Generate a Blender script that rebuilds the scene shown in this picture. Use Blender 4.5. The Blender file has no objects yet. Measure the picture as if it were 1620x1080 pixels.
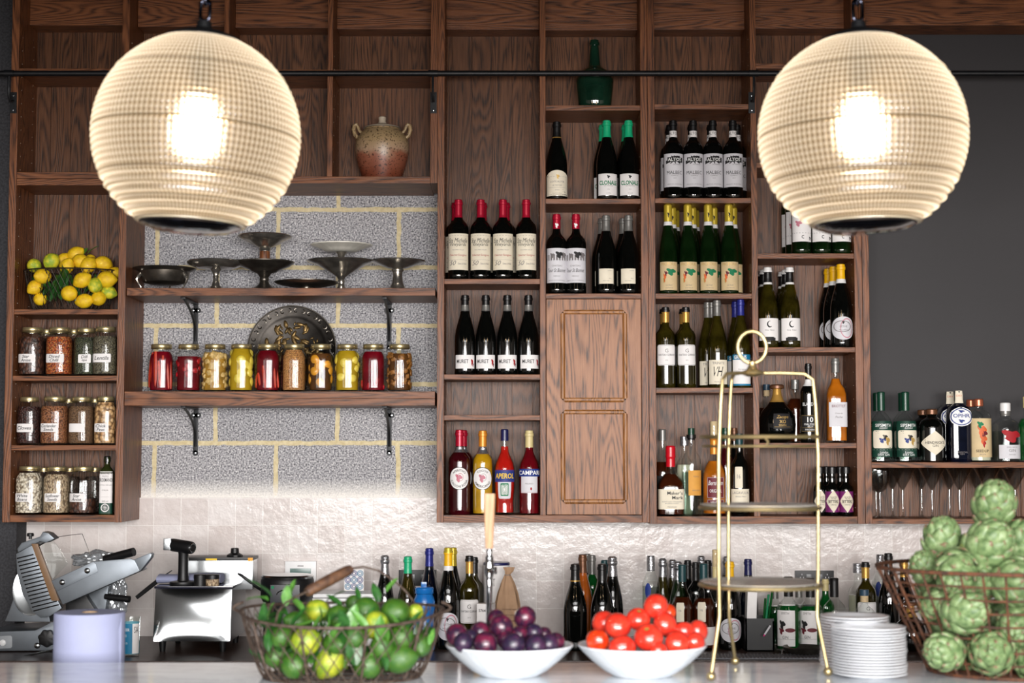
import bpy, bmesh, math, random
from mathutils import Vector, Matrix, noise as mnoise

random.seed(7)
SC = bpy.context.scene
COL = SC.collection
PI = math.pi
R_ = math.radians

# ------------------------------------------------------------------ camera
FPX = 2600.0
PITCH = math.atan(175 / FPX)
EYE = 1.62
YF = 6.28            # front plane of the shelving
cam_d = bpy.data.cameras.new('camera')
cam_d.sensor_width = 36.0
cam_d.lens = 36.0 * FPX / 1620.0
cam_d.dof.use_dof = True
cam_d.dof.focus_distance = 6.33
cam_d.dof.aperture_fstop = 3.6
cam = bpy.data.objects.new('camera', cam_d)
cam.location = (0, 0, EYE)
cam.rotation_euler = (PI / 2 + PITCH, 0, 0)
COL.objects.link(cam)
SC.camera = cam

# ------------------------------------------------------------------ view, world, daylight
SC.view_settings.view_transform = 'Standard'
SC.view_settings.look = 'None'
SC.view_settings.exposure = 0.66
SC.view_settings.gamma = 1.0
SC.cycles.use_denoising = True
SC.cycles.max_bounces = 8
SC.cycles.transparent_max_bounces = 24
SC.cycles.sample_clamp_indirect = 6.0
SC.cycles.caustics_reflective = False
SC.cycles.caustics_refractive = False

W = bpy.data.worlds.new('daylight'); SC.world = W; W.use_nodes = True
W.node_tree.nodes['Background'].inputs[0].default_value = (0.80, 0.88, 1.0, 1)
W.node_tree.nodes['Background'].inputs[1].default_value = 0.035


def window_light(name, x, z, w, h, y, power, col=(1.0, 0.97, 0.95)):
    l = bpy.data.lights.new(name, 'AREA'); l.shape = 'RECTANGLE'
    l.size = w; l.size_y = h; l.energy = power; l.color = col
    o = bpy.data.objects.new(name, l); COL.objects.link(o)
    o.location = (x, y, z); o.rotation_euler = (PI / 2, 0, 0)   # faces +y, into the room
    return o


# tall sash windows in the wall behind the camera
for wx, wp in ((-3.0, 22), (-1.05, 150), (0.75, 215), (2.7, 135)):
    for dx in (-0.4, 0.4):
        window_light('window_daylight', wx + dx, 1.85, 0.70, 1.45, -1.6, wp / 2)
# daylight panels in the unseen low ceiling added to shade the top shelves
for wx, wp in ((-1.5, 14), (-0.1, 34), (1.3, 27)):
    l = bpy.data.lights.new('ceiling_daylight', 'AREA'); l.shape = 'RECTANGLE'; l.size = 1.1; l.size_y = 1.6; l.energy = wp; l.color = (1.0, 0.98, 0.97)
    o = bpy.data.objects.new('ceiling_daylight', l); COL.objects.link(o); o.location = (wx, 1.2, 2.515)


# ------------------------------------------------------------------ helpers
def P(px, py, Y):
    """the point at depth Y that the photograph shows at (px, py)"""
    u = (px - 810) / FPX; v = (540 - py) / FPX
    dy = math.cos(PITCH) - v * math.sin(PITCH)
    dz = math.sin(PITCH) + v * math.cos(PITCH)
    t = Y / dy
    return Vector((u * t, Y, EYE + dz * t))


def X(px, py, Y=YF): return P(px, py, Y).x
def Z(px, py, Y=YF): return P(px, py, Y).z
def M1(d, Y): return d * Y / FPX


def link(o, parent=None):
    COL.objects.link(o)
    if parent is not None: o.parent = parent
    return o


def tag(o, label=None, cat=None, group=None, kind=None):
    if label: o['label'] = label
    if cat: o['category'] = cat
    if group: o['group'] = group
    if kind: o['kind'] = kind
    return o


def thing(name, label, cat, loc=(0, 0, 0), rz=0.0, group=None):
    o = bpy.data.objects.new(name, None)
    o.empty_display_size = 0.05
    o.location = loc; o.rotation_euler = (0, 0, rz)
    link(o)
    return tag(o, label, cat, group)


class MB:
    """collects geometry for ONE mesh"""
    def __init__(s): s.v = []; s.f = []

    def add(s, vs, fs, mat=None):
        n = len(s.v)
        s.v += [tuple(mat @ Vector(p)) if mat is not None else tuple(p) for p in vs]
        s.f += [tuple(i + n for i in f) for f in fs]
        return s

    def box(s, x0, x1, y0, y1, z0, z1, mat=None):
        return s.add([(x0, y0, z0), (x1, y0, z0), (x1, y1, z0), (x0, y1, z0), (x0, y0, z1), (x1, y0, z1), (x1, y1, z1), (x0, y1, z1)],
                     [(0, 3, 2, 1), (4, 5, 6, 7), (0, 1, 5, 4), (1, 2, 6, 5), (2, 3, 7, 6), (3, 0, 4, 7)], mat)

    def bbox(s, x0, x1, y0, y1, z0, z1, b=0.002, mat=None):
        bm = bmesh.new()
        t = MB().box(x0, x1, y0, y1, z0, z1)
        vs = [bm.verts.new(p) for p in t.v]
        for f in t.f: bm.faces.new([vs[i] for i in f])
        bmesh.ops.bevel(bm, geom=bm.edges[:], offset=b, segments=2, profile=0.7, affect='EDGES')
        bm.verts.index_update()
        vv = [v.co[:] for v in bm.verts]; ff = [[v.index for v in f.verts] for f in bm.faces]
        bm.free()
        return s.add(vv, ff, mat)

    def lathe(s, prof, seg=28, mat=None, sq=0.0, ripple=None):
        """prof: (r, z) from the bottom up; sq > 0 squares the section"""
        vs = []; fs = []; rows = []
        rmax = max(r for r, z in prof)
        for r, z in prof:
            if r < 1e-6:
                rows.append([len(vs)]); vs.append((0, 0, z)); continue
            row = []
            for i in range(seg):
                a = 2 * PI * i / seg
                k = sqf(a, sq * min(1, max(0, (r / rmax - 0.45) / 0.4))) if sq else 1.0
                if ripple: k *= ripple(a, z)
                row.append(len(vs)); vs.append((r * k * math.sin(a), -r * k * math.cos(a), z))
            rows.append(row)
        for a, b in zip(rows, rows[1:]):
            if len(a) == 1 and len(b) == 1: continue
            for i in range(seg):
                j = (i + 1) % seg
                if len(a) == 1: fs.append((a[0], b[j], b[i]))
                elif len(b) == 1: fs.append((a[i], a[j], b[0]))
                else: fs.append((a[i], a[j], b[j], b[i]))
        return s.add(vs, fs, mat)

    def tube(s, pts, r, seg=6, closed=False, mat=None):
        pts = [Vector(p) for p in pts]; n = len(pts)
        rr = r if isinstance(r, (list, tuple)) else [r] * n
        vs = []; fs = []; up = None
        for i, p in enumerate(pts):
            if closed: d = pts[(i + 1) % n] - pts[i - 1]
            else: d = pts[min(i + 1, n - 1)] - pts[max(i - 1, 0)]
            if d.length < 1e-9: d = Vector((0, 0, 1))
            d.normalize()
            if up is None:
                up = Vector((0, 0, 1)) if abs(d.z) < 0.9 else Vector((1, 0, 0))
            a = d.cross(up)
            if a.length < 1e-6: a = d.cross(Vector((0, 1, 0.01)))
            a.normalize(); b = a.cross(d).normalized(); up = b
            for k in range(seg):
                t = 2 * PI * k / seg
                vs.append(p + (a * math.cos(t) + b * math.sin(t)) * rr[i])
        m = n if closed else n - 1
        for i in range(m):
            j = (i + 1) % n
            for k in range(seg):
                l = (k + 1) % seg
                fs.append((i * seg + k, j * seg + k, j * seg + l, i * seg + l))
        if not closed:
            fs.append(tuple(range(seg))); fs.append(tuple((n - 1) * seg + k for k in reversed(range(seg))))
        return s.add(vs, fs, mat)

    def prism(s, poly, y0, y1, mat=None):
        """poly: (x, z) outline, extruded from y0 back to y1"""
        n = len(poly)
        vs = [(x, y0, z) for x, z in poly] + [(x, y1, z) for x, z in poly]
        fs = [tuple(range(n)), tuple(reversed(range(n, 2 * n)))]
        fs += [(i, i + n, (i + 1) % n + n, (i + 1) % n) for i in range(n)]
        return s.add(vs, fs, mat)

    def sphere(s, r, seg=16, rings=10, mat=None, fn=None):
        prof = []
        for i in range(rings + 1):
            t = -PI / 2 + PI * i / rings
            prof.append((max(0.0, r * math.cos(t)) if 0 < i < rings else 0.0, r * math.sin(t)))
        m = MB().lathe(prof, seg)
        if fn: m.v = [fn(Vector(p)) for p in m.v]
        return s.add(m.v, m.f, mat)

    def mesh(s, name, smooth=True, ang=40, fix=True):
        me = bpy.data.meshes.new(name)
        me.from_pydata([tuple(p) for p in s.v], [], s.f)
        if fix:
            bm = bmesh.new(); bm.from_mesh(me)
            bmesh.ops.recalc_face_normals(bm, faces=bm.faces[:])
            bm.to_mesh(me); bm.free()
        if smooth:
            me.polygons.foreach_set('use_smooth', [True] * len(me.polygons))
            me.set_sharp_from_angle(angle=R_(ang))
        me.update()
        return me

    def build(s, name, m, parent=None, **kw):
        return part(name, s.mesh(name, **kw), m, parent)


def sqf(a, sq):
    if sq <= 0: return 1.0
    n = 2 + 6 * sq
    c, d = abs(math.cos(a)), abs(math.sin(a))
    return (c ** n + d ** n) ** (-1 / n)


def part(name, me, m, parent=None):
    """an object on mesh data ME with material M (kept on the object, so copies can share the mesh)"""
    o = bpy.data.objects.new(name, me)
    if len(me.materials) == 0: me.materials.append(m)
    if me.materials[0] is not m:
        o.material_slots[0].link = 'OBJECT'; o.material_slots[0].material = m
    return link(o, parent)


def struct(name, mb, m, **kw):
    o = mb.build(name, m, None, **kw); o['kind'] = 'structure'; return o


def at(x, y, z, rx=0, ry=0, rz=0, s=1.0):
    from mathutils import Euler
    S = Matrix.Diagonal((s, s, s, 1)) if not isinstance(s, tuple) else Matrix.Diagonal((*s, 1))
    return Matrix.Translation((x, y, z)) @ Euler((rx, ry, rz)).to_matrix().to_4x4() @ S


# ------------------------------------------------------------------ materials
def lin(c):
    return tuple(((x / 255) / 12.92 if x / 255 <= 0.04045 else ((x / 255 + 0.055) / 1.055) ** 2.4) for x in c) + (1.0,)


class NT:
    def __init__(s, name):
        s.m = bpy.data.materials.new(name); s.m.use_nodes = True
        s.t = s.m.node_tree; s.N = s.t.nodes; s.L = s.t.links
        s.b = s.N['Principled BSDF']; s.out = s.N['Material Output']

    def n(s, typ, **kw):
        o = s.N.new(typ)
        for k, v in kw.items():
            if k in o.inputs: s.set(o, k, v)
            else: setattr(o, k, v)
        return o

    def set(s, node, key, v):
        if hasattr(v, 'is_linked') or isinstance(v, bpy.types.NodeSocket): s.L.new(v, node.inputs[key])
        else: node.inputs[key].default_value = v

    def math(s, op, a, b=None, clamp=False):
        o = s.N.new('ShaderNodeMath'); o.operation = op; o.use_clamp = clamp
        s.set(o, 0, a)
        if b is not None: s.set(o, 1, b)
        return o.outputs[0]

    def mix(s, f, a, b, blend='MIX'):
        o = s.N.new('ShaderNodeMix'); o.data_type = 'RGBA'; o.blend_type = blend
        s.set(o, 0, f); s.set(o, 6, a); s.set(o, 7, b)
        return o.outputs[2]

    def ramp(s, f, stops):
        o = s.N.new('ShaderNodeValToRGB'); s.L.new(f, o.inputs[0])
        e = o.color_ramp.elements
        while len(e) < len(stops): e.new(0.5)
        for el, (p, c) in zip(e, stops):
            el.position = p; el.color = c if len(c) == 4 else (*c, 1)
        return o.outputs[0]

    def scaled(s, src, sc):
        o = s.N.new('ShaderNodeVectorMath'); o.operation = 'MULTIPLY'
        s.L.new(src, o.inputs[0]); o.inputs[1].default_value = sc
        return o.outputs[0]

    def noise(s, vec, scale, detail=3, rough=0.5, dist=0.0):
        o = s.N.new('ShaderNodeTexNoise')
        if vec is not None: s.L.new(vec, o.inputs['Vector'])
        o.inputs['Scale'].default_value = scale; o.inputs['Detail'].default_value = detail
        o.inputs['Roughness'].default_value = rough; o.inputs['Distortion'].default_value = dist
        return o.outputs[0]

    def bump(s, h, strength=0.3, dist=0.01):
        o = s.N.new('ShaderNodeBump'); s.L.new(h, o.inputs['Height'])
        o.inputs['Strength'].default_value = strength; o.inputs['Distance'].default_value = dist
        s.L.new(o.outputs[0], s.b.inputs['Normal']); return o.outputs[0]


_mats = {}


def mat(name, rgb, rough=0.5, metal=0.0, var=0.12, vs=30.0, coat=0.0, spec=0.5, sss=0.0, bump=0.0, bs=60.0, rgb2=None, lo=0.35, hi=0.65, trans=0.0):
    """procedural material: a noise between RGB and a darker (or second) colour"""
    if name in _mats: return _mats[name]
    t = NT(name); tc = t.n('ShaderNodeTexCoord').outputs['Object']
    c1 = lin(rgb); c2 = lin(rgb2) if rgb2 else tuple(x * (1 - var) for x in c1[:3]) + (1,)
    f = t.noise(tc, vs, 4)
    t.L.new(t.ramp(f, [(lo, c2), (hi, c1)]), t.b.inputs['Base Color'])
    t.b.inputs['Roughness'].default_value = rough
    t.b.inputs['Metallic'].default_value = metal
    t.b.inputs['Coat Weight'].default_value = coat
    t.b.inputs['Coat Roughness'].default_value = 0.04
    t.b.inputs['Specular IOR Level'].default_value = spec
    t.b.inputs['Transmission Weight'].default_value = trans
    if sss:
        t.b.inputs['Subsurface Weight'].default_value = sss
        t.b.inputs['Subsurface Radius'].default_value = (0.01, 0.006, 0.003)
    if bump: t.bump(t.noise(tc, bs, 3), bump, 0.004)
    _mats[name] = t.m
    return t.m


def wood(name, axis, dark, mid, light, scale=1.0, plank=None, rough=0.42, line=0.75):
    """dark stained oak: cathedral rings drawn out along AXIS, open pores, plank-to-plank change"""
    t = NT(name)
    g = t.n('ShaderNodeNewGeometry').outputs['Position']
    oi = t.n('ShaderNodeObjectInfo').outputs['Random']
    off = t.n('ShaderNodeCombineXYZ')
    for i, k in enumerate((7.3, 11.1, 5.7)): t.L.new(t.math('MULTIPLY', oi, k), off.inputs[i])
    ad = t.n('ShaderNodeVectorMath', operation='ADD'); t.L.new(g, ad.inputs[0]); t.L.new(off.outputs[0], ad.inputs[1])
    vec = ad.outputs[0]
    pv = None
    if plank:
        sx = t.n('ShaderNodeSeparateXYZ'); t.L.new(g, sx.inputs[0])
        idx = t.math('FLOOR', t.math('DIVIDE', sx.outputs[0], plank))
        wn = t.n('ShaderNodeTexWhiteNoise', noise_dimensions='1D'); t.L.new(idx, wn.inputs['W'])
        pv = wn.outputs['Value']
        ad2 = t.n('ShaderNodeVectorMath', operation='ADD'); t.L.new(vec, ad2.inputs[0])
        sc = t.n('ShaderNodeVectorMath', operation='SCALE'); t.L.new(wn.outputs['Color'], sc.inputs[0]); sc.inputs['Scale'].default_value = 9.0
        t.L.new(sc.outputs[0], ad2.inputs[1]); vec = ad2.outputs[0]
    lo = 0.10
    st = tuple((lo if i == axis else 1.0) * scale for i in range(3))
    ring = t.noise(t.scaled(vec, st), 8.0, 2, 0.45, 0.25)
    w = t.math('SINE', t.math('MULTIPLY', ring, 190.0))
    w = t.math('MULTIPLY_ADD', w, 0.5); t.N[-1].inputs[2].default_value = 0.5
    st2 = tuple((0.035 if i == axis else 1.0) * scale for i in range(3))
    pore = t.noise(t.scaled(vec, st2), 330.0, 3, 0.65)
    pf = t.math('MULTIPLY_ADD', pore, 1.3); t.N[-1].inputs[2].default_value = -0.36
    s_ = t.math('ADD', t.math('MULTIPLY', w, 0.42), pf)
    col = t.ramp(s_, [(0.17, lin(dark)), (0.42, lin(mid)), (0.95, lin(light))])
    big = t.noise(vec, 2.2, 2)
    col = t.mix(t.math('MULTIPLY', big, 0.35), col, lin(mid))
    if pv is not None:
        k = t.math('MULTIPLY_ADD', pv, 0.34); t.N[-1].inputs[2].default_value = 0.80
        cc = t.n('ShaderNodeCombineXYZ')
        for i in range(3): t.L.new(k, cc.inputs[i])
        col = t.mix(1.0, col, cc.outputs[0], 'MULTIPLY')
    t.L.new(col, t.b.inputs['Base Color'])
    t.b.inputs['Roughness'].default_value = rough
    t.b.inputs['Specular IOR Level'].default_value = 0.35
    t.bump(s_, 0.22, 0.003)
    _mats[name] = t.m
    return t.m


def thin_glass(name, tint=(255, 255, 255), rough=0.02, ior=1.5):
    if name in _mats: return _mats[name]
    t = NT(name); t.N.remove(t.b)
    lw = t.n('ShaderNodeLayerWeight'); lw.inputs[0].default_value = 0.5
    f0 = ((ior - 1) / (ior + 1)) ** 2
    fac = t.math('MULTIPLY_ADD', t.math('POWER', lw.outputs['Facing'], 4.0), 0.85 * (1 - f0)); t.N[-1].inputs[2].default_value = f0
    fac_node = [n for n in t.N if n.type == 'MATH' and n.operation == 'MULTIPLY_ADD'][0]; fac_node.inputs[2].default_value = f0
    tr = t.n('ShaderNodeBsdfTransparent'); tr.inputs[0].default_value = lin(tint)
    gl = t.n('ShaderNodeBsdfGlossy'); gl.inputs['Roughness'].default_value = rough
    mx = t.n('ShaderNodeMixShader')
    t.L.new(fac, mx.inputs[0]); t.L.new(tr.outputs[0], mx.inputs[1]); t.L.new(gl.outputs[0], mx.inputs[2])
    t.L.new(mx.outputs[0], t.out.inputs[0])
    _mats[name] = t.m
    return t.m


def grains(name, cols, scale, rough=0.55, bump=0.6, stretch=(1, 1, 1)):
    """a packed filling: one Voronoi cell per grain, each with its own colour"""
    if name in _mats: return _mats[name]
    t = NT(name); tc = t.n('ShaderNodeTexCoord').outputs['Object']
    v = t.n('ShaderNodeTexVoronoi'); t.L.new(t.scaled(tc, stretch), v.inputs['Vector']); v.inputs['Scale'].default_value = scale
    sep = t.n('ShaderNodeSeparateColor'); t.L.new(v.outputs['Color'], sep.inputs[0])
    n = len(cols)
    col = t.ramp(sep.outputs[0], [(i / max(1, n - 1), lin(c)) for i, c in enumerate(cols)])
    edge = t.ramp(v.outputs['Distance'], [(0.35, (1, 1, 1, 1)), (0.75, (0.25, 0.22, 0.2, 1))])
    t.L.new(t.mix(1.0, col, edge, 'MULTIPLY'), t.b.inputs['Base Color'])
    t.b.inputs['Roughness'].default_value = rough
    inv = t.math('SUBTRACT', 1.0, v.outputs['Distance'])
    t.bump(inv, bump, 0.006)
    _mats[name] = t.m
    return t.m


WV = wood('dark_oak_upright', 2, (22, 11, 6), (110, 65, 38), (146, 92, 56))
WH = wood('dark_oak_across', 0, (22, 11, 6), (110, 65, 38), (146, 92, 56))
WB = wood('dark_oak_boards', 2, (16, 9, 5), (92, 57, 35), (122, 80, 52), plank=0.0805)
WD = wood('oak_door_veneer', 2, (40, 22, 12), (140, 92, 60), (170, 118, 82), scale=0.8)
W_MOULD = wood('golden_oak_moulding', 2, (60, 34, 14), (150, 98, 52), (176, 122, 70))
W_PALE = wood('pale_beech', 2, (146, 106, 72), (176, 136, 98), (192, 154, 116))
W_TOP = wood('brown_worktop', 0, (30, 20, 16), (66, 48, 42), (84, 64, 56), rough=0.3)

BLACK_GLASS = mat('near_black_bottle_glass', (7, 8, 7), 0.03, var=0.3, coat=0.6)
GREEN_GLASS = mat('dark_green_bottle_glass', (12, 32, 10), 0.03, var=0.5, vs=18, coat=0.6)
OLIVE_GLASS = mat('olive_bottle_glass', (48, 42, 8), 0.03, var=0.75, vs=22, coat=0.6)
DEMI_GLASS = mat('deep_green_demijohn_glass', (22, 52, 38), 0.06, var=0.5, vs=14, coat=0.8)
BRIGHT_GREEN = mat('bright_green_bottle_glass', (14, 84, 34), 0.03, var=0.45, vs=20, coat=0.7)
AMBER = mat('amber_spirit', (196, 108, 22), 0.05, var=0.35, vs=16, coat=0.5, sss=0.0)
BROWN_SPIRIT = mat('brown_spirit', (66, 26, 10), 0.05, var=0.4, vs=16, coat=0.6)
DARK_RED = mat('dark_red_wine', (60, 8, 16), 0.04, var=0.45, vs=18, coat=0.7)
RED_SPIRIT = mat('orange_red_aperitif', (196, 30, 22), 0.04, var=0.35, vs=18, coat=0.7)
RUBY = mat('ruby_aperitif', (110, 10, 22), 0.04, var=0.4, vs=18, coat=0.7)
YELLOW_SPIRIT = mat('yellow_vermouth', (204, 152, 22), 0.05, var=0.3, vs=18, coat=0.6)
ROSE = mat('amber_rose_wine', (196, 96, 30), 0.04, var=0.3, vs=18, coat=0.6)
NAVY_GLASS = mat('navy_black_glass', (10, 14, 30), 0.03, var=0.4, coat=0.7)
CLEAR = thin_glass('clear_glass', (250, 252, 251))
CLEAR_SPIRIT = thin_glass('clear_spirit', (225, 232, 228), ior=1.25)
PALE_SPIRIT = mat('pale_cloudy_liquid', (206, 204, 178), 0.2, var=0.15, coat=0.5)

PAPER = mat('white_label_paper', (236, 232, 230), 0.7, var=0.04)
CREAM = mat('cream_label_paper', (232, 222, 200), 0.7, var=0.06)
BEIGE = mat('beige_label_paper', (214, 190, 146), 0.7, var=0.1)
GREYPAPER = mat('pale_grey_label_paper', (214, 212, 216), 0.7, var=0.05)
ORANGE_LABEL = mat('orange_label_paper', (222, 160, 70), 0.7, var=0.12)
INK = mat('black_ink', (22, 20, 22), 0.7, var=0.1)
INK_GREY = mat('grey_ink', (120, 114, 114), 0.7, var=0.1)
INK_RED = mat('red_ink', (168, 24, 34), 0.7, var=0.1)
INK_GREEN = mat('green_ink', (12, 122, 78), 0.7, var=0.1)
INK_WHITE = mat('white_ink', (238, 238, 236), 0.6, var=0.04)
INK_GOLD = mat('gold_ink', (206, 168, 92), 0.4, var=0.15, metal=0.3)
INK_YELLOW = mat('yellow_ink', (244, 200, 40), 0.6, var=0.08)
INK_BLUE = mat('blue_ink', (24, 50, 128), 0.6, var=0.1)
INK_TEAL = mat('teal_ink', (20, 120, 160), 0.6, var=0.1)
INK_MAROON = mat('maroon_ink', (104, 20, 36), 0.6, var=0.1)
INK_PURPLE = mat('purple_ink', (120, 34, 104), 0.55, var=0.12)
INK_ORANGE = mat('orange_ink', (224, 104, 50), 0.6, var=0.2)
INK_PINK = mat('dusty_pink_ink', (196, 120, 136), 0.6, var=0.1)
INK_DKGREEN = mat('bottle_green_ink', (16, 62, 48), 0.55, var=0.1)

F_RED = mat('red_foil', (170, 26, 50), 0.3, metal=0.35, var=0.2)
F_MAGENTA = mat('crimson_foil', (184, 22, 52), 0.3, metal=0.3, var=0.15)
F_BLACK = mat('black_foil', (18, 17, 18), 0.35, var=0.2)
F_GREEN = mat('mint_green_cap', (26, 176, 122), 0.35, var=0.08)
F_YELLOW = mat('yellow_gold_foil', (206, 180, 56), 0.32, metal=0.35, var=0.15)
F_SUN = mat('sunflower_yellow_cap', (244, 186, 14), 0.4, var=0.08)
F_GOLD = mat('gold_foil', (206, 158, 78), 0.3, metal=0.5, var=0.15)
F_ORANGE = mat('orange_foil', (222, 140, 42), 0.35, metal=0.2, var=0.12)
F_SILVER = mat('silver_foil', (190, 190, 194), 0.25, metal=0.85, var=0.3, vs=90, bump=0.5, bs=160)
F_GREY = mat('pewter_grey_cap', (128, 126, 122), 0.35, metal=0.4, var=0.15)
F_BLUE = mat('royal_blue_cap', (38, 44, 132), 0.35, metal=0.2, var=0.12)
F_TEAL = mat('dark_teal_cap', (22, 62, 66), 0.4, var=0.1)
F_DKGREEN = mat('dark_green_wax', (16, 62, 44), 0.35, var=0.12)
F_WHITE = mat('white_cap', (232, 230, 228), 0.45, var=0.05)
F_CREAM = mat('cream_cap', (214, 196, 140), 0.45, var=0.1)
F_COPPER = mat('copper_cap', (196, 112, 82), 0.3, metal=0.6, var=0.15)
F_BROWN = mat('bronze_brown_foil', (112, 74, 50), 0.35, metal=0.4, var=0.15)
F_REDWAX = mat('red_wax', (204, 18, 36), 0.3, var=0.1)
F_NAVY = mat('navy_cap', (26, 28, 78), 0.35, var=0.1)
F_BLUEGREY = mat('slate_blue_cap', (46, 72, 92), 0.4, var=0.1)
CORK = mat('cork', (216, 190, 148), 0.8, var=0.2, vs=120)

STEEL = mat('brushed_steel', (196, 200, 202), 0.22, metal=1.0, var=0.06, vs=12)
ALU = mat('cast_aluminium', (120, 126, 132), 0.42, metal=0.85, var=0.12, vs=16)
SILVER = mat('tarnished_silver', (208, 202, 192), 0.22, metal=0.9, var=0.45, vs=24)
PEWTER = mat('dark_pewter', (112, 106, 98), 0.28, metal=0.85, var=0.45, vs=24)
BRASS = mat('aged_brass', (188, 168, 122), 0.34, metal=0.85, var=0.25, vs=30)
IRON = mat('black_iron', (28, 29, 32), 0.45, metal=0.4, var=0.3)
RUST = mat('rusty_wire', (104, 62, 38), 0.75, metal=0.2, var=0.5, vs=60, rgb2=(58, 40, 32))
OLDWIRE = mat('weathered_wire', (100, 86, 76), 0.6, metal=0.4, var=0.4, vs=60, rgb2=(64, 48, 40))
DARKWIRE = mat('dark_wire', (52, 42, 34), 0.5, metal=0.5, var=0.3)
LID = mat('brass_jar_lid', (188, 172, 130), 0.3, metal=0.75, var=0.15)
BLACKP = mat('black_plastic', (14, 14, 16), 0.45, var=0.2)
WHITEP = mat('white_plastic', (232, 232, 232), 0.4, var=0.04)
BLUEP = mat('blue_plastic', (26, 112, 190), 0.25, var=0.15, coat=0.3)
PORCELAIN = mat('white_porcelain', (228, 230, 234), 0.18, var=0.03, coat=0.4)
PIN = mat('pale_pin_hole', (222, 206, 186), 0.5, var=0.1)

# ------------------------------------------------------------------ the room's surfaces
def mat_blocks():
    t = NT('grey_concrete_blocks'); g = t.n('ShaderNodeNewGeometry').outputs['Position']
    nz = t.n('ShaderNodeTexNoise'); t.L.new(g, nz.inputs['Vector']); nz.inputs['Scale'].default_value = 26; nz.inputs['Detail'].default_value = 3
    wob = t.n('ShaderNodeVectorMath', operation='MULTIPLY_ADD')
    t.L.new(nz.outputs['Color'], wob.inputs[0]); wob.inputs[1].default_value = (0.012, 0.012, 0.012); wob.inputs[2].default_value = (-0.006, -0.006, -0.006)
    p = t.n('ShaderNodeVectorMath', operation='ADD'); t.L.new(g, p.inputs[0]); t.L.new(wob.outputs[0], p.inputs[1])
    s = t.n('ShaderNodeSeparateXYZ'); t.L.new(p.outputs[0], s.inputs[0])
    c = t.n('ShaderNodeCombineXYZ')
    # joints measured on the wall: rows 0.236 m high, blocks 0.488 m long
    x0 = X(441, 650, 6.60); z0 = Z(500, 697, 6.60)
    t.L.new(t.math('SUBTRACT', s.outputs[0], x0 - 0.009 - 0.488 * 40), c.inputs[0])
    t.L.new(t.math('SUBTRACT', s.outputs[2], z0 - 0.009 - 0.2355 * 40), c.inputs[1])
    b = t.n('ShaderNodeTexBrick', offset=0.5, offset_frequency=2, squash=1.0)
    t.L.new(c.outputs[0], b.inputs['Vector'])
    b.inputs['Scale'].default_value = 1.0; b.inputs['Brick Width'].default_value = 0.488; b.inputs['Row Height'].default_value = 0.2355
    b.inputs['Mortar Size'].default_value = 0.0095; b.inputs['Mortar Smooth'].default_value = 0.15; b.inputs['Bias'].default_value = 0
    b.inputs['Color1'].default_value = (0.92, 0.92, 0.92, 1); b.inputs['Color2'].default_value = (1.06, 1.05, 1.04, 1); b.inputs['Mortar'].default_value = (1, 1, 1, 1)
    sp = t.noise(g, 150, 3, 0.75)
    body = t.ramp(sp, [(0.36, lin((34, 33, 37))), (0.43, lin((128, 127, 132))), (0.56, lin((186, 185, 188))), (0.66, lin((240, 238, 236)))])
    body = t.mix(1.0, body, b.outputs['Color'], 'MULTIPLY')
    mo = t.ramp(t.noise(g, 60, 4), [(0.3, lin((204, 186, 142))), (0.7, lin((228, 214, 176)))])
    col = t.mix(b.outputs['Fac'], body, mo)
    # plaster dust brushed along the foot of the blockwork, above the tiles
    zz = t.n('ShaderNodeSeparateXYZ'); t.L.new(g, zz.inputs[0])
    zt = Z(450, 787, 6.60)
    d = t.math('SUBTRACT', 1.0, t.math('DIVIDE', t.math('SUBTRACT', zz.outputs[2], zt), 0.075), clamp=True)
    dm = t.math('MULTIPLY', d, t.math('MULTIPLY', t.noise(g, 120, 3, 0.7), 2.0), clamp=True)
    col = t.mix(dm, col, lin((238, 234, 228)))
    t.L.new(col, t.b.inputs['Base Color']); t.b.inputs['Roughness'].default_value = 0.9
    t.bump(t.math('ADD', t.math('MULTIPLY', sp, 1.0), t.math('MULTIPLY', b.outputs['Fac'], -0.4)), 0.55, 0.006)
    return t.m


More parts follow.
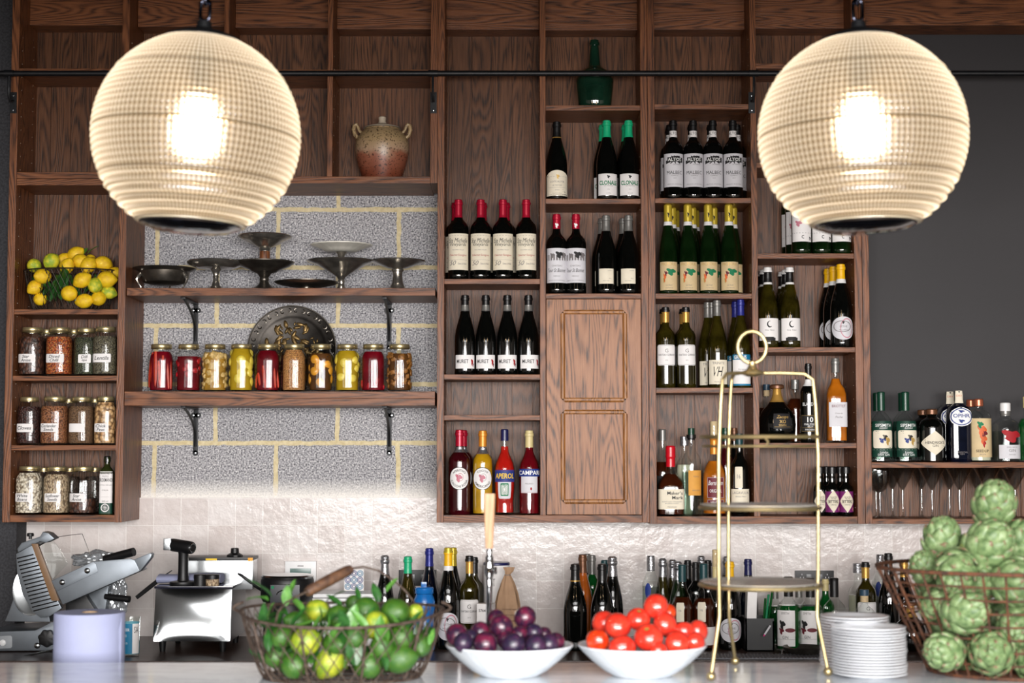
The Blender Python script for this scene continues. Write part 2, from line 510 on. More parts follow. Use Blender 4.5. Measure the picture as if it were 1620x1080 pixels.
def mat_tiles():
    t = NT('glazed_white_tiles'); g = t.n('ShaderNodeNewGeometry').outputs['Position']
    s = t.n('ShaderNodeSeparateXYZ'); t.L.new(g, s.inputs[0])
    c = t.n('ShaderNodeCombineXYZ')
    x0 = X(459, 870, 6.575); z0 = Z(450, 831, 6.575); TP = 0.1088
    t.L.new(t.math('SUBTRACT', s.outputs[0], x0 - TP * 60), c.inputs[0])
    t.L.new(t.math('SUBTRACT', s.outputs[2], z0 - TP * 60), c.inputs[1])
    b = t.n('ShaderNodeTexBrick', offset=0.0, squash=1.0); t.L.new(c.outputs[0], b.inputs['Vector'])
    b.inputs['Scale'].default_value = 1.0; b.inputs['Brick Width'].default_value = TP; b.inputs['Row Height'].default_value = TP
    b.inputs['Mortar Size'].default_value = 0.0017; b.inputs['Mortar Smooth'].default_value = 0.3; b.inputs['Bias'].default_value = 0
    b.inputs['Color1'].default_value = lin((212, 203, 199)); b.inputs['Color2'].default_value = lin((224, 218, 215)); b.inputs['Mortar'].default_value = lin((234, 230, 226))
    cl = t.ramp(t.noise(g, 14, 4, 0.6), [(0.3, (0.90, 0.87, 0.86, 1)), (0.7, (1, 1, 1, 1))])
    t.L.new(t.mix(1.0, b.outputs['Color'], cl, 'MULTIPLY'), t.b.inputs['Base Color'])
    t.b.inputs['Roughness'].default_value = 0.2; t.b.inputs['Specular IOR Level'].default_value = 0.3
    t.b.inputs['Coat Weight'].default_value = 0.06; t.b.inputs['Coat Roughness'].default_value = 0.03
    h = t.math('ADD', t.math('MULTIPLY', t.noise(g, 30, 3, 0.55), 0.7), t.math('MULTIPLY', b.outputs['Fac'], -0.35))
    h = t.math('ADD', h, t.math('MULTIPLY', t.noise(g, 110, 2, 0.5), 0.12))
    n = t.bump(h, 0.22, 0.012)
    t.L.new(n, t.b.inputs['Coat Normal'])
    return t.m


def mat_marble(name, base, vein, rough=0.08):
    t = NT(name); g = t.n('ShaderNodeTexCoord').outputs['Object']
    w = t.noise(t.scaled(g, (1.0, 2.6, 1.6)), 3.2, 6, 0.62, 1.2)
    f = t.ramp(t.math('ABSOLUTE', t.math('SUBTRACT', w, 0.5)), [(0.0, (1, 1, 1, 1)), (0.05, (0, 0, 0, 1))])
    cl = t.ramp(t.noise(g, 6, 5), [(0.3, lin(tuple(int(x * .92) for x in base))), (0.7, lin(base))])
    t.L.new(t.mix(t.math('MULTIPLY', f, 0.45), cl, lin(vein)), t.b.inputs['Base Color'])
    t.b.inputs['Roughness'].default_value = rough
    return t.m


M_BLOCK = mat_blocks(); M_TILE = mat_tiles()
M_DARKWALL = mat('charcoal_wall_paint', (41, 38, 40), 0.62, var=0.1, vs=3)
M_PIER = mat('dark_grey_pier', (62, 62, 66), 0.85, var=0.5, vs=120, bump=0.4, bs=180)
M_BAR = mat_marble('grey_white_marble_bar', (224, 229, 234), (160, 168, 176), 0.08)
M_BOWL = mat_marble('white_marble_bowl', (226, 230, 234), (176, 184, 192), 0.3)
M_FLOOR = wood('pale_floor_boards', 1, (84, 70, 56), (140, 120, 100), (164, 142, 120), plank=0.12)
M_CEIL = mat('dark_ceiling_paint', (40, 36, 34), 0.8, var=0.1, vs=2)
M_SIDE = mat('warm_grey_wall_paint', (120, 112, 106), 0.8, var=0.08, vs=2)

ZTOP = 3.62
YW = 6.60            # face of the blockwork
ZC = Z(810, 1005, 6.59)   # back counter top
ZBAR = 1.10
xL = X(41, 850, 6.57)
struct('floor', MB().box(-4.6, 5.0, -2.2, 6.8, -0.06, 0.0), M_FLOOR)
struct('ceiling', MB().box(-4.6, 5.0, 2.6, 6.8, ZTOP, ZTOP + 0.06).box(-4.6, 5.0, -2.2, 2.6, 2.53, 2.60).box(-4.6, 5.0, 2.6, 2.66, 2.53, ZTOP), M_CEIL)  # low front slab and its drop are unseen, added to shade the upper shelves
struct('wall_back', MB().box(-4.6, 5.0, YW, 6.78, 0.0, ZTOP), M_BLOCK)
struct('wall_left', MB().box(-4.66, -4.6, -2.2, 6.78, 0, ZTOP), M_SIDE)
struct('wall_right', MB().box(5.0, 5.06, -2.2, 6.78, 0, ZTOP), M_SIDE)
zt = Z(450, 787, 6.575)
struct('wall_backsplash', MB().box(xL, 5.0, 6.575, YW, 0.0, zt), M_TILE)
struct('wall_pier', MB().box(-4.6, xL - 0.002, 6.45, YW, 0.0, ZTOP), M_PIER)
struct('wall_panel', MB().box(X(1372, 400, 6.54), 5.0, 6.54, YW, Z(1500, 815, 6.54), ZTOP), M_DARKWALL)

# ------------------------------------------------------------------ the oak shelving
YB = 6.525   # face of the back boards
PLK = 0.0805


def stile_x(a, b, py): return X(a, py), X(b, py)


ST = {}
for k, (a, b, py) in dict(S0=(12, 23.6, 400), S1=(187.8, 199.3, 400), S2=(354.7, 363, 50), S3=(517.6, 526, 200), S4=(681, 692.2, 200),
                          S5=(692.6, 703.2, 200), S6=(854, 863, 200), S7=(1013.3, 1024.3, 200), S8=(1024.8, 1035.5, 200),
                          S9=(1187.3, 1196.6, 200), S10=(1352, 1364, 450), S11=(1364.6, 1375, 450)).items():
    ST[k] = stile_x(a, b, py)


def upright(root, key, z0, z1, y1=YB + 0.014):
    a, b = ST[key]
    MB().bbox(a, b, YF, y1, z0, z1, 0.0015).build('side_panel', WV, root, smooth=False)


def shelf(root, x0, x1, ztop, th=0.0195, y0=YF + 0.003, y1=YB - 0.0005, name='shelf', m=None):
    return MB().bbox(x0 + 0.0006, x1 - 0.0006, y0, y1, ztop - th, ztop, 0.0015).build(name, m or WH, root, smooth=False)


def backboard(root, x0, x1, z0, z1):
    mb = MB()
    mb.box(x0, x1, YB + 0.007, YB + 0.012, z0, z1)
    i0 = math.floor(x0 / PLK); i1 = math.floor(x1 / PLK)
    for i in range(i0, i1 + 1):
        a = max(x0, i * PLK + 0.0013); b = min(x1, (i + 1) * PLK - 0.0013)
        if b - a > 0.002: mb.box(a, b, YB, YB + 0.008, z0, z1)
    return mb.build('back_boards', WB, root, smooth=False)


def fascia(root, x0, x1, py=46.5):
    z0 = Z(810, py, YF + 0.13)
    MB().bbox(x0 + 0.0006, x1 - 0.0006, YF + 0.13, YB - 0.001, z0, ZTOP - 0.004, 0.0015).build('fascia_board', WH, root, smooth=False)


def pins(root, x, side, z0, z1):
    """two columns of shelf-pin holes down the inner face of an upright"""
    mb = MB(); z = z0 + 0.06
    while z < z1 - 0.04:
        for y in (YF + 0.045, YB - 0.05):
            mb.lathe([(0.0019, -0.0008), (0.0015, 0.0006), (0, 0.0009)], 8, at(x, y, z, ry=side * PI / 2))
        z += 0.052
    if mb.v: tag(mb.build('pin_holes', PIN, root), kind='stuff')


zA0 = Z(95, 826)
SHZ = {}   # shelf tops by bay


def shelves(root, bay, x0, x1, tops, px, th=0.0195):
    SHZ[bay] = []
    for py in tops:
        z = Z(px, py); SHZ[bay].append(z); shelf(root, x0, x1, z, th)


# left tall unit
A = thing('pantry_shelf_unit', 'tall narrow dark oak shelf unit holding lemons and spice jars', 'shelf unit', (0, 0, 0))
upright(A, 'S0', zA0, ZTOP - 0.003)
upright(A, 'S1', zA0, ZTOP - 0.003, YW - 0.001)
xa, xb = ST['S0'][1], ST['S1'][0]
shelves(A, 'A', xa, xb, (108, 489, 594, 704), 95)
shelf(A, xa, xb, Z(95, 272), 0.0245); SHZ['A'].insert(1, Z(95, 272))
shelf(A, xa, xb, Z(95, 272) - 0.026, 0.0245)
shelf(A, xa, xb, Z(95, 814.5), 0.0265, name='bottom_board'); SHZ['A'].append(Z(95, 814.5))
backboard(A, xa, xb, zA0, ZTOP - 0.003); fascia(A, xa, xb, 40)
pins(A, xa, 1, zA0, 3.3); pins(A, xb, -1, zA0, 3.3)

# upper unit over the blockwork
zB0 = Z(440, 289.5)
B = thing('high_shelf_unit', 'dark oak three-bay shelf unit high above the bare block wall', 'shelf unit', (0, 0, 0))
for k in ('S2', 'S3'): upright(B, k, zB0 + 0.0265, ZTOP - 0.003)
upright(B, 'S4', zB0, ZTOP - 0.003)
xs = [ST['S1'][1], ST['S2'][0], ST['S2'][1], ST['S3'][0], ST['S3'][1], ST['S4'][0]]
for i in range(3):
    a, b = xs[2 * i] + (0.001 if i == 0 else 0), xs[2 * i + 1]
    shelf(B, a, b, Z((200 + 165 * i), 110)); backboard(B, a, b, zB0 + 0.03, ZTOP - 0.003); fascia(B, a, b, (42, 44, 46)[i])
    pins(B, a, 1, zB0 + 0.03, 3.3); pins(B, b, -1, zB0 + 0.03, 3.3)
shelf(B, xs[0] + 0.001, xs[5], zB0 + 0.0265, 0.0265, y1=YW - 0.002, name='bottom_board')
SHZ['B'] = zB0 + 0.0265

# wine unit with the cupboard door
zC0 = Z(860, 826.5)
C1 = thing('wine_shelf_unit', 'dark oak wine shelf unit with a two-panel cupboard door', 'shelf unit', (0, 0, 0))
for k in ('S5', 'S6', 'S7'): upright(C1, k, zC0 if k != 'S6' else zC0 + 0.028, ZTOP - 0.003, YW - 0.028 if k == 'S5' else YB + 0.014)
x1a, x1b, x1c, x1d = ST['S5'][1], ST['S6'][0], ST['S6'][1], ST['S7'][0]
shelves(C1, 'C1a', x1a, x1b, (441, 592, 656.5), 778)
SHZ['C1a'].append(zC0 + 0.0285)
shelves(C1, 'C1b', x1c, x1d, (166.3, 314, 464), 938)
shelf(C1, x1a, x1d, zC0 + 0.0285, 0.0285, name='bottom_board')
backboard(C1, x1a, x1b, zC0 + 0.028, ZTOP - 0.003); backboard(C1, x1c, x1d, zC0 + 0.028, ZTOP - 0.003)
fascia(C1, x1a, x1b); fascia(C1, x1c, x1d, 47.5)
for x, s in ((x1a, 1), (x1b, -1), (x1c, 1), (x1d, -1)): pins(C1, x, s, zC0, 3.3)
dz0, dz1 = zC0 + 0.0305, SHZ['C1b'][2] - 0.022
door = MB().bbox(x1c + 0.0025, x1d - 0.0025, YF + 0.001, YF + 0.021, dz0, dz1, 0.0015).build('cupboard_door', WD, C1, smooth=False)
zm = [(Z(938, 497), Z(938, 629)), (Z(938, 655), Z(938, 789.5))]
for (za, zb) in zm:
    a, b = X(887, 640), X(992.5, 640)
    mb = MB()
    pr = [(0, 0), (0.0, 0.006), (0.004, 0.0095), (0.011, 0.0095), (0.015, 0.005), (0.0175, 0.003), (0.0175, 0)]
    cs = [(a, za, 1, 1), (b, za, -1, 1), (b, zb, -1, -1), (a, zb, 1, -1)]
    vs = []; fs = []
    for (x, z, sx, sz) in cs:
        for (d, h) in pr: vs.append((x + sx * d, YF + 0.001 - h, z + sz * d))
    n = len(pr)
    for i in range(4):
        j = (i + 1) % 4
        for k in range(n - 1): fs.append((i * n + k, j * n + k, j * n + k + 1, i * n + k + 1))
    mb.add(vs, fs).build('panel_moulding', W_MOULD, door, ang=30)

# right unit
C2 = thing('bottle_shelf_unit', 'dark oak two-bay shelf unit of wine and spirits beside the charcoal wall', 'shelf unit', (0, 0, 0))
zD0 = Z(1200, 828.5)
for k in ('S8', 'S9', 'S10'): upright(C2, k, zD0 if k != 'S9' else zD0 + 0.028, ZTOP - 0.003)
x2a, x2b, x2c, x2d = ST['S8'][1], ST['S9'][0], ST['S9'][1], ST['S10'][0]
shelves(C2, 'C2a', x2a, x2b, (164.5, 313, 464, 613), 1110)
SHZ['C2a'].append(zD0 + 0.0285)
shelves(C2, 'C2b', x2c, x2d, (100, 257, 400.5, 549, 700.5), 1275)
SHZ['C2b'].append(zD0 + 0.0285)
shelf(C2, x2a, x2d, zD0 + 0.0285, 0.0285, name='bottom_board')
backboard(C2, x2a, x2b, zD0 + 0.028, ZTOP - 0.003); backboard(C2, x2c, x2d, zD0 + 0.028, ZTOP - 0.003)
fascia(C2, x2a, x2b, 46.5); fascia(C2, x2c, x2d, 45)
for x, s in ((x2a, 1), (x2b, -1), (x2c, 1), (x2d, -1)): pins(C2, x, s, zD0, 3.3)

# low unit for gin bottles and glasses, with the header above it
D = thing('glass_shelf_unit', 'dark oak unit of gin bottles over stemmed glasses below the charcoal wall', 'shelf unit', (0, 0, 0))
xd0 = ST['S11'][1]; xd1 = 2.35
upright(D, 'S11', zD0, ZTOP - 0.003)
zg = Z(1500, 731)
shelf(D, xd0, xd1, zg, 0.021); SHZ['D'] = [zg]
zgb = Z(1500, 820.5)
shelf(D, xd0, xd1, zgb, zgb - zD0, name='bottom_board'); SHZ['D'].append(zgb)
backboard(D, xd0, xd1, zgb, zg - 0.022)
MB().bbox(xd1, xd1 + 0.026, YF, YB + 0.014, zD0, zg, 0.0015).build('side_panel', WV, D, smooth=False)
MB().bbox(xd0 + 0.001, 3.0, YF + 0.10, YB, Z(1500, 40, YF + 0.1), ZTOP - 0.004, 0.0015).build('fascia_board', WH, D, smooth=False)

# floating shelves on iron brackets
xf0, xf1 = X(200.5, 460), X(688.5, 460)


def bracket(parent, x, ztop, h=0.185):
    """cast iron shelf bracket: wall leg with a rounded foot, a curved stay and a shelf arm"""
    mb = MB()
    yw = YW - 0.0005; w = 0.0095
    mb.bbox(x - w, x + w, yw - 0.007, yw, ztop - h, ztop - 0.004, 0.002)
    mb.lathe([(0, -0.0035), (0.011, -0.0035), (0.011, 0.0035), (0, 0.0035)], 16, at(x, yw - 0.0035, ztop - h + 0.004, rx=PI / 2))
    for s in (-1, 1): mb.lathe([(0, -0.0035), (0.011, -0.0035), (0.011, 0.0035), (0, 0.0035)], 16, at(x + s * 0.0095, yw - 0.0035, ztop - 0.03, rx=PI / 2))
    mb.bbox(x - w, x + w, YF + 0.05, yw, ztop - 0.007, ztop - 0.0005, 0.002)
    pts = []
    for i in range(11):
        t = i / 10
        pts.append((x, yw - 0.006 - 0.235 * (t ** 1.6), ztop - h + 0.03 + (h - 0.036) * (t ** 0.55)))
    mb.tube(pts, 0.0055, 8)
    b = mb.build('bracket', IRON, parent)
    for dx, dz in ((-0.0095, -0.03), (0.0095, -0.03), (0, -h + 0.004)):
        MB().lathe([(0.0038, -0.0012), (0.0034, 0.0006), (0, 0.0012)], 10, at(x + dx, yw - 0.0076, ztop + dz, rx=PI / 2)).build('screw', STEEL, b)


zf1 = Z(445, 455.5); zf2 = Z(445, 619)
U1 = thing('floating_shelf', 'oak floating shelf on iron brackets carrying silver cake stands', 'shelf', (0, 0, 0), group='floating shelves on the block wall')
MB().bbox(xf0, xf1, YF + 0.001, YW - 0.001, zf1 - 0.029, zf1, 0.0015).build('board', WH, U1, smooth=False)
U2 = thing('floating_shelf', 'thick double-layer oak floating shelf on iron brackets carrying preserve jars', 'shelf', (0, 0, 0), group='floating shelves on the block wall')
MB().bbox(xf0 - 0.003, xf1, YF + 0.0005, YW - 0.001, zf2 - 0.0265, zf2, 0.0015).bbox(xf0 - 0.003, xf1, YF + 0.0005, YW - 0.001, zf2 - 0.054, zf2 - 0.027, 0.0015).build('board', WH, U2, smooth=False)
for U, zz, ys in ((U1, zf1 - 0.029, (480, 310, 616)), (U2, zf2 - 0.054, (650, 310, 616))):
    for px in ys[1:]:
        bracket(U, X(px, ys[0], YW - 0.005), zz)

# ladder rail with its hooks
rail = thing('ladder_rail', 'long black iron rail running across the top of the shelving', 'rail', (0, 0, 0))
zr = Z(810, 116, 6.215)
MB().tube([(-2.25 + i * 0.25, 6.215, zr) for i in range(19)], 0.0106, 14).build('pipe', IRON, rail)
for px in (18, 686, 1192):
    x = X(px, 140, 6.24) - 0.002
    mb = MB().tube([(x - 0.018, 6.215, zr), (x + 0.018, 6.215, zr)], 0.0128, 14)
    mb.tube([(x, 6.215, zr - 0.008), (x, 6.213, zr - 0.05), (x, 6.216, zr - 0.085), (x, 6.235, zr - 0.104), (x, 6.262, zr - 0.098), (x, 6.279, zr - 0.094)], 0.0052, 8)
    h = mb.build('rail_bracket', IRON, rail)
    MB().bbox(x - 0.0125, x + 0.0125, YF - 0.007, YF - 0.0008, zr - 0.142, zr - 0.06, 0.001).build('mounting_plate', IRON, h, smooth=False)
    for dz in (-0.073, -0.13): MB().lathe([(0.0038, -0.001), (0.0034, 0.0008), (0, 0.0016)], 10, at(x, YF - 0.0076, zr + dz, rx=PI / 2)).build('screw', STEEL, h)

# ------------------------------------------------------------------ counters
BC = thing('back_counter', 'long dark brown wooden counter along the tiled wall', 'counter', (0, 0, 0))
MB().bbox(xL, 3.4, 5.80, 6.574, ZC - 0.04, ZC, 0.002).build('worktop', W_TOP, BC, smooth=False)
cb = MB()
for i in range(8): cb.bbox(xL + 0.01 + i * 0.65, xL + 0.01 + i * 0.65 + 0.645, 5.86, 6.572, 0.0, ZC - 0.0402, 0.002)
cb.build('cupboards', M_CEIL, BC, smooth=False)
BAR = thing('bar_counter', 'long polished pale marble bar top in front of the bottles', 'counter', (0, 0, 0))
MB().bbox(-2.6, 2.8, 3.25, 4.12, ZBAR - 0.035, ZBAR, 0.003).build('marble_top', M_BAR, BAR, smooth=False)
MB().bbox(-2.55, 2.75, 3.5, 4.08, 0.0, ZBAR - 0.0355, 0.003).build('bar_front', M_SIDE, BAR, smooth=False)
PS = thing('prep_bench', 'low steel work bench tucked behind the marble bar under the paper roll', 'bench', (0, 0, 0))
MB().bbox(-2.3, 2.5, 4.135, 4.62, 0.865, 0.90, 0.002).build('bench_top', STEEL, PS, smooth=False)
for x in (-2.25, 0.0, 2.45):
    for y in (4.17, 4.585): MB().bbox(x - 0.02, x + 0.02, y - 0.02, y + 0.02, 0.0, 0.8652, 0.002).build('leg', STEEL, PS, smooth=False)

# ------------------------------------------------------------------ lettering
_txt = {}


def text2d(s, shear=0.0, bold=0.0):
    """outline of a line of text: (verts, faces, width, height), centred"""
    key = (s, shear, bold)
    if key in _txt: return _txt[key]
    cu = bpy.data.curves.new('lettering', 'FONT'); cu.body = s; cu.size = 1.0
    cu.align_x = 'CENTER'; cu.align_y = 'CENTER'; cu.shear = shear; cu.offset = bold; cu.resolution_u = 2
    o = bpy.data.objects.new('lettering', cu); COL.objects.link(o)
    dg = bpy.context.evaluated_depsgraph_get()
    me = bpy.data.meshes.new_from_object(o.evaluated_get(dg))
    v = [(p.co.x, p.co.y) for p in me.vertices]; f = [tuple(q.vertices) for q in me.polygons]
    bpy.data.objects.remove(o); bpy.data.curves.remove(cu); bpy.data.meshes.remove(me)
    if not v: v = [(0, 0), (1, 0), (1, 1)]; f = []
    x0 = min(p[0] for p in v); x1 = max(p[0] for p in v); y0 = min(p[1] for p in v); y1 = max(p[1] for p in v)
    v = [(p[0] - (x0 + x1) / 2, p[1] - (y0 + y1) / 2) for p in v]
    _txt[key] = (v, f, x1 - x0, y1 - y0)
    return _txt[key]


def outline2d(shape, w, h, n=40):
    """ring fan of a flat shape w x h round the origin"""
    pts = []
    if shape == 'oval': pts = [(w / 2 * math.cos(2 * PI * i / n), h / 2 * math.sin(2 * PI * i / n)) for i in range(n)]
    elif shape == 'round_rect':
        r = min(w, h) * .12; q = []
        for cx, cy, a0 in ((w / 2 - r, h / 2 - r, 0), (-w / 2 + r, h / 2 - r, 90), (-w / 2 + r, -h / 2 + r, 180), (w / 2 - r, -h / 2 + r, 270)):
            q.append([(cx + r * math.cos(R_(a0 + 30 * k)), cy + r * math.sin(R_(a0 + 30 * k))) for k in range(4)])
        for k in range(4):
            a, b = q[k][-1], q[(k + 1) % 4][0]; pts += q[k]
            pts += [(a[0] + (b[0] - a[0]) * i / 9, a[1] + (b[1] - a[1]) * i / 9) for i in range(1, 9)]
    elif shape == 'diamond':
        cs = [(w / 2, 0), (w * .42, h * .1), (0, h / 2), (-w * .42, h * .1), (-w / 2, 0), (-w * .42, -h * .1), (0, -h / 2), (w * .42, -h * .1)]
        for i in range(8):
            a, b = cs[i], cs[(i + 1) % 8]
            for k in range(5): t = k / 5; pts.append((a[0] + (b[0] - a[0]) * t, a[1] + (b[1] - a[1]) * t))
    elif shape == 'arch':
        for i in range(11): pts.append((-w / 2 + w * i / 10, -h / 2))
        for i in range(15):
            t = i / 14; x = w / 2 - w * t
            pts.append((x, h * 0.5 - h * 0.22 * (2 * x / w) ** 2 * (1 if abs(2 * x / w) < .999 else 1)))
    elif shape == 'blob':   # a painted motif
        for i in range(n):
            a = 2 * PI * i / n; k = 1 + 0.28 * math.sin(3 * a + 0.6) + 0.16 * math.sin(5 * a + 2)
            pts.append((w / 2 * k * math.cos(a) * .8, h / 2 * k * math.sin(a) * .8))
    elif shape == 'banner':  # stepped black banner
        q = [(-.5, -.5), (.32, -.5), (.32, -.32), (.5, -.32), (.5, .3), (.3, .3), (.3, .5), (-.18, .5), (-.18, .34), (-.4, .34), (-.4, -.05), (-.5, -.05)]
        for i in range(len(q)):
            a, b = q[i], q[(i + 1) % len(q)]
            for k in range(3): t = k / 3; pts.append(((a[0] + (b[0] - a[0]) * t) * w, (a[1] + (b[1] - a[1]) * t) * h))
    elif shape == 'crescent':
        m = n // 2
        for i in range(m): a = R_(60) + R_(250) * i / (m - 1); pts.append((w / 2 * math.cos(a), h / 2 * math.sin(a)))
        for i in range(m): a = R_(310) - R_(250) * i / (m - 1); pts.append((w * .12 + w * .40 * math.cos(a), h * .06 + h * .40 * math.sin(a)))
        vs = pts; return vs, [(i, i + 1, n - 2 - i, n - 1 - i) for i in range(m - 1)]
    k = len(pts); vs = [(0, 0)]; fs = []; R = 5
    for r in range(1, R + 1): vs += [(x * r / R, y * r / R) for x, y in pts]
    for i in range(k): fs.append((0, 1 + i, 1 + (i + 1) % k))
    for r in range(R - 1):
        a = 1 + r * k; b = a + k
        for i in range(k): j = (i + 1) % k; fs.append((a + i, b + i, b + j, a + j))
    return vs, fs


def grid2d(w, h, nx=14, ny=2):
    vs = [(-w / 2 + w * i / nx, -h / 2 + h * j / ny) for j in range(ny + 1) for i in range(nx + 1)]
    fs = [(j * (nx + 1) + i, j * (nx + 1) + i + 1, (j + 1) * (nx + 1) + i + 1, (j + 1) * (nx + 1) + i) for j in range(ny) for i in range(nx)]
    return vs, fs


# ------------------------------------------------------------------ bottles and jars: profiles as (radius / R, height / H)
NECK = [(.36, .93), (.42, .935), (.42, .968), (.37, .972), (.37, .995), (.30, 1), (0, 1)]
PROF = dict(
    bdx=[(0, .012), (.6, .004), (.9, 0), (1, .012), (1, .615), (.985, .645), (.91, .68), (.72, .713), (.51, .742), (.41, .768), (.37, .80)] + NECK,
    bgy=[(0, .012), (.6, .004), (.92, 0), (1, .012), (1, .44), (.975, .495), (.90, .56), (.77, .63), (.61, .70), (.48, .76), (.40, .815), (.37, .86)] + NECK,
    slim=[(0, .012), (.6, .004), (.92, 0), (1, .012), (1, .40), (.96, .47), (.87, .555), (.73, .64), (.585, .715), (.49, .765), (.44, .80), (.44, .99), (.38, 1), (0, 1)],
    champ=[(0, .03), (.5, .02), (.9, 0), (1, .012), (1, .38), (.97, .46), (.88, .55), (.72, .65), (.54, .74), (.43, .82), (.38, .90), (.46, .92), (.47, .945), (.40, .955), (.42, .985), (.28, 1), (0, 1)],
    gin=[(0, .02), (.8, 0), (1, .02), (1, .52), (.97, .565), (.86, .615), (.62, .665), (.40, .70), (.34, .735), (.34, .96), (.36, .99), (.3, 1), (0, 1)],
    apoth=[(0, .02), (.85, 0), (1, .03), (1, .66), (.965, .715), (.82, .78), (.55, .825), (.38, .855), (.36, .895), (.43, .905), (.43, .985), (.36, 1), (0, 1)],
    navy=[(0, .02), (.9, 0), (1, .02), (1.0, .64), (.97, .71), (.84, .765), (.56, .80), (.36, .825), (.32, .85), (.32, .99), (.28, 1), (0, 1)],
    seed=[(0, .02), (.85, 0), (1, .025), (1, .70), (.96, .75), (.78, .795), (.48, .825), (.35, .845), (.33, .885), (.37, .895), (.37, .985), (.33, 1), (0, 1)],
    round=[(0, .02), (.85, 0), (1, .025), (1, .57), (.965, .625), (.82, .68), (.52, .72), (.35, .75), (.33, .80), (.36, .81), (.36, .99), (.3, 1), (0, 1)],
    globe=[(0, .02), (.42, 0), (.72, .05), (.95, .17), (1, .30), (.96, .44), (.80, .56), (.52, .655), (.34, .73), (.24, .82), (.20, .92), (.37, .935), (.38, .98), (.3, 1), (0, 1)],
    bitters=[(0, .02), (.85, 0), (1, .03), (1, .54), (.9, .60), (.55, .65), (.46, .69), (.52, .74), (.44, .79), (.42, .86), (.6, .865), (.6, .985), (.5, 1), (0, 1)],
    makers=[(0, .02), (.9, 0), (1, .03), (1, .40), (.96, .46), (.80, .525), (.55, .575), (.40, .62), (.34, .68), (.33, .82), (.37, .84), (.37, .98), (.3, 1), (0, 1)],
    tequila=[(0, .03), (.85, 0), (1, .02), (1, .585), (.96, .64), (.80, .69), (.55, .725), (.40, .765), (.36, .80), (.34, .88), (.46, .885), (.46, .93), (.38, .935), (.36, .99), (.3, 1), (0, 1)],
    bourbon=[(0, .03), (.85, 0), (1, .025), (1, .40), (.975, .45), (.82, .51), (.55, .565), (.38, .61), (.33, .66), (.32, .80), (.36, .81), (.36, .99), (.3, 1), (0, 1)],
    shoulder=[(0, .03), (.85, 0), (1, .025), (1, .54), (.965, .595), (.80, .655), (.55, .70), (.42, .74), (.38, .79), (.36, .93), (.42, .935), (.42, .965), (.37, .97), (.35, 1), (0, 1)],
    aperol=[(0, .03), (.8, 0), (.92, .03), (.88, .16), (1, .30), (1, .52), (.965, .575), (.80, .64), (.55, .69), (.42, .735), (.38, .80), (.36, .99), (.3, 1), (0, 1)],
    lagav=[(0, .02), (.9, 0), (1, .02), (1, .50), (.98, .53), (.72, .62), (.44, .705), (.36, .745), (.34, .80), (.34, .99), (.3, 1), (0, 1)],
    vodka=[(0, .02), (.9, 0), (1, .02), (1, .66), (.96, .70), (.72, .76), (.50, .80), (.42, .83), (.44, .84), (.44, .985), (.4, 1), (0, 1)],
    squat=[(0, .02), (.8, 0), (1, .08), (1, .40), (.93, .52), (.68, .62), (.42, .68), (.32, .74), (.30, .90), (.40, .905), (.40, .99), (.3, 1), (0, 1)],
    oil=[(0, .02), (.95, 0), (1, .015), (1, .72), (.92, .755), (.66, .80), (.48, .83), (.42, .86), (.42, .90), (.50, .905), (.50, .985), (.44, 1), (0, 1)],
    mason=[(0, .03), (.7, .02), (.90, 0), (1, .05), (1, .70), (.985, .745), (.93, .79), (.82, .83), (.76, .855), (.735, .88), (.735, .985), (.70, .99)],
)


def refine(pr):
    out = []
    for (a, b) in zip(pr, pr[1:]):
        out.append(a)
        if abs(b[1] - a[1]) > .06 and a[0] > 0.3 and b[0] > .2:
            n = int(abs(b[1] - a[1]) / .05)
            for k in range(1, n + 1): t = k / (n + 1); out.append((a[0] + (b[0] - a[0]) * t, a[1] + (b[1] - a[1]) * t))
    return out + [pr[-1]]


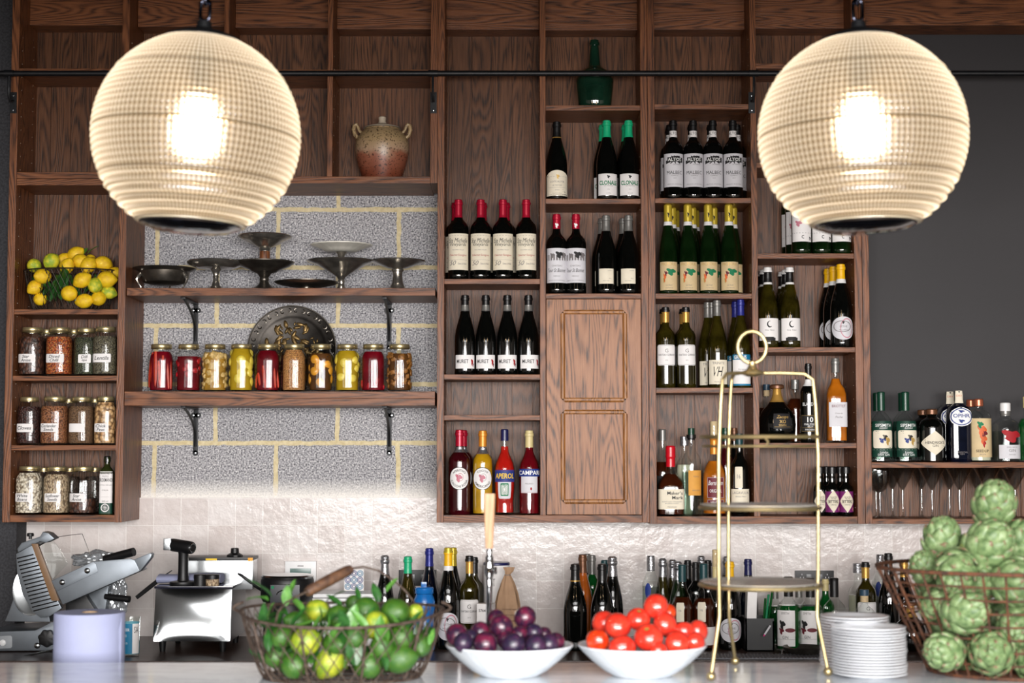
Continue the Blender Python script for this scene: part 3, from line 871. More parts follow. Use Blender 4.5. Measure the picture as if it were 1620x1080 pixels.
class Vessel:
    """one kind of bottle or jar: builds every part's mesh once, then place() makes a thing of copies"""

    def __init__(s, name, prof, H, R, glass, sq=0.0, glass_name='glass_body', inner=None):
        s.name, s.H, s.R, s.sq = name, H, R, sq
        s.pr = [(r * R, z * H) for r, z in PROF[prof]]
        s.parts = []    # (name, mesh, material, [(name, mesh, material)])
        me = MB().lathe([(r * R, z * H) for r, z in refine(PROF[prof])], 32, sq=sq).mesh(glass_name, ang=50)
        s.parts.append((glass_name, me, glass, []))
        if inner: s.fill(*inner)

    def rad(s, z):
        b = s.pr[3][0]; pr = s.pr[2:]
        for (r0, z0), (r1, z1) in zip(pr, pr[1:]):
            if z0 <= z <= z1 and z1 > z0: return r0 + (r1 - r0) * (z - z0) / (z1 - z0)
        return pr[0][0] if z < pr[0][1] else pr[-2][0]

    def fill(s, z0, z1, m, name='liquid', k=0.94, top=True):
        """contents standing inside the glass from z0 to z1 (fractions)"""
        H = s.H; n = 12
        pts = [(0, z0 * H)]
        for i in range(n + 1):
            z = (z0 + (z1 - z0) * i / n) * H
            pts.append((max(0.001, s.rad(z) * k - 0.0004), z))
        pts.append((0, z1 * H))
        s.parts.append((name, MB().lathe(pts, 28, sq=s.sq).mesh(name, ang=50), m, []))
        return s

    def cap(s, z0, z1, m, name='capsule', off=0.0005, top=True, r=None, sub=None):
        """a sleeve that follows the neck from z0 to z1 (fractions), closed on top; r gives it its own radius"""
        H = s.H; n = 12; pts = []
        if r is not None:
            r *= s.R
            pts = [(r * .96, z0 * H), (r, z0 * H + 0.0005), (r, z1 * H - .0012), (r * .93, z1 * H)]
            if top: pts.append((0, z1 * H))
            pts.insert(0, (s.rad(z0 * H) * .9, z0 * H))
        else:
            zs = sorted(set([z0 + (z1 - z0) * i / n for i in range(n + 1)] + [z for _, z in [(p[0], p[1] / H) for p in s.pr] if z0 < z < z1]))
            pts = [(s.rad(z * H) + off, z * H) for z in zs]
            pts.insert(0, (pts[0][0] - off * .9, pts[0][1]))
            if top: pts += [(pts[-1][0] * .92, z1 * H + .0008), (0, z1 * H + .0008)]
        s.parts.append((name, MB().lathe(pts, 24).mesh(name, ang=35), m, []))
        return s

    def bend(s, v2, zc, off, a0=0.0):
        r0 = s.rad(zc); out = []
        for u, w in v2:
            z = zc + w; a = a0 + u / max(r0, 1e-4)
            r = (s.rad(z)) * sqf(a, s.sq) + off
            out.append((r * math.sin(a), -r * math.cos(a), z))
        return out

    def label(s, z0, z1, width, m, shape='rect', a0=0.0, name='label', off=0.0005, text=(), motif=()):
        """paper from z0 to z1 (fractions of H), WIDTH in bottle diameters measured round the glass
        text: (string, v, height, material[, maxwidth[, shear[, bold[, u]]]]) in label units; v, u from -1 to 1
        motif: (shape, u, v, w, h, material[, name])"""
        H = s.H; h = (z1 - z0) * H; w = width * 2 * s.R; zc = (z0 + z1) / 2 * H; a0 = R_(a0)
        v, f = grid2d(w, h, max(6, int(w / .004)), max(2, int(h / 0.012))) if shape == 'rect' else outline2d(shape, w, h)
        mb = MB().add(s.bend(v, zc, off, a0), f)
        kids = []
        for mo in motif:
            sh, u, vv, mw, mh, mm = mo[:6]; nm = mo[6] if len(mo) > 6 else 'printed_motif'
            if sh == 'rect': pv, pf = grid2d(mw * w, mh * h, 8, 1)
            elif sh == 'line': pv, pf = grid2d(mw * w, 0.0006, 8, 1)
            elif sh == 'frame':
                pv, pf = [], []
                ww, hh, t = mw * w / 2, mh * h / 2, 0.0007
                for (x0_, x1_, y0_, y1_) in ((-ww, ww, hh - t, hh), (-ww, ww, -hh, -hh + t), (-ww, -ww + t, -hh, hh), (ww - t, ww, -hh, hh)):
                    gv, gf = grid2d(x1_ - x0_, y1_ - y0_, 8, 2); n0 = len(pv)
                    pv += [(p[0] + (x0_ + x1_) / 2, p[1] + (y0_ + y1_) / 2) for p in gv]; pf += [tuple(i + n0 for i in q) for q in gf]
            elif sh == 'ring':
                n = 40; pv = [(mw * w / 2 * k * math.cos(2 * PI * i / n), mh * h / 2 * k * math.sin(2 * PI * i / n)) for k in (1, .9) for i in range(n)]
                pf = [(i, (i + 1) % n, n + (i + 1) % n, n + i) for i in range(n)]
            else: pv, pf = outline2d(sh, mw * w, mh * h)
            pv = [(p[0] + u * w / 2, p[1] + vv * h / 2) for p in pv]
            kids.append((nm, MB().add(s.bend(pv, zc, off + .0003, a0), pf).mesh(nm, fix=False), mm))
        for k, tx in enumerate(text):
            st, vv, th, tm = tx[:4]; mw = tx[4] if len(tx) > 4 and tx[4] else .86; sh = tx[5] if len(tx) > 5 else 0; bo = tx[6] if len(tx) > 6 else 0.0
            u = tx[7] if len(tx) > 7 else 0
            tv, tf, tw, tt = text2d(st, sh, bo)
            k_ = th * h / max(tt, 0.35)
            kx = min(k_, mw * w / tw)
            arc = tx[8] if len(tx) > 8 else None
            if arc:   # set on a circle of ARC label heights; vv = +1 top, -1 bottom
                Rr = arc * h; out = []
                for p in tv:
                    if vv > 0: aa = p[0] * k_ / Rr; out.append((math.sin(aa) * (Rr + p[1] * k_), math.cos(aa) * (Rr + p[1] * k_)))
                    else: aa = p[0] * k_ / Rr; out.append((math.sin(aa) * (Rr - p[1] * k_), -math.cos(aa) * (Rr - p[1] * k_)))
                pv = out
            else:
                pv = [(p[0] * kx + u * w / 2, p[1] * k_ + vv * h / 2) for p in tv]
            kids.append(('lettering', MB().add(s.bend(pv, zc, off + .0006, a0), tf).mesh('lettering', fix=False, smooth=False), tm))
        s.parts.append((name, mb.mesh(name, fix=False), m, kids))
        return s

    def add(s, name, me, m, kids=()):
        s.parts.append((name, me, m, list(kids))); return s

    def place(s, x, y, z, label, cat='bottle', group=None, rz=0.0, small=False):
        o = thing(s.name, label, cat, (x, y, z), R_(rz), group)
        for nm, me, m, kids in s.parts:
            c = part(nm, me, m, o)
            if not small:
                for kn, km, kmat in kids: part(kn, km, kmat, c)
        return o


Y1, Y2, Y3 = YF + 0.046, YF + 0.129, YF + 0.203
ORD = ['first', 'second', 'third', 'fourth', 'fifth', 'sixth', 'seventh', 'eighth', 'ninth', 'tenth']


def hgt(cx, top, zb, Y): return Z(cx, top, Y) - zb


def row(ves, xs, ztop, Y, labels, group, py, rz=None, cat='bottle'):
    for i, px in enumerate(xs):
        ves.place(X(px, py, Y), Y, ztop, labels[i], cat, group, rz=(rz[i] if rz else 0))


def lr(n):
    return {1: ['only one'], 2: ['left one', 'right one'], 3: ['leftmost', 'middle one', 'rightmost'],
            4: ['leftmost', 'second from left', 'third from left', 'rightmost'],
            5: ['leftmost', 'second from left', 'middle one', 'fourth from left', 'rightmost']}[n]


# ================================================================== wine cabinet, first column
z = SHZ['C1a'][0]
V = Vessel('wine_bottle', 'bdx', hgt(760, 316, z, Y1), M1(16.4, Y1), BLACK_GLASS)
V.cap(.775, 1.0, F_MAGENTA)
V.label(.115, .565, 1.25, CREAM, text=[('Ste Michelle', .62, .13, INK, .80, .35), ('Vineyards', .38, .12, INK, .66, .35), ('COLUMBIA VALLEY', .1, .028, INK_GREY, .5),
                                     ('Cabernet Sauvignon', -.2, .075, INK_RED, .72, .35), ('50', -.62, .13, INK_GREY, .3, .35, 0, -.42), ('Chateau Ste Michelle', -.66, .05, INK_GREY, .36, .3, 0, .34)],
        motif=[('line', 0, .88, .9, 0, INK_GREY), ('line', 0, -.45, .8, 0, INK_GREY)])
g = 'crimson-capped red wines with tall cream labels'
row(V, (725.2, 760.5, 795.7, 832.5), z, Y1, [f'crimson-capped red wine with tall cream script label, {k} of the front row' for k in lr(4)], g, 400)
row(V, (720.5, 764, 800.5), z, Y2, [f'crimson-capped red wine hidden behind the {k} cream-labelled bottle' for k in ('first', 'second', 'third')], g, 400)

z = SHZ['C1a'][1]
V = Vessel('wine_bottle', 'bgy', hgt(768, 467, z, Y1), M1(16.2, Y1), BLACK_GLASS)
V.cap(.79, 1.0, F_BLACK).cap(.80, .875, F_GREY, 'capsule_band', .0009, top=False)
V.label(.075, .245, 1.12, PAPER, text=[('MURET', .05, .28, INK, .54, 0, .01, -.24)], motif=[('blob', .66, -.05, .13, .55, INK_RED), ('blob', .78, -.45, .08, .35, INK_MAROON)])
g = 'black wine bottles with short white labels'
row(V, (735.6, 768.5, 802.5, 836), z, Y1, [f'black-capped wine with short white label and red flourish, {k} on its shelf' for k in lr(4)], g, 540, rz=(2, -2, 0, 14))

z = SHZ['C1a'][3]
V = Vessel('vermouth_bottle', 'bdx', hgt(727, 680, z, Y1), M1(17.2, Y1), DARK_RED)
V.cap(.81, 1.0, F_MAGENTA).cap(.735, .80, F_SILVER, 'neck_band', .0004, top=False)


def round_label(V, a, b, c, cb, z0=.295, z1=.565, a0=0):
    V.label(z0, z1, 1.0, INK, 'oval', a0, 'label_rim')
    V.label(z0 + .008, z1 - .008, .95, PAPER, 'oval', a0, 'label', .0010,
            text=[(a, 1, .10, INK, .8, 0, .01, 0, .37), (b, -1, .11, INK, .8, 0, .012, 0, .37)],
            motif=[('blob', -.05, .05, .34, .42, c), ('ring', .1, .12, .3, .36, cb), ('line', -.05, -.05, .3, 0, PAPER), ('line', 0, .12, .3, 0, PAPER)])


round_label(V, 'APERITIVO', 'COCCHI ROSA', INK_PINK, INK_RED)
V.place(X(727, 750, Y1), Y1, z, 'dark red vermouth with crimson cap and round white label', 'bottle')
V.place(X(732.5, 750, Y2), Y2, z, 'dark red vermouth mostly hidden behind the round-labelled red one', 'bottle')
V = Vessel('vermouth_bottle', 'bdx', hgt(763.6, 681, z, Y1), M1(16.6, Y1), CLEAR, inner=(.02, .72, YELLOW_SPIRIT))
V.cap(.81, 1.0, F_ORANGE).cap(.735, .80, F_SILVER, 'neck_band', .0004, top=False)
round_label(V, 'COCCHI', 'AMERICANO', INK_PINK, INK_GREY)
V.place(X(763.6, 750, Y1), Y1, z, 'golden yellow vermouth with orange cap and round white label', 'bottle')
V = Vessel('aperitif_bottle', 'aperol', hgt(798.3, 679, z, Y1), M1(16.4, Y1), CLEAR, inner=(.03, .80, RED_SPIRIT))
V.cap(.865, 1.0, F_NAVY)
V.label(.19, .44, .66, GREYPAPER, 'round_rect', 0, 'lower_label', text=[('APERITIVO', .3, .06, INK_GREEN, .6)], motif=[('round_rect', 0, -.15, .6, .6, INK_GREEN, 'printed_panel'), ('round_rect', 0, -.15, .5, .5, PAPER, 'printed_panel')])
V.label(.385, .525, 1.12, INK_BLUE, 'rect', 0, 'brand_band', .0010, text=[('APEROL', 0, .44, INK_YELLOW, .86, .1, .02)], motif=[('line', 0, .84, 1, 0, INK_RED), ('line', 0, -.84, 1, 0, INK_RED)])
V.place(X(798.3, 750, Y1), Y1, z, 'bright orange-red aperitif with navy cap and blue band label', 'bottle')
V = Vessel('bitter_bottle', 'shoulder', hgt(837.2, 681, z, Y1), M1(16.6, Y1), CLEAR, inner=(.02, .82, RUBY))
V.cap(.80, 1.0, F_CREAM)
V.label(.26, .46, .86, GREYPAPER, 'rect', 0, 'lower_label', text=[('MILANO', .1, .09, INK_GREY, .5)], motif=[('oval', .2, -.5, .1, .18, INK_RED), ('line', 0, -.92, 1, 0, INK_RED)])
V.label(.455, .545, 1.22, INK_BLUE, 'rect', 0, 'brand_band', .0010, text=[('CAMPARI', 0, .58, INK_WHITE, .92, 0, .02)])
V.place(X(837.2, 750, Y1), Y1, z, 'ruby red bitter with cream cap and blue band over pale label', 'bottle')

# ================================================================== second column
z = SHZ['C1b'][0]
H = hgt(940.7, 64, z, Y2); R = M1(30.5, Y2)
DM = thing('demijohn', 'big green glass demijohn with a slim neck behind the iron rail', 'demijohn', (X(940.7, 140, Y2), Y2, z))
MB().lathe([(0, .004), (R * .6, .002), (R * .79, 0), (R * .83, .006), (R * .90, H * .14), (R * .97, H * .30), (R, H * .40), (R * .985, H * .45), (R * .90, H * .51), (R * .72, H * .565), (R * .48, H * .605),
            (R * .34, H * .64), (R * .295, H * .70), (R * .25, H * .84), (R * .215, H * .92), (R * .27, H * .93), (R * .27, H * .965), (R * .22, H * .97), (R * .22, H), (R * .16, H), (R * .15, H * .9), (0, H * .88)], 40).build('glass_body', DEMI_GLASS, DM, ang=50)

z = SHZ['C1b'][1]
V = Vessel('wine_bottle', 'bgy', hgt(881, 193, z, Y1), M1(16.8, Y1), BLACK_GLASS)
V.cap(.785, 1.0, F_BLACK).cap(.79, .80, F_GOLD, 'capsule_band', .0009, top=False)
V.label(.04, .365, 1.3, CREAM, 'arch', text=[('COTE-ROTIE', .1, .07, INK_GREY, .62), ('LES TERRASSES', -.18, .04, INK_GREY, .5), ('SYRAH', -.55, .04, INK_GREY, .3), ('MIS EN BOUTEILLE', -.8, .03, INK_GREY, .6)],
        motif=[('blob', .05, .5, .12, .2, INK_GOLD), ('line', 0, -.35, .7, 0, INK_GREY), ('frame', 0, -.2, .9, .7, INK_GREY)])
V.place(X(881, 260, Y1), Y1, z, 'lone black-capped bottle with arched cream label left of the green-capped pair')
V = Vessel('wine_bottle', 'bgy', hgt(976, 191, z, Y1), M1(16.6, Y1), BLACK_GLASS)
V.cap(.785, 1.0, F_GREEN, 'screw_cap')
V.label(.045, .315, 1.1, PAPER, text=[('CLONALE', .16, .21, INK_GREEN, .84, 0, .03), ('SAUVIGNON', -.12, .05, INK_GREY, .4), ('2016', -.45, .04, INK_GREY, .15), ('VICTORIA', -.8, .035, INK_GREY, .5)], motif=[('blob', 0, .72, .14, .16, INK)])
g = 'mint-capped bottles with white labels'
row(V, (960, 994.5), z, Y1, ['mint green capped bottle with white label, left of the front pair', 'mint green capped bottle with white label, right of the front pair'], g, 260, rz=(6, 4))
row(V, (954, 990), z, Y2, ['mint green capped bottle behind the left one of the pair', 'mint green capped bottle behind the right one of the pair'], g, 260)

z = SHZ['C1b'][2]
V = Vessel('wine_bottle', 'bdx', hgt(880.5, 339, z, Y1), M1(16.2, Y1), BLACK_GLASS)
V.cap(.815, 1.0, F_MAGENTA)
V.label(.815, .90, .25, F_MAGENTA, 'rect', 0, 'capsule_crest', .0008, motif=[('blob', 0, 0, .7, .8, INK_WHITE)])
V.label(.135, .565, 1.28, GREYPAPER, text=[('CHATEAU', -.02, .05, INK_GREY, .4), ('Tour St Bonnet', -.28, .11, INK, .74, .35), ('MEDOC', -.62, .04, INK_GREY, .3), ('GRAND VIN DE BORDEAUX', -.86, .03, INK_GREY, .7)],
        motif=[('rect', 0, .46, .9, .16, INK_GREY), ('blob', .2, .62, .34, .22, INK), ('blob', -.35, .58, .2, .16, INK_GREY), ('blob', .62, .6, .2, .2, INK_GREY), ('line', 0, .28, .94, 0, INK)])
g = 'red-capped bottles with engraved landscape labels'
row(V, (880.7, 911.3), z, Y1, ['red-capsuled claret with landscape engraving label, left of the two', 'red-capsuled claret with landscape engraving label, right of the two'], g, 420, rz=(0, -6))
V = Vessel('wine_bottle', 'bgy', hgt(960, 341, z, Y1), M1(17, Y1), BLACK_GLASS)
V.cap(.80, 1.0, F_GREY)
V.label(.125, .315, .72, CREAM, text=[('DOMAINE', .72, .05, INK_GREY, .3, 0, 0, .5), ('2015', -.3, .06, INK_GREY, .2, 0, 0, .5), ('PINOT NOIR', -.62, .05, INK_GREY, .7)], a0=-3)
g = 'grey-capped burgundy bottles with small square labels'
row(V, (959, 994.5), z, Y1, ['grey-capsuled burgundy bottle with small square label, left of the pair', 'grey-capsuled burgundy bottle with small square label, right of the pair'], g, 420, rz=(0, -4))
row(V, (952.5, 986), z, Y2, ['dark burgundy bottle tucked behind the left square-labelled one', 'dark burgundy bottle tucked behind the right square-labelled one'], g, 420)

# ================================================================== third column
z = SHZ['C2a'][0 + 1]
V = Vessel('wine_bottle', 'bdx', hgt(1110, 191, z, Y1), M1(15.6, Y1), BLACK_GLASS)
V.cap(.80, 1.0, F_BLACK)
V.label(.785, .865, 1.0, PAPER, 'rect', 0, 'neck_label', .0009, text=[('ALTOS', .2, .4, INK, .5)], motif=[('line', 0, -.7, 1, 0, INK), ('line', 0, .8, 1, 0, INK)])
V.label(.145, .565, 1.32, GREYPAPER, text=[('ALTOS', .64, .10, INK_WHITE, .54, 0, .02), ('LAS HORMIGAS', .34, .026, INK, .3, 0, 0, .2), ('MALBEC', -.14, .10, INK, .62, .0), ('CLASICO', -.32, .035, INK_GREY, .42), ('2015', -.48, .03, INK_GREY, .2), ('MENDOZA ARGENTINA', -.84, .03, INK_GREY, .7)],
        motif=[('banner', 0, .62, .72, .24, INK)])
g = 'black bottles with white and black banner labels'
nm = 'white-labelled red wine with black banner'
row(V, (1065, 1096.7, 1127.8, 1159.5), z, Y1, [f'{nm}, {k} in the front row' for k in lr(4)], g, 250, rz=(3, 0, -1, -3))
row(V, (1060, 1094, 1124.5, 1166), z, Y2, [f'{nm}, half hidden behind the {k} front one' for k in ORD[:4]], g, 250)
row(V, (1058.5,), z, Y3, [f'{nm}, farthest back in the left corner of its shelf'], g, 250)

z = SHZ['C2a'][2]
V = Vessel('wine_bottle', 'slim', hgt(1105, 324, z, Y1), M1(14.6, Y1), GREEN_GLASS)
V.cap(.81, 1.0, F_YELLOW, 'screw_cap').cap(.765, .808, F_WHITE, 'neck_band', .0005, top=False)
V.label(.85, .92, .2, F_YELLOW, 'rect', 0, 'cap_emblem', .0007, motif=[('blob', 0, 0, .5, .9, INK)])
V.label(.04, .355, 1.15, BEIGE, text=[('PICPOUL', .84, .10, INK_GOLD, .9), ('DE PINET', -.66, .04, INK_GREY, .3), ('COTEAUX', -.84, .04, INK_GREY, .5)],
        motif=[('blob', .2, .3, .5, .28, INK_GREEN), ('blob', -.3, .18, .16, .2, INK_MAROON), ('blob', -.42, -.1, .14, .34, INK_ORANGE), ('blob', -.5, -.3, .1, .2, INK_GOLD)])
g = 'green bottles with yellow caps and vine labels'
nm = 'slim green bottle with yellow cap and vine label'
row(V, (1057.2, 1088.6, 1120.8, 1153.6), z, Y1, [f'{nm}, {k} in the front row' for k in lr(4)], g, 420)
row(V, (1064, 1096, 1129.5, 1160.5), z, Y2, [f'{nm}, just behind the {k} front one' for k in ORD[:4]], g, 420)
row(V, (1069, 1100.5), z, Y3, [f'{nm}, third deep behind the {k} front one' for k in ORD[:2]], g, 420)

z = SHZ['C2a'][3]
V = Vessel('wine_bottle', 'bdx', hgt(1054, 486, z, Y1), M1(15.2, Y1), OLIVE_GLASS)
V.cap(.81, .945, F_GOLD).cap(.94, 1.0, F_BLACK, 'capsule_top', .0009)


def guiraud(V):
    V.label(.275, .53, 1.12, PAPER, 'round_rect', text=[('G', .42, .18, INK_GREY, .2), ('CHATEAU GUIRAUD', .02, .09, INK, .84), ('2015', -.5, .05, INK_GREY, .2)], motif=[('frame', 0, 0, .95, .92, INK)])


guiraud(V); V_GUI = V
g = 'olive bottles with gold capsules and white framed labels'
row(V, (1053.3, 1085.4), z, Y1, ['olive sweet wine with gold capsule and white framed label, left of two', 'olive sweet wine with gold capsule and white framed label, right of two'], g, 560)
row(V, (1050, 1081), z, Y2, ['gold-capsuled wine standing behind the left framed label', 'gold-capsuled wine standing behind the right framed label'], g, 560)
V = Vessel('wine_bottle', 'bgy', hgt(1135, 475, z, Y1), M1(15.8, Y1), OLIVE_GLASS)
V.cap(.82, 1.0, F_GREY, 'screw_cap')
V.label(.04, .315, 1.1, CREAM, text=[('TRINITE', .74, .10, INK_GREY, .6), ('VH', .05, .40, INK, .44, .4), ('VIN BLANC', -.8, .05, INK_GREY, .5)])
row(V, (1134.8,), z, Y1, ['pale-labelled white wine with grey screw cap and black monogram'], None, 560)
row(V, (1126.5, 1120), (z), Y2, ['grey-capped wine directly behind the monogram label', 'grey-capped wine standing left behind the monogram label'], None, 560)
V = Vessel('wine_bottle', 'bgy', hgt(1172, 474, z, Y1), M1(15.2, Y1), OLIVE_GLASS)
V.cap(.82, 1.0, F_BLUE, 'screw_cap')
V.label(.045, .315, 1.14, PAPER, text=[('Sauvignon', .2, .08, INK_GREY, .4, .3)])
V.label(.315, .375, 1.14, INK_TEAL, 'rect', 0, 'brand_band', .0006, text=[('GRONS', 0, .7, INK_WHITE, .6, 0, .03, -.2)])
V.label(.025, .045, 1.14, INK_TEAL, 'rect', 0, 'lower_band', .0006)
row(V, (1172.2,), z, Y1, ['blue-capped white wine with teal band across its label'], None, 560)
row(V, (1164,), z, Y2, ['blue-capped bottle in shadow behind the teal-banded one'], None, 560)

z = SHZ['C2a'][4]
V = Vessel('whisky_bottle', 'makers', hgt(1061, 705, z, Y1), M1(20.4, Y1), CLEAR, sq=.5, inner=(.03, .60, BROWN_SPIRIT))
V.cap(.86, 1.0, F_REDWAX, 'wax_seal').cap(.70, .862, F_REDWAX, 'wax_drip', .0011, top=False)
V.label(.10, .385, 1.30, CREAM, text=[("Maker's", .62, .17, INK, .60, 0, .01, .15), ('Mark', .16, .17, INK, .42, 0, .01, .3), ('KENTUCKY STRAIGHT', -.25, .06, INK_GREY, .6), ('BOURBON WHISKY', -.42, .05, INK_GREY, .4), ('Handmade', -.75, .07, INK_GREY, .3, .3)])
row(V, (1061,), z, Y1, ['square bourbon bottle with dripping red wax top and cream label'], None, 760)
V = Vessel('whisky_bottle', 'lagav', hgt(1047, 679, z, Y2), M1(17, Y2), CLEAR, inner=(.03, .62, BROWN_SPIRIT))
V.cap(.87, 1.0, F_GREY, 'stopper')
V.label(.20, .46, 1.0, INK)
row(V, (1048.5,), z, Y2, ['brown spirit bottle with grey stopper behind the red wax one'], None, 760)
V = Vessel('tequila_bottle', 'tequila', hgt(1094, 677, z, Y1), M1(15.4, Y1), CLEAR, inner=(.02, .50, CLEAR_SPIRIT))
V.cap(.865, .925, F_BLACK, 'collar', .0012, top=False).cap(.925, 1.0, F_DKGREEN, 'stopper', r=.34)
V.label(.235, .52, .80, ORANGE_LABEL, 'rect', 22, text=[('TEQUILA', .5, .06, INK_GREY, .4), ('REPOSADO', -.6, .05, INK_GREY, .5)])
row(V, (1094,), z, Y1, ['clear tequila bottle with green stopper and orange side label'], None, 760)
V = Vessel('liqueur_bottle', 'tequila', hgt(1083, 690, z, Y2), M1(13.5, Y2), CLEAR, inner=(.02, .64, PALE_SPIRIT))
V.cap(.88, 1.0, F_SILVER, 'stopper', r=.5)
row(V, (1083,), z, Y2, ['pale cloudy liqueur with patterned stopper behind the clear tequila'], None, 760)
V = Vessel('whisky_bottle', 'bourbon', hgt(1129.5, 666, z, Y1), M1(19.2, Y1), CLEAR, inner=(.03, .58, AMBER))
V.cap(.82, .845, F_GOLD, 'cork_collar', r=.40, top=False).cap(.845, 1.0, CORK, 'cork', r=.32).cap(.65, .82, F_ORANGE, 'capsule')
V.label(.19, .41, .72, INK_MAROON, 'rect', 0, text=[('Bernheim', .45, .22, INK_WHITE, .86, .35), ('ORIGINAL', -.3, .16, INK_WHITE, .7)], motif=[('frame', 0, 0, .96, .96, INK_WHITE)])
V.label(.11, .175, .72, INK_MAROON, 'rect', 0, 'lower_label', text=[('WHEAT', 0, .5, INK_WHITE, .6)], motif=[('frame', 0, 0, .96, .9, INK_WHITE)])
row(V, (1130,), z, Y1, ['amber bourbon with cork top, orange neck and maroon label'], None, 760)
V = Vessel('whisky_bottle', 'shoulder', hgt(1170, 686, z, Y1), M1(15.2, Y1), BLACK_GLASS)
V.cap(.83, 1.0, F_TEAL)
V.label(.34, .60, .40, CREAM, 'round_rect', -12, text=[('16', .1, .2, INK_GREY, .4)])
V.label(.10, .33, 1.15, CREAM, 'rect', 0, 'lower_label', text=[('LAGAVULIN', .6, .14, INK_GREY, .8), ('SINGLE MALT', .2, .07, INK_GREY, .5)])
row(V, (1170,), z, Y1, ['black whisky bottle with teal cap and cream oval label'], None, 760)
V = Vessel('liqueur_bottle', 'shoulder', hgt(1150, 677, z, Y2), M1(14, Y2), DARK_RED)
V.cap(.85, 1.0, F_DKGREEN, 'stopper')
row(V, (1148,), z, Y2, ['dark bottle with green stopper behind the amber bourbon'], None, 760)
V = Vessel('liqueur_bottle', 'shoulder', hgt(1161, 677, z, Y3), M1(13, Y3), BLACK_GLASS)
V.cap(.85, 1.0, F_BROWN, 'stopper')
row(V, (1162,), z, Y3, ['dark bottle with bronze stopper at the back of the bourbon shelf'], None, 760)

# ================================================================== fourth column
z = SHZ['C2b'][2]
V = Vessel('wine_bottle', 'bdx', hgt(1299, 276, z, Y1), M1(15.4, Y1), GREEN_GLASS)
V.cap(.80, 1.0, F_WHITE)
V.label(.15, .56, 1.25, PAPER, text=[('Vinho', .30, .12, INK, .5, .3, 0, .3), ('c', -.72, .1, INK, .1)], motif=[('line', 0, -.46, 1, 0, INK), ('line', 0, -.5, 1, 0, INK), ('blob', -.35, .1, .3, .2, INK_PINK), ('blob', .7, -.8, .12, .12, INK)])
g = 'green white-labelled bottles under the globe lamp'
nm = 'green wine with white band label below the lamp'
row(V, (1267.4, 1299, 1330.5), z, Y1, [f'{nm}, {k} of the front three' for k in lr(3)], g, 370)
row(V, (1257.5,), z, Y2, [f'{nm}, second deep in the left file'], g, 370)
row(V, (1250.5,), z, Y3, [f'{nm}, third deep in the left file'], g, 370)

z = SHZ['C2b'][3]
V = Vessel('wine_bottle', 'bgy', hgt(1233, 423, z, Y1), M1(15.8, Y1), OLIVE_GLASS)
V.cap(.81, .945, F_BLACK).cap(.94, 1.0, F_WHITE, 'capsule_top', .0009).cap(.785, .812, F_WHITE, 'neck_band', .0007, top=False)
V.label(.085, .36, 1.22, PAPER, text=[('Vina Tibon', -.06, .07, INK_GREY, .6, .3)], motif=[('crescent', 0, .46, .22, .30, INK), ('rect', 0, -.88, .5, .14, INK), ('rect', 0, -.78, .36, .1, INK)])
g = 'white-topped bottles with black crescent labels'
nm = 'white-topped bottle with crescent emblem label'
row(V, (1215.2, 1250), z, Y1, [f'{nm}, front of the left file', f'{nm}, front of the right file'], g, 500)
row(V, (1208.8, 1243.5), z, Y2, [f'{nm}, second in the left file', f'{nm}, second in the right file'], g, 500)
row(V, (1204.5, 1238), z, Y3, [f'{nm}, last in the left file', f'{nm}, last in the right file'], g, 500)
V = Vessel('wine_bottle', 'bgy', hgt(1331, 418, z, Y1), M1(17.4, Y1), BLACK_GLASS)
V.cap(.82, 1.0, F_SUN, 'screw_cap').cap(.77, .82, F_WHITE, 'neck_band', .0007, top=False)


def oval_lab(V):
    V.label(.09, .365, 1.22, GREYPAPER, 'oval', text=[('LETHE', .15, .08, INK_GREY, .4), ('MCLAREN', -.15, .06, INK_GREY, .5)], motif=[('ring', .25, 0, .5, .85, INK_PINK), ('ring', -.1, .15, .7, .5, INK_GREY), ('blob', -.02, .5, .1, .14, INK)])


oval_lab(V); V_YEL = V
g = 'yellow-capped bottles with oval labels'
row(V, (1331,), z, Y1, ['front yellow-capped black bottle with oval white label'], g, 500)
row(V, (1319.5,), z, Y2, ['middle yellow-capped bottle in the file of three'], g, 500)
row(V, (1311,), z, Y3, ['rear yellow-capped bottle in the file of three'], g, 500)

z = SHZ['C2b'][4]
V = Vessel('rum_bottle', 'globe', hgt(1230.6, 608, z, Y1), M1(29.5, Y1), BLACK_GLASS)
V.cap(.70, .93, F_GOLD, 'neck_sleeve', .0008, top=False).cap(.93, 1.0, F_BROWN, 'stopper', .0012)
V.label(.24, .50, .50, INK, 'rect', 8, text=[('Zacapa', .52, .26, INK_GOLD, .95, .35), ('XO', -.06, .22, INK_GOLD, .35), ('SOLERA', -.52, .1, INK_GOLD, .6)], motif=[('line', 0, -.75, .9, 0, INK_GOLD)])
V.place(X(1231, 660, Y1), Y1 + .022, z, 'round black rum decanter with gold neck and gold script')
V = Vessel('whisky_bottle', 'round', hgt(1212, 608, z, Y3), M1(12, Y3), CLEAR, inner=(.03, .6, BROWN_SPIRIT))
V.cap(.80, .92, CORK, 'cork', r=.40).cap(.90, 1.0, F_BLUEGREY, 'stopper', r=.46)
row(V, (1213,), z, Y3, ['slate-capped corked bottle peeping out behind the round rum decanter'], None, 660)
V = Vessel('whisky_bottle', 'shoulder', hgt(1257, 600, z, Y2), M1(15.5, Y2), CLEAR, inner=(.03, .70, BROWN_SPIRIT))
V.cap(.85, 1.0, F_GREY, 'stopper', r=.42)
row(V, (1258.5,), z, Y2 + .02, ['brown spirit bottle with silver cap between rum and black madeira'], None, 660)
V = Vessel('madeira_bottle', 'bdx', hgt(1279.3, 575, z, Y1), M1(13.2, Y1), BLACK_GLASS)
V.cap(.86, 1.0, F_BLACK).cap(.715, .80, F_WHITE, 'neck_label', .0006, top=False)
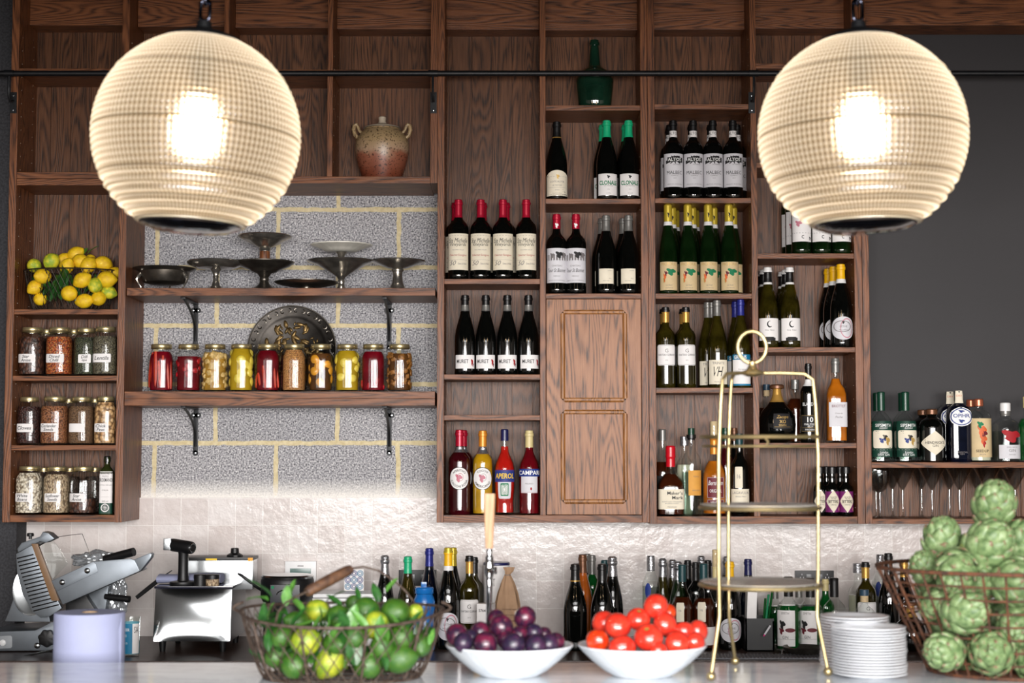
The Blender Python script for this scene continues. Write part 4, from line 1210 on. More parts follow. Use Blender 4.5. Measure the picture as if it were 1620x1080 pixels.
V.label(.14, .35, 1.2, INK, 'rect', 0, text=[('10', .45, .32, INK_WHITE, .3, 0, .02), ('MALMSEY', -.1, .12, INK_WHITE, .6), ('RICH', -.36, .1, INK_WHITE, .3), ('MADEIRA', -.74, .1, INK_WHITE, .5)], motif=[('frame', 0, 0, .96, .96, INK_GOLD), ('line', 0, -.52, .94, 0, INK_GOLD)])
V.label(.46, .515, 1.0, BLACK_GLASS, 'rect', 0, 'brand_band', text=[("BLANDY'S", 0, .8, INK_WHITE, .9)])
row(V, (1279.5,), z, Y1, ['slim black madeira bottle with gold-framed number ten label'], None, 660)
V = Vessel('brandy_bottle', 'shoulder', hgt(1322.6, 567, z, Y1), M1(16.6, Y1), CLEAR, inner=(.03, .76, AMBER), sq=.35)
V.cap(.835, 1.0, F_GREY, 'capsule')
V.label(.19, .48, .82, GREYPAPER, 'rect', 4, text=[('BRIOTTET', .68, .11, INK_MAROON, .72), ('Creme de', .1, .06, INK_GREY, .4, .3), ('Peche', -.2, .09, INK_GREY, .4, .3)])
row(V, (1322.6,), z, Y1, ['tall amber liqueur bottle with plain white rectangular label'], None, 660)

z = SHZ['C2b'][5]
V = Vessel('bitters_bottle', 'bitters', hgt(1316.6, 738, z, Y1), M1(11, Y1), BLACK_GLASS)
V.cap(.86, 1.0, F_BLACK, 'cap', .001)
V.label(.08, .50, 1.5, INK_PURPLE, 'rect', 0, 'wrap_label', .0004)
V.label(.07, .53, 1.12, CREAM, 'diamond', 0, 'diamond_label', .0009, text=[('THE BITTER', .36, .06, INK, .4), ('TRUTH', .22, .06, INK, .3), ('BITTERS', -.02, .11, INK, .62, 0, .02), ('CREOLE', -.3, .06, INK, .34)], motif=[('line', 0, .1, .8, 0, INK), ('line', 0, -.16, .8, 0, INK)])
V.label(.10, .18, .2, INK_PINK, 'oval', 55, 'seal', .0009)
g = 'small purple-labelled bitters bottles'
nm = 'small bitters bottle with purple diamond label'
row(V, (1316.6, 1338.5), z, Y1, [f'{nm}, left of the front pair', f'{nm}, right of the front pair'], g, 790)
row(V, (1308, 1329.5), z, Y2, [f'{nm}, behind and left of the left front one', f'{nm}, behind the gap of the front pair'], g, 790)
V.parts[2] = ('wrap_label', V.parts[2][1], INK, [])
row(V, (1297.5,), z, Y1 + .025, ['small bitters bottle with dark label beside the purple ones'], None, 790)

# ================================================================== gin shelf
z = SHZ['D'][0]
V = Vessel('gin_bottle', 'gin', hgt(1395, 620, z, Y1), M1(16.6, Y1), CLEAR, inner=(.04, .50, CLEAR_SPIRIT))
V.cap(.735, 1.0, F_DKGREEN, 'wax_seal', .0012)
V.label(.075, .585, 1.3, INK_DKGREEN, 'rect', 0, text=[('SIPSMITH', .76, .085, INK_WHITE, .86, 0, .01), ('London', .62, .05, INK_WHITE, .3, .3), ('London', -.74, .06, INK_WHITE, .3, .3), ('DRY GIN', -.88, .06, INK_WHITE, .56)],
        motif=[('round_rect', 0, -.02, .82, .50, CREAM), ('blob', .1, .12, .2, .14, INK), ('blob', -.1, -.08, .26, .16, INK_BLUE), ('blob', .3, -.1, .2, .26, INK_GOLD), ('line', 0, -.6, 1, 0, INK_WHITE)])
g = 'green-waxed gin bottles with picture labels'
row(V, (1394.5, 1433), z, Y1, ['green-waxed gin with picture label against the oak upright', 'green-waxed gin with picture label, next to the dark apothecary bottle'], g, 690, rz=(0, 4))
row(V, (1388, 1428), z, Y2, ['green-waxed gin behind the one against the oak upright', 'green-waxed gin behind the one beside the apothecary bottle'], g, 690)
V = Vessel('gin_bottle', 'apoth', hgt(1474.5, 647, z, Y1), M1(20.3, Y1), BLACK_GLASS)
V.cap(.895, 1.0, F_BROWN, 'stopper', .001)
V.label(.13, .59, 1.22, CREAM, 'diamond', 0, text=[("HENDRICK'S", .04, .11, INK, .80, 0, .01), ('GIN', -.22, .1, INK, .26)])
row(V, (1474.5,), z, Y1, ['squat black apothecary gin bottle with cream diamond label'], None, 690)
row(V, (1461,), z, Y2 + .02, ['squat black apothecary bottle behind the diamond-labelled one'], None, 690)
V = Vessel('gin_bottle', 'navy', hgt(1515.4, 618, z, Y1), M1(17.4, Y1), NAVY_GLASS, sq=.6)
V.cap(.835, 1.0, F_BLACK, 'stopper', .001)
V.label(.825, 1.0, .30, CREAM, 'rect', 0, 'tax_strip', .0018, text=[('DRY', .2, .14, INK_ORANGE, .7)])
V.label(.50, .77, .95, INK_WHITE, 'oval', 0, 'badge', .0006, text=[('OPIHR', .1, .2, INK_BLUE, .7, 0, .02)], motif=[('ring', 0, 0, .9, .9, INK_BLUE), ('blob', 0, -.45, .3, .2, INK_BLUE), ('blob', 0, .55, .3, .16, INK_BLUE)])
V.label(.10, .16, .6, NAVY_GLASS, 'rect', 0, 'foot_text', text=[('ORIENTAL', .3, .4, INK_GREY, .8), ('GIN', -.5, .4, INK_GREY, .3)])
row(V, (1517,), z, Y1, ['dark navy gin bottle with round white badge and paper strip'], None, 690)
row(V, (1503,), z, Y2 + .02, ['dark navy gin bottle half hidden behind the badged one'], None, 690)
V = Vessel('spirit_bottle', 'seed', hgt(1550, 631, z, Y1), M1(18.8, Y1), CLEAR, inner=(.03, .69, PALE_SPIRIT))
V.cap(.885, 1.0, F_COPPER, 'stopper', .001)
V.label(.08, .69, 1.36, BEIGE, 'rect', 0, text=[('SEEDLIP', -.68, .07, INK, .60, 0, .01), ('SPICE 94', -.86, .03, INK_GREY, .3)],
        motif=[('blob', -.02, .38, .30, .34, INK_ORANGE), ('blob', .12, .2, .22, .22, INK_MAROON), ('blob', .06, -.08, .24, .3, INK_ORANGE), ('blob', .1, -.3, .12, .2, INK_RED), ('blob', -.12, .68, .2, .2, INK_GREEN)])
g = 'copper-capped spirits with beige labels'
row(V, (1549,), z, Y1, ['copper-capped spirit bottle with beige label and orange plume drawing'], g, 690)
row(V, (1537,), z, Y2, ['copper-capped spirit bottle behind the orange plume label'], g, 690)
V = Vessel('gin_bottle', 'round', hgt(1591, 637, z, Y1), M1(21.8, Y1), CLEAR, inner=(.04, .52, CLEAR_SPIRIT))
V.cap(.86, 1.0, F_WHITE, 'stopper', .001).cap(.78, .86, F_GREY, 'neck_band', .0008, top=False)
V.label(.06, .29, .95, GREYPAPER, 'rect', 10, text=[('SMALL BATCH', .66, .09, INK_GREY, .7), ('GIN', .2, .22, INK_GREY, .3), ('DISTILLED', -.4, .08, INK_GREY, .6)])
V.label(.33, .56, .84, INK_RED, 'blob', 12, 'red_fish_print', .0006)
row(V, (1591,), z, Y1, ['clear gin bottle with white cap, red print and grey label'], None, 690)
V = Vessel('gin_bottle', 'gin', hgt(1622, 627, z, Y1), M1(15, Y1), CLEAR, inner=(.03, .66, BRIGHT_GREEN))
V.cap(.83, 1.0, F_CREAM, 'stopper', .001)
row(V, (1625,), z, Y1 + .02, ['bright green bottle cut off by the picture edge on the gin shelf'], None, 690)

# ================================================================== preserving jars
G_STAR = grains('star_anise_pieces', [(58, 34, 26), (96, 56, 38), (40, 24, 20)], 95, stretch=(1, 1, .7))
G_CHILLI = grains('chilli_flakes', [(176, 66, 26), (206, 110, 44), (140, 40, 20), (220, 150, 80)], 190)
G_DILL = grains('dried_green_herb', [(58, 64, 40), (80, 84, 56), (44, 50, 34)], 210)
G_GREYHERB = grains('grey_green_seed', [(96, 90, 70), (124, 116, 92), (70, 66, 54)], 200)
G_CLOVE = grains('cloves', [(52, 24, 20), (72, 34, 26), (36, 18, 16)], 150)
G_CORI = grains('coriander_seed', [(150, 92, 58), (170, 112, 72), (122, 70, 44)], 170)
G_TAN = grains('brown_seed', [(126, 92, 62), (142, 108, 76), (104, 74, 50)], 300)
G_CHICK = grains('chickpeas', [(214, 168, 116), (226, 186, 136), (196, 146, 96)], 78, rough=.4)
G_BEAN = grains('white_beans', [(222, 208, 184), (236, 226, 206), (204, 186, 158)], 105, rough=.4)
G_SUN = grains('sunflower_seeds', [(186, 160, 128), (206, 184, 152), (160, 132, 102)], 160, stretch=(1, 1, .6))
G_MUST = grains('grain_mustard', [(206, 140, 72), (222, 164, 98), (180, 112, 54)], 300)
G_DARK = grains('dark_spice', [(46, 30, 22), (66, 44, 32)], 150)
L_RED = mat('red_pickling_brine', (116, 6, 24), 0.5, var=0.5, vs=22, spec=0.1)
L_RED2 = mat('deep_red_brine', (110, 8, 22), 0.5, var=0.45, vs=20, spec=0.1)
L_AMB = mat('amber_brine', (176, 132, 50), 0.5, var=0.5, vs=26, spec=0.1)
L_YEL = mat('yellow_brine', (176, 144, 26), 0.5, var=0.22, vs=24, spec=0.1)
L_BRN = mat('brown_brine', (88, 54, 22), 0.5, var=0.5, vs=24, spec=0.1)
P_CARROT = mat('red_stained_carrot', (206, 60, 34), 0.35, var=0.35, vs=40, coat=.2)
P_BEET = mat('red_pickled_root', (188, 28, 40), 0.3, var=0.4, vs=40, coat=.3)
P_CAULI = mat('pickled_cauliflower', (226, 190, 120), 0.5, var=0.35, vs=120, bump=.4, bs=240)
P_LEMON = mat('preserved_lemon', (240, 214, 84), 0.35, var=0.14, vs=50, coat=.2)
P_ORANGE = mat('preserved_orange_slice', (238, 164, 48), 0.35, var=0.3, vs=30, coat=.2)
P_BROWN = mat('pickled_walnut_piece', (170, 112, 50), 0.5, var=0.55, vs=90, bump=.5, bs=160)
JAR_GLASS = thin_glass('jar_glass', (252, 253, 252), ior=1.45)


def blobs(R, H, z0, z1, r0, r1, n, seed, sx=1.0, sz=1.0, bumpy=0.0, kr=1.0):
    """pieces of food pressed against the inside of a jar"""
    rn = random.Random(seed); mb = MB(); put = []
    for i in range(n):
        for tr in range(30):
            r = rn.uniform(r0, r1); a = rn.uniform(-PI * .75, PI * .75); z = rn.uniform(z0 * H + r * sz, max(z0 * H + r * sz + .001, z1 * H - r * sz))
            p = Vector(((R * .965 * kr - r * .8) * math.sin(a), -(R * .965 * kr - r * .8) * math.cos(a), z))
            if all((p - q).length > (r + s) * .72 for q, s in put): break
        put.append((p, r)); ph = rn.uniform(0, 6)
        fn = (lambda v, b=bumpy, ph=ph, r=r: v * (1 + b * mnoise.noise(v * (2.2 / r) + Vector((ph, ph, 0))))) if bumpy else None
        mb.sphere(r, 12, 8, at(*p, rx=rn.uniform(-.6, .6), ry=rn.uniform(-.6, .6), rz=a, s=(sx, .8, sz)), fn)
    return mb


def sticks(R, H, z0, z1, r, n, seed):
    rn = random.Random(seed); mb = MB()
    for i in range(n):
        a = -1.25 + 2.5 * i / (n - 1) + rn.uniform(-.08, .08)
        x = (R * .955 - r) * math.sin(a); y = -(R * .955 - r) * math.cos(a); t = rn.uniform(-.006, .006)
        za, zb = z0 * H + rn.uniform(0, .01), z1 * H - rn.uniform(0, .04)
        k = rn.uniform(.75, 1.15)
        pts = [(x + t * (j / 5 - .5) * 2, y, za + (zb - za) * j / 5) for j in range(6)]
        mb.tube(pts, [r * k * q for q in (.5, .85, 1, 1, .95, .6)], 8)
    return mb


def jar(label, px, Y, zb, top, hw, fill, lab=None, group=None, pieces=None, cat='jar', level=.80, rz=0):
    """clip of a mason jar: glass, filling, metal lid and band, sticker; PIECES = (name, mesh, material)"""
    H = hgt(px, top, zb, Y); R = M1(hw, Y)
    V = Vessel('preserve_jar' if pieces else 'storage_jar', 'mason', H, R, JAR_GLASS, sq=.10)
    if fill: V.fill(.045, level, fill, 'filling', .84 if pieces else .955)
    V.parts.append(('lid', MB().lathe([(R * .70, H * .915), (R * .775, H * .915), (R * .79, H * .925), (R * .785, H * .985), (R * .765, H * .997), (R * .62, H), (0, H)], 32).mesh('lid', ang=30), LID, [
        ('screw_band', MB().lathe([(R * .79, H * .905), (R * .805, H * .91), (R * .80, H * .93), (R * .79, H * .935)], 32).mesh('screw_band'), BRASS)]))
    if lab:
        lines, w, u = lab
        tx = []
        for i, s in enumerate(lines):
            tx.append((s, (.42 - .84 * i) if len(lines) > 1 else 0, .36 if len(lines) > 1 else .44, INK, .84, .25, .012))
        V.label(.27, .445, w, PAPER, 'round_rect', u, 'sticker', .0006, text=tx)
    if pieces:
        for nm, mb, m in pieces(R, H): V.parts.append((nm, mb.mesh(nm), m, []))
        V.label(.26, .43, .62, JAR_GLASS, 'oval', 0, 'embossed_panel', .0008)
        V.parts.pop()
    return V.place(X(px, 600, Y), Y, zb, label, cat, group, rz=rz)


YJ = YF + 0.062; YJ2 = YF + 0.155
zA = SHZ['A']   # 108, 272, 489, 594, 704, bottom
z = zA[3]; g = 'spice jars on the upper jar shelf'
jar('jar of dark star anise at the left end of the upper jar shelf', 50, YJ, z, 518, 20, G_STAR, (['Star', 'Anise'], .72, -12), g)
jar('jar of orange chilli flakes on the upper jar shelf', 93, YJ, z, 518, 20.5, G_CHILLI, (['Diced', 'Chilli'], .70, -6), g)
jar('jar of dark green dried herb on the upper jar shelf', 135, YJ + .012, z, 519, 18.5, G_DILL, (['Dill', 'tips'], .52, 8), g)
jar('jar of grey-green seed nearest the right side of its shelf', 166, YJ - .012, z, 517, 19.5, G_GREYHERB, (['Lentils'], .72, -4), g)
jar('jar of dark spice behind star anise and chilli flakes', 73, YJ2, z, 521, 18, G_DARK, None, g)
jar('jar of dark spice behind chilli flakes and green herb', 116, YJ2, z, 521, 18, G_DARK, None, g)
z = zA[4]; g = 'spice jars on the middle jar shelf'
jar('jar of near-black cloves at the left end of its shelf', 47.5, YJ, z, 628, 18.5, G_CLOVE, (['Cloves'], .72, -8), g)
jar('jar of reddish brown coriander seed with a handwritten sticker', 88, YJ, z, 627, 22, G_CORI, (['Coriander', 'Seeds'], .64, -10), g)
jar('jar of fine tan seed with a blank cream sticker', 130, YJ, z, 627.5, 20, G_TAN, ([], .62, -8), g)
jar('jar of pale orange chickpeas by the right side panel', 168, YJ, z, 627, 17.5, G_CHICK, (['Chick', 'Peas'], .64, -10), g, level=.88)
jar('jar standing behind coriander seed and tan seed', 109.5, YJ2, z, 630, 17, G_CLOVE, None, g)
jar('jar standing behind tan seed and chickpeas', 151, YJ2, z, 630, 17, G_DARK, None, g)
z = zA[5]; g = 'spice jars on the bottom jar shelf'
jar('jar of white beans at the left end of the bottom shelf', 50, YJ, z, 737, 21, G_BEAN, (['White', 'Beans'], .62, -14), g, level=.86)
jar('jar of pale sunflower seeds on the bottom shelf', 93, YJ, z, 737.5, 20.5, G_SUN, (['Sunflower', 'Seeds'], .62, -4), g, level=.84)
jar('one-third full jar of star anise beside the oil bottle', 134.5, YJ, z, 737.5, 20.5, G_STAR, (['Star', 'Anise'], .64, -14), g, level=.33)
jar('lidded jar peeping out behind beans and sunflower seeds', 72, YJ2, z, 739, 17, G_DARK, None, g)
jar('lidded jar behind sunflower seeds and star anise', 113, YJ2, z, 739, 17, G_DARK, None, g)
jar('lidded jar behind the part-filled star anise jar', 152, YJ2, z, 739, 15, G_DARK, None, g)
V = Vessel('oil_bottle', 'oil', hgt(169.5, 721.6, z, YJ), M1(10.2, YJ), mat('olive_oil_glass', (40, 46, 20), .05, var=.3, coat=.5), sq=.6)
V.cap(.89, 1.0, F_BLACK)
V.label(.16, .74, 1.12, PAPER, 'rect', 0, text=[('OLIVE OIL', .86, .04, INK_GREY, .5), ('PRIMO', .72, .05, INK_GREY, .4), ('VERDEMANDE', .5, .10, INK, .96, 0, .01), ('EXTRA VIRGIN', .2, .04, INK_GREY, .8), ('ITALIA', -.1, .04, INK_GREY, .5), ('500 ml', -.75, .05, INK_GREY, .4)], motif=[('line', 0, .62, .9, 0, INK_GREY), ('line', 0, -.5, .9, 0, INK_GREY)])
V.label(.02, .20, 1.13, INK_DKGREEN, 'rect', 0, 'green_band', .0008, motif=[('oval', 0, .1, .5, .8, PAPER), ('oval', 0, .1, .4, .62, INK_DKGREEN), ('blob', 0, .1, .2, .4, PAPER)])
V.place(X(170, 770, YJ), YJ - .01, z, 'slim dark olive oil bottle with white label by the spice jars', 'bottle')

# ten preserve jars on the lower floating shelf
YP = YF + 0.10
g = 'preserve jars along the lower floating shelf'


def pj(px, label, fill, pieces, level=.80): jar(label, px, YP, zf2, 544.5, 20.6, fill, None, g, pieces, level=level)


pj(255, 'preserve jar of long red roots at the left end', L_RED, lambda R, H: [('root_sticks', sticks(R, H, .06, .84, .0088, 7, 1), P_CARROT)], .84)
pj(298, 'preserve jar of small red pickled roots under a half-hidden bracket', L_RED2, lambda R, H: [('root_pieces', blobs(R, H, .30, .78, .010, .015, 16, 2), P_BEET)], .74)
pj(339.7, 'preserve jar of pale cauliflower florets', L_AMB, lambda R, H: [('florets', blobs(R, H, .04, .86, .011, .017, 34, 3, bumpy=.5), P_CAULI)], .82)
pj(381.5, 'preserve jar of big whole lemons below the silver tray edge', L_YEL, lambda R, H: [('lemon_halves', blobs(R, H, .05, .92, .020, .026, 13, 4, sz=1.15), P_LEMON)], .90)
pj(423.5, 'preserve jar of crimson brine with orange carrot sticks', L_RED2, lambda R, H: [('carrot_sticks', sticks(R, H, .05, .60, .0075, 6, 5), P_CARROT)], .86)
pj(465, 'preserve jar of solid grain mustard', G_MUST, lambda R, H: [], .88)
pj(507.3, 'preserve jar of orange slices with dark cloves', L_BRN, lambda R, H: [('orange_slices', blobs(R, H, .08, .80, .018, .024, 14, 7, sz=1.2), P_ORANGE), ('cloves', blobs(R, H, .2, .8, .0018, .0026, 16, 8, kr=.985), INK)], .80)
pj(549.3, 'preserve jar of pale yellow lemons with cloudy sediment', L_YEL, lambda R, H: [('lemon_halves', blobs(R, H, .14, .88, .018, .024, 15, 9, sz=1.1), P_LEMON)], .86)
pj(590.3, 'preserve jar of plain clear crimson brine', L_RED, lambda R, H: [('root_sticks', sticks(R, H, .05, .30, .007, 4, 10), P_BEET)], .84)
pj(631.8, 'preserve jar of dark brown knobbly pickles at the right end', L_BRN, lambda R, H: [('pickle_pieces', blobs(R, H, .05, .84, .011, .016, 34, 11, bumpy=.6), P_BROWN)], .80)

# round embossed tray leaning on the wall behind the jars
tx, tR = X(461.5, 552, 6.555), M1(71, 6.555)
TR = thing('serving_tray', 'round dark pewter tray with scrolled rim leaning behind the preserve jars', 'tray', (tx, 6.545, zf2))
tilt = R_(7)
MT = at(0, 0, 0, rx=PI / 2 - tilt) @ Matrix.Translation((0, tR, 0))
MB().lathe([(0, 0), (tR * .70, 0), (tR * .74, .004), (tR * .80, .007), (tR * .96, .010), (tR, .013), (tR, .010), (tR * .95, .006), (tR * .7, -.003), (0, -.003)], 64, MT).build('tray', mat('dark_embossed_metal', (50, 47, 44), .38, metal=.9, var=.4, vs=30), TR)
sw = MB()
for k in range(18):
    a0 = 2 * PI * k / 18
    for sgn in (1, -1):
        pts = []
        for i in range(16):
            t = i / 15; th = sgn * t * 4.2; rr = tR * (.062 * (1 - .75 * t))
            cx, cy = tR * .875 * math.cos(a0 + sgn * .085), tR * .875 * math.sin(a0 + sgn * .085)
            pts.append((cx + rr * math.cos(th + a0), cy + rr * math.sin(th + a0), .0105))
        sw.tube(pts, .0019, 5)
sw.tube([(tR * .985 * math.cos(2 * PI * i / 64), tR * .985 * math.sin(2 * PI * i / 64), .013) for i in range(64)], .0025, 6, closed=True)
sw.v = [tuple(MT @ Vector(p)) for p in sw.v]
sw.build('scroll_relief', mat('worn_scroll_relief', (120, 114, 106), .3, metal=1.0, var=.4, vs=40), TR)
re_ = MB(); rn = random.Random(5)
for i in range(110):
    a = rn.uniform(0, 2 * PI); r = tR * .62 * math.sqrt(rn.uniform(0, 1)); s = tR * rn.uniform(.05, .12)
    re_.sphere(1, 10, 6, MT @ at(r * math.cos(a), r * math.sin(a), .001, rz=rn.uniform(0, 3), s=(s, s * .42, .004)))
re_.build('centre_relief', mat('worn_gilt_relief', (132, 108, 68), .42, metal=.8, var=.6, vs=50), TR)

# ================================================================== silver stands on the upper floating shelf
YS = YF + 0.13


def stand(name, label, px, hw, prof, m, zb, Y=YS, cat='cake stand', parts=(), split=None):
    """lathe thing; prof in pixels: (radius, height above base). SPLIT = index where the dish begins"""
    k = Y / FPX
    o = thing(name, label, cat, (X(px, 440, Y), Y, zb))
    pr = [(r * k, h * k) for r, h in prof]
    if split:
        MB().lathe(pr[:split + 1], 40).build('pedestal', m, o); MB().lathe(pr[split:], 48).build('dish', m, o)
    else: MB().lathe(pr, 48).build('dish', m, o)
    return o


ft = stand('footed_dish', 'shallow black silver dish on three scrolled legs at the shelf end', 260.5, 48,
           [(0, 10.5), (24, 11), (34, 14), (38, 22), (40, 31), (49, 35), (50, 36.5), (47, 36.8), (38, 33), (35, 22), (30, 15), (0, 13)], PEWTER, zf1, cat='dish')
for a in (-62, 62, 180):
    k = YS / FPX; c, s_ = math.sin(R_(a)), -math.cos(R_(a))
    pts = [((36 + d) * k * c, (36 + d) * k * s_, h * k) for d, h in ((2, 28), (6, 22), (9, 17), (6, 11), (2, 6), (2, 2), (6, 1.2))]
    MB().tube(pts, [.006, .0085, .006, .004, .0035, .004, .003], 8).build('leg', SILVER, ft)
stand('cake_stand', 'flat tarnished cake stand next to the three-legged dish', 341.5, 45,
      [(0, 0), (20, 0), (20, 1.5), (14, 4), (7, 9), (4.5, 17), (4.2, 22), (5, 23), (4.2, 25), (6, 31), (9, 35), (30, 37), (43, 42), (46, 46), (45, 48), (40, 45), (28, 41), (0, 40)], SILVER, zf1, split=11)
stand('compote', 'large dark pewter compote supporting a smaller stand', 418, 47,
      [(0, 0), (22, 0), (22, 2), (15, 7), (9, 12), (7, 17), (8, 20), (7, 23), (11, 29), (20, 32), (24, 35), (40, 41), (47, 46), (47.5, 48), (45, 47.5), (36, 42), (16, 37.5), (0, 37)], PEWTER, zf1, Y=YS + .02, cat='compote', split=9)
zt_ = zf1 + 37.2 * (YS + .02) / FPX
st2 = stand('cake_stand', 'small silver stand with wooden stem raised on the pewter compote', 418.5, 43,
            [(0, 0), (15, 0), (15, 2), (9, 4), (8, 10), (8, 28), (9, 29), (10, 31), (8, 33), (18, 37), (30, 43), (42, 48), (44, 51), (42, 53), (38, 49), (14, 41), (0, 40)], SILVER, zt_, Y=YS + .02, split=8)
MB().lathe([(8.2 * YS / FPX, 10.5 * YS / FPX), (8.5 * YS / FPX, 12 * YS / FPX), (8.5 * YS / FPX, 26 * YS / FPX), (8.2 * YS / FPX, 27.5 * YS / FPX)], 24).build('wooden_stem', WV, st2)
stand('serving_dish', 'low flat silver dish with fluted underside between the compotes', 485, 51,
      [(0, 0), (18, 0), (18, 1), (10, 2.5), (10, 4), (30, 6), (46, 9.5), (51, 12), (51, 13), (46, 11), (28, 7.5), (0, 6.5)], PEWTER, zf1, Y=YS - .05, cat='dish')
stand('compote', 'tall silver compote with a white plate raised on it', 540, 54,
      [(0, 0), (17, 0), (17, 1.5), (9, 4), (6, 9), (5, 14), (6, 17), (5, 20), (7, 24), (14, 29), (24, 35), (40, 44), (54, 48.5), (55, 50), (50, 50), (38, 46), (20, 34), (0, 28)], SILVER, zf1, Y=YS + .03, cat='compote', split=9)
zt_ = zf1 + 31 * (YS + .03) / FPX
ws = thing('plate_stand', 'white fluted plate on a flared silver stem above the tall compote', 'cake stand', (X(540, 400, YS + .03), YS + .03, zt_))
k = (YS + .03) / FPX
MB().lathe([(0, 0), (10 * k, 0), (10 * k, 1 * k), (4.5 * k, 4 * k), (3.6 * k, 12 * k), (4 * k, 20 * k), (6 * k, 29 * k), (9 * k, 33 * k), (0, 33.5 * k)], 28).build('stem', SILVER, ws)
MB().lathe([(0, 33.5 * k), (24 * k, 33.5 * k), (28 * k, 36 * k), (36 * k, 39 * k), (49 * k, 43 * k), (49 * k, 44.5 * k), (38 * k, 42 * k), (27 * k, 39 * k), (0, 37 * k)], 60, ripple=lambda a, z: 1 + .018 * math.cos(20 * a)).build('plate', mat('cream_porcelain', (232, 228, 216), .25, var=.05, coat=.3), ws)
stand('compote', 'polished silver compote standing alone nearest the wine shelves', 629, 44,
      [(0, 0), (18.5, 0), (18.5, 2), (13, 5), (9, 13), (7.5, 24), (8, 31), (10, 32), (10, 34.5), (8, 36), (18, 38), (32, 43), (43, 47), (44, 49), (41, 49.3), (28, 45), (12, 40), (0, 39)], SILVER, zf1, cat='compote', split=9)

# ================================================================== stoneware jar high on the left
zb = SHZ['B']; YQ = YF + 0.115; k = YQ / FPX
SJ = thing('stoneware_jar', 'lidded rust and cream stoneware jar with two ear handles', 'jar', (X(604.5, 240, YQ), YQ, zb))


def mat_stone():
    t = NT('ash_glazed_stoneware'); tc = t.n('ShaderNodeTexCoord').outputs['Object']
    s = t.n('ShaderNodeSeparateXYZ'); t.L.new(tc, s.inputs[0])
    f = t.math('ADD', t.math('DIVIDE', s.outputs[2], 82 * k), t.math('MULTIPLY', t.math('SUBTRACT', t.noise(tc, 14, 3), .5), .55))
    base = t.ramp(f, [(.12, lin((120, 62, 42))), (.42, lin((150, 92, 70))), (.55, lin((176, 146, 118))), (.80, lin((168, 142, 104)))])
    sp = t.ramp(t.noise(tc, 130, 3), [(.36, lin((70, 50, 30))), (.44, (1, 1, 1, 1))])
    t.L.new(t.mix(.8, base, sp, 'MULTIPLY'), t.b.inputs['Base Color']); t.b.inputs['Roughness'].default_value = .35
    return t.m


M_STONE = mat_stone()
body = [(0, 0), (29, 0), (31, 1.5)]
for i in range(25):
    t = i / 24; h = 2 + 81 * t
    r = 31 + 12.5 * math.sin(min(1, t / .66) * PI / 2) if t < .66 else 43.5 * math.cos((t - .66) / .34 * 1.0) ** .75
    if t > .66: r = max(r, 27)
    body.append((r + .5 * math.sin(h * 1.9), h))
body += [(28, 84), (26, 84.5), (0, 84.5)]
MB().lathe([(r * k, h * k) for r, h in body], 48).build('body', M_STONE, SJ)
MB().lathe([(30 * k, 84.6 * k), (29 * k, 86 * k), (22 * k, 88.5 * k), (12 * k, 91 * k), (7 * k, 93 * k), (5.6 * k, 96 * k), (6.2 * k, 102.5 * k), (4.5 * k, 104 * k), (0, 104 * k)], 36).build('lid', mat('pale_stoneware_lid', (206, 190, 168), .4, var=.2, vs=40), SJ)
for sg in (-1, 1):
    pts = [(sg * x * k, -4 * k, h * k) for x, h in ((36, 66), (43, 74), (45.5, 82), (44, 89), (41, 91), (38.5, 87), (36.5, 81), (31, 75))]
    MB().tube(pts, [.007, .008, .008, .008, .007, .006, .006, .006], 10).build('ear_handle', M_STONE, SJ)

# ================================================================== stemmed glasses on the gin shelf's lower board
zg2 = SHZ['D'][1]


def make_glass(kind, Y):
    k = Y / FPX
    if kind == 'martini': pr_b = [(2.2, 46), (22, 80.5), (22.3, 80.5), (2.4, 44)]; pr_s = [(9.5, .3), (9.8, .8), (3, 2.2), (1.4, 6), (1.6, 24), (2.6, 34), (2.2, 44), (0, 45)]
    else: pr_b = [(2.5, 42), (10, 48), (14, 58), (14.5, 75), (14.8, 75), (14.3, 57), (10, 46), (2.5, 40)]; pr_s = [(9, .3), (9.3, .8), (3, 2.5), (1.6, 6), (1.8, 26), (3, 34), (2.5, 41), (0, 42)]
    return (MB().lathe([(r * k, h * k) for r, h in pr_b], 32).mesh('bowl'), MB().lathe([(0, .1 * k)] + [(r * k, h * k) for r, h in pr_s], 24).mesh('stem'))


STEMG = thin_glass('stemware_glass', (240, 242, 242), ior=2.3)


def glasses(name, kind, xs, Y, labels, group):
    b, s_ = make_glass(kind, Y)
    for px, lb in zip(xs, labels):
        o = thing(name, lb, 'glass', (X(px, 780, Y), Y, zg2), 0, group)
        part('bowl', b, STEMG, o); part('stem', s_, STEMG, o)


YG1, YG2 = YF + .068, YF + .168
glasses('martini_glass', 'martini', (1428, 1474.5, 1518, 1562, 1606), YG1, [f'martini glass, {k} in the front rank' for k in ('first from the oak upright', 'second from the oak upright', 'third from the oak upright', 'fourth from the oak upright', 'at the picture edge')], 'martini glasses in the front rank')
glasses('martini_glass', 'martini', (1412, 1458, 1502, 1545, 1588), YG2, [f'martini glass at the back, seen {k}' for k in ('left of the first front glass', 'between first and second front glasses', 'between second and third front glasses', 'between third and fourth front glasses', 'near the picture edge')], 'martini glasses in the back rank')
glasses('wine_glass', 'wine', (1392,), YG1 - .015, ['small round-bowled glass standing against the oak upright'], None)
glasses('wine_glass', 'wine', (1386,), YG2 - .04, ['round-bowled glass behind the one against the oak upright'], None)

# ================================================================== bottles on the back counter
YC = 6.14


def cz(px, top, Y): return Z(px, top, Y) - ZC


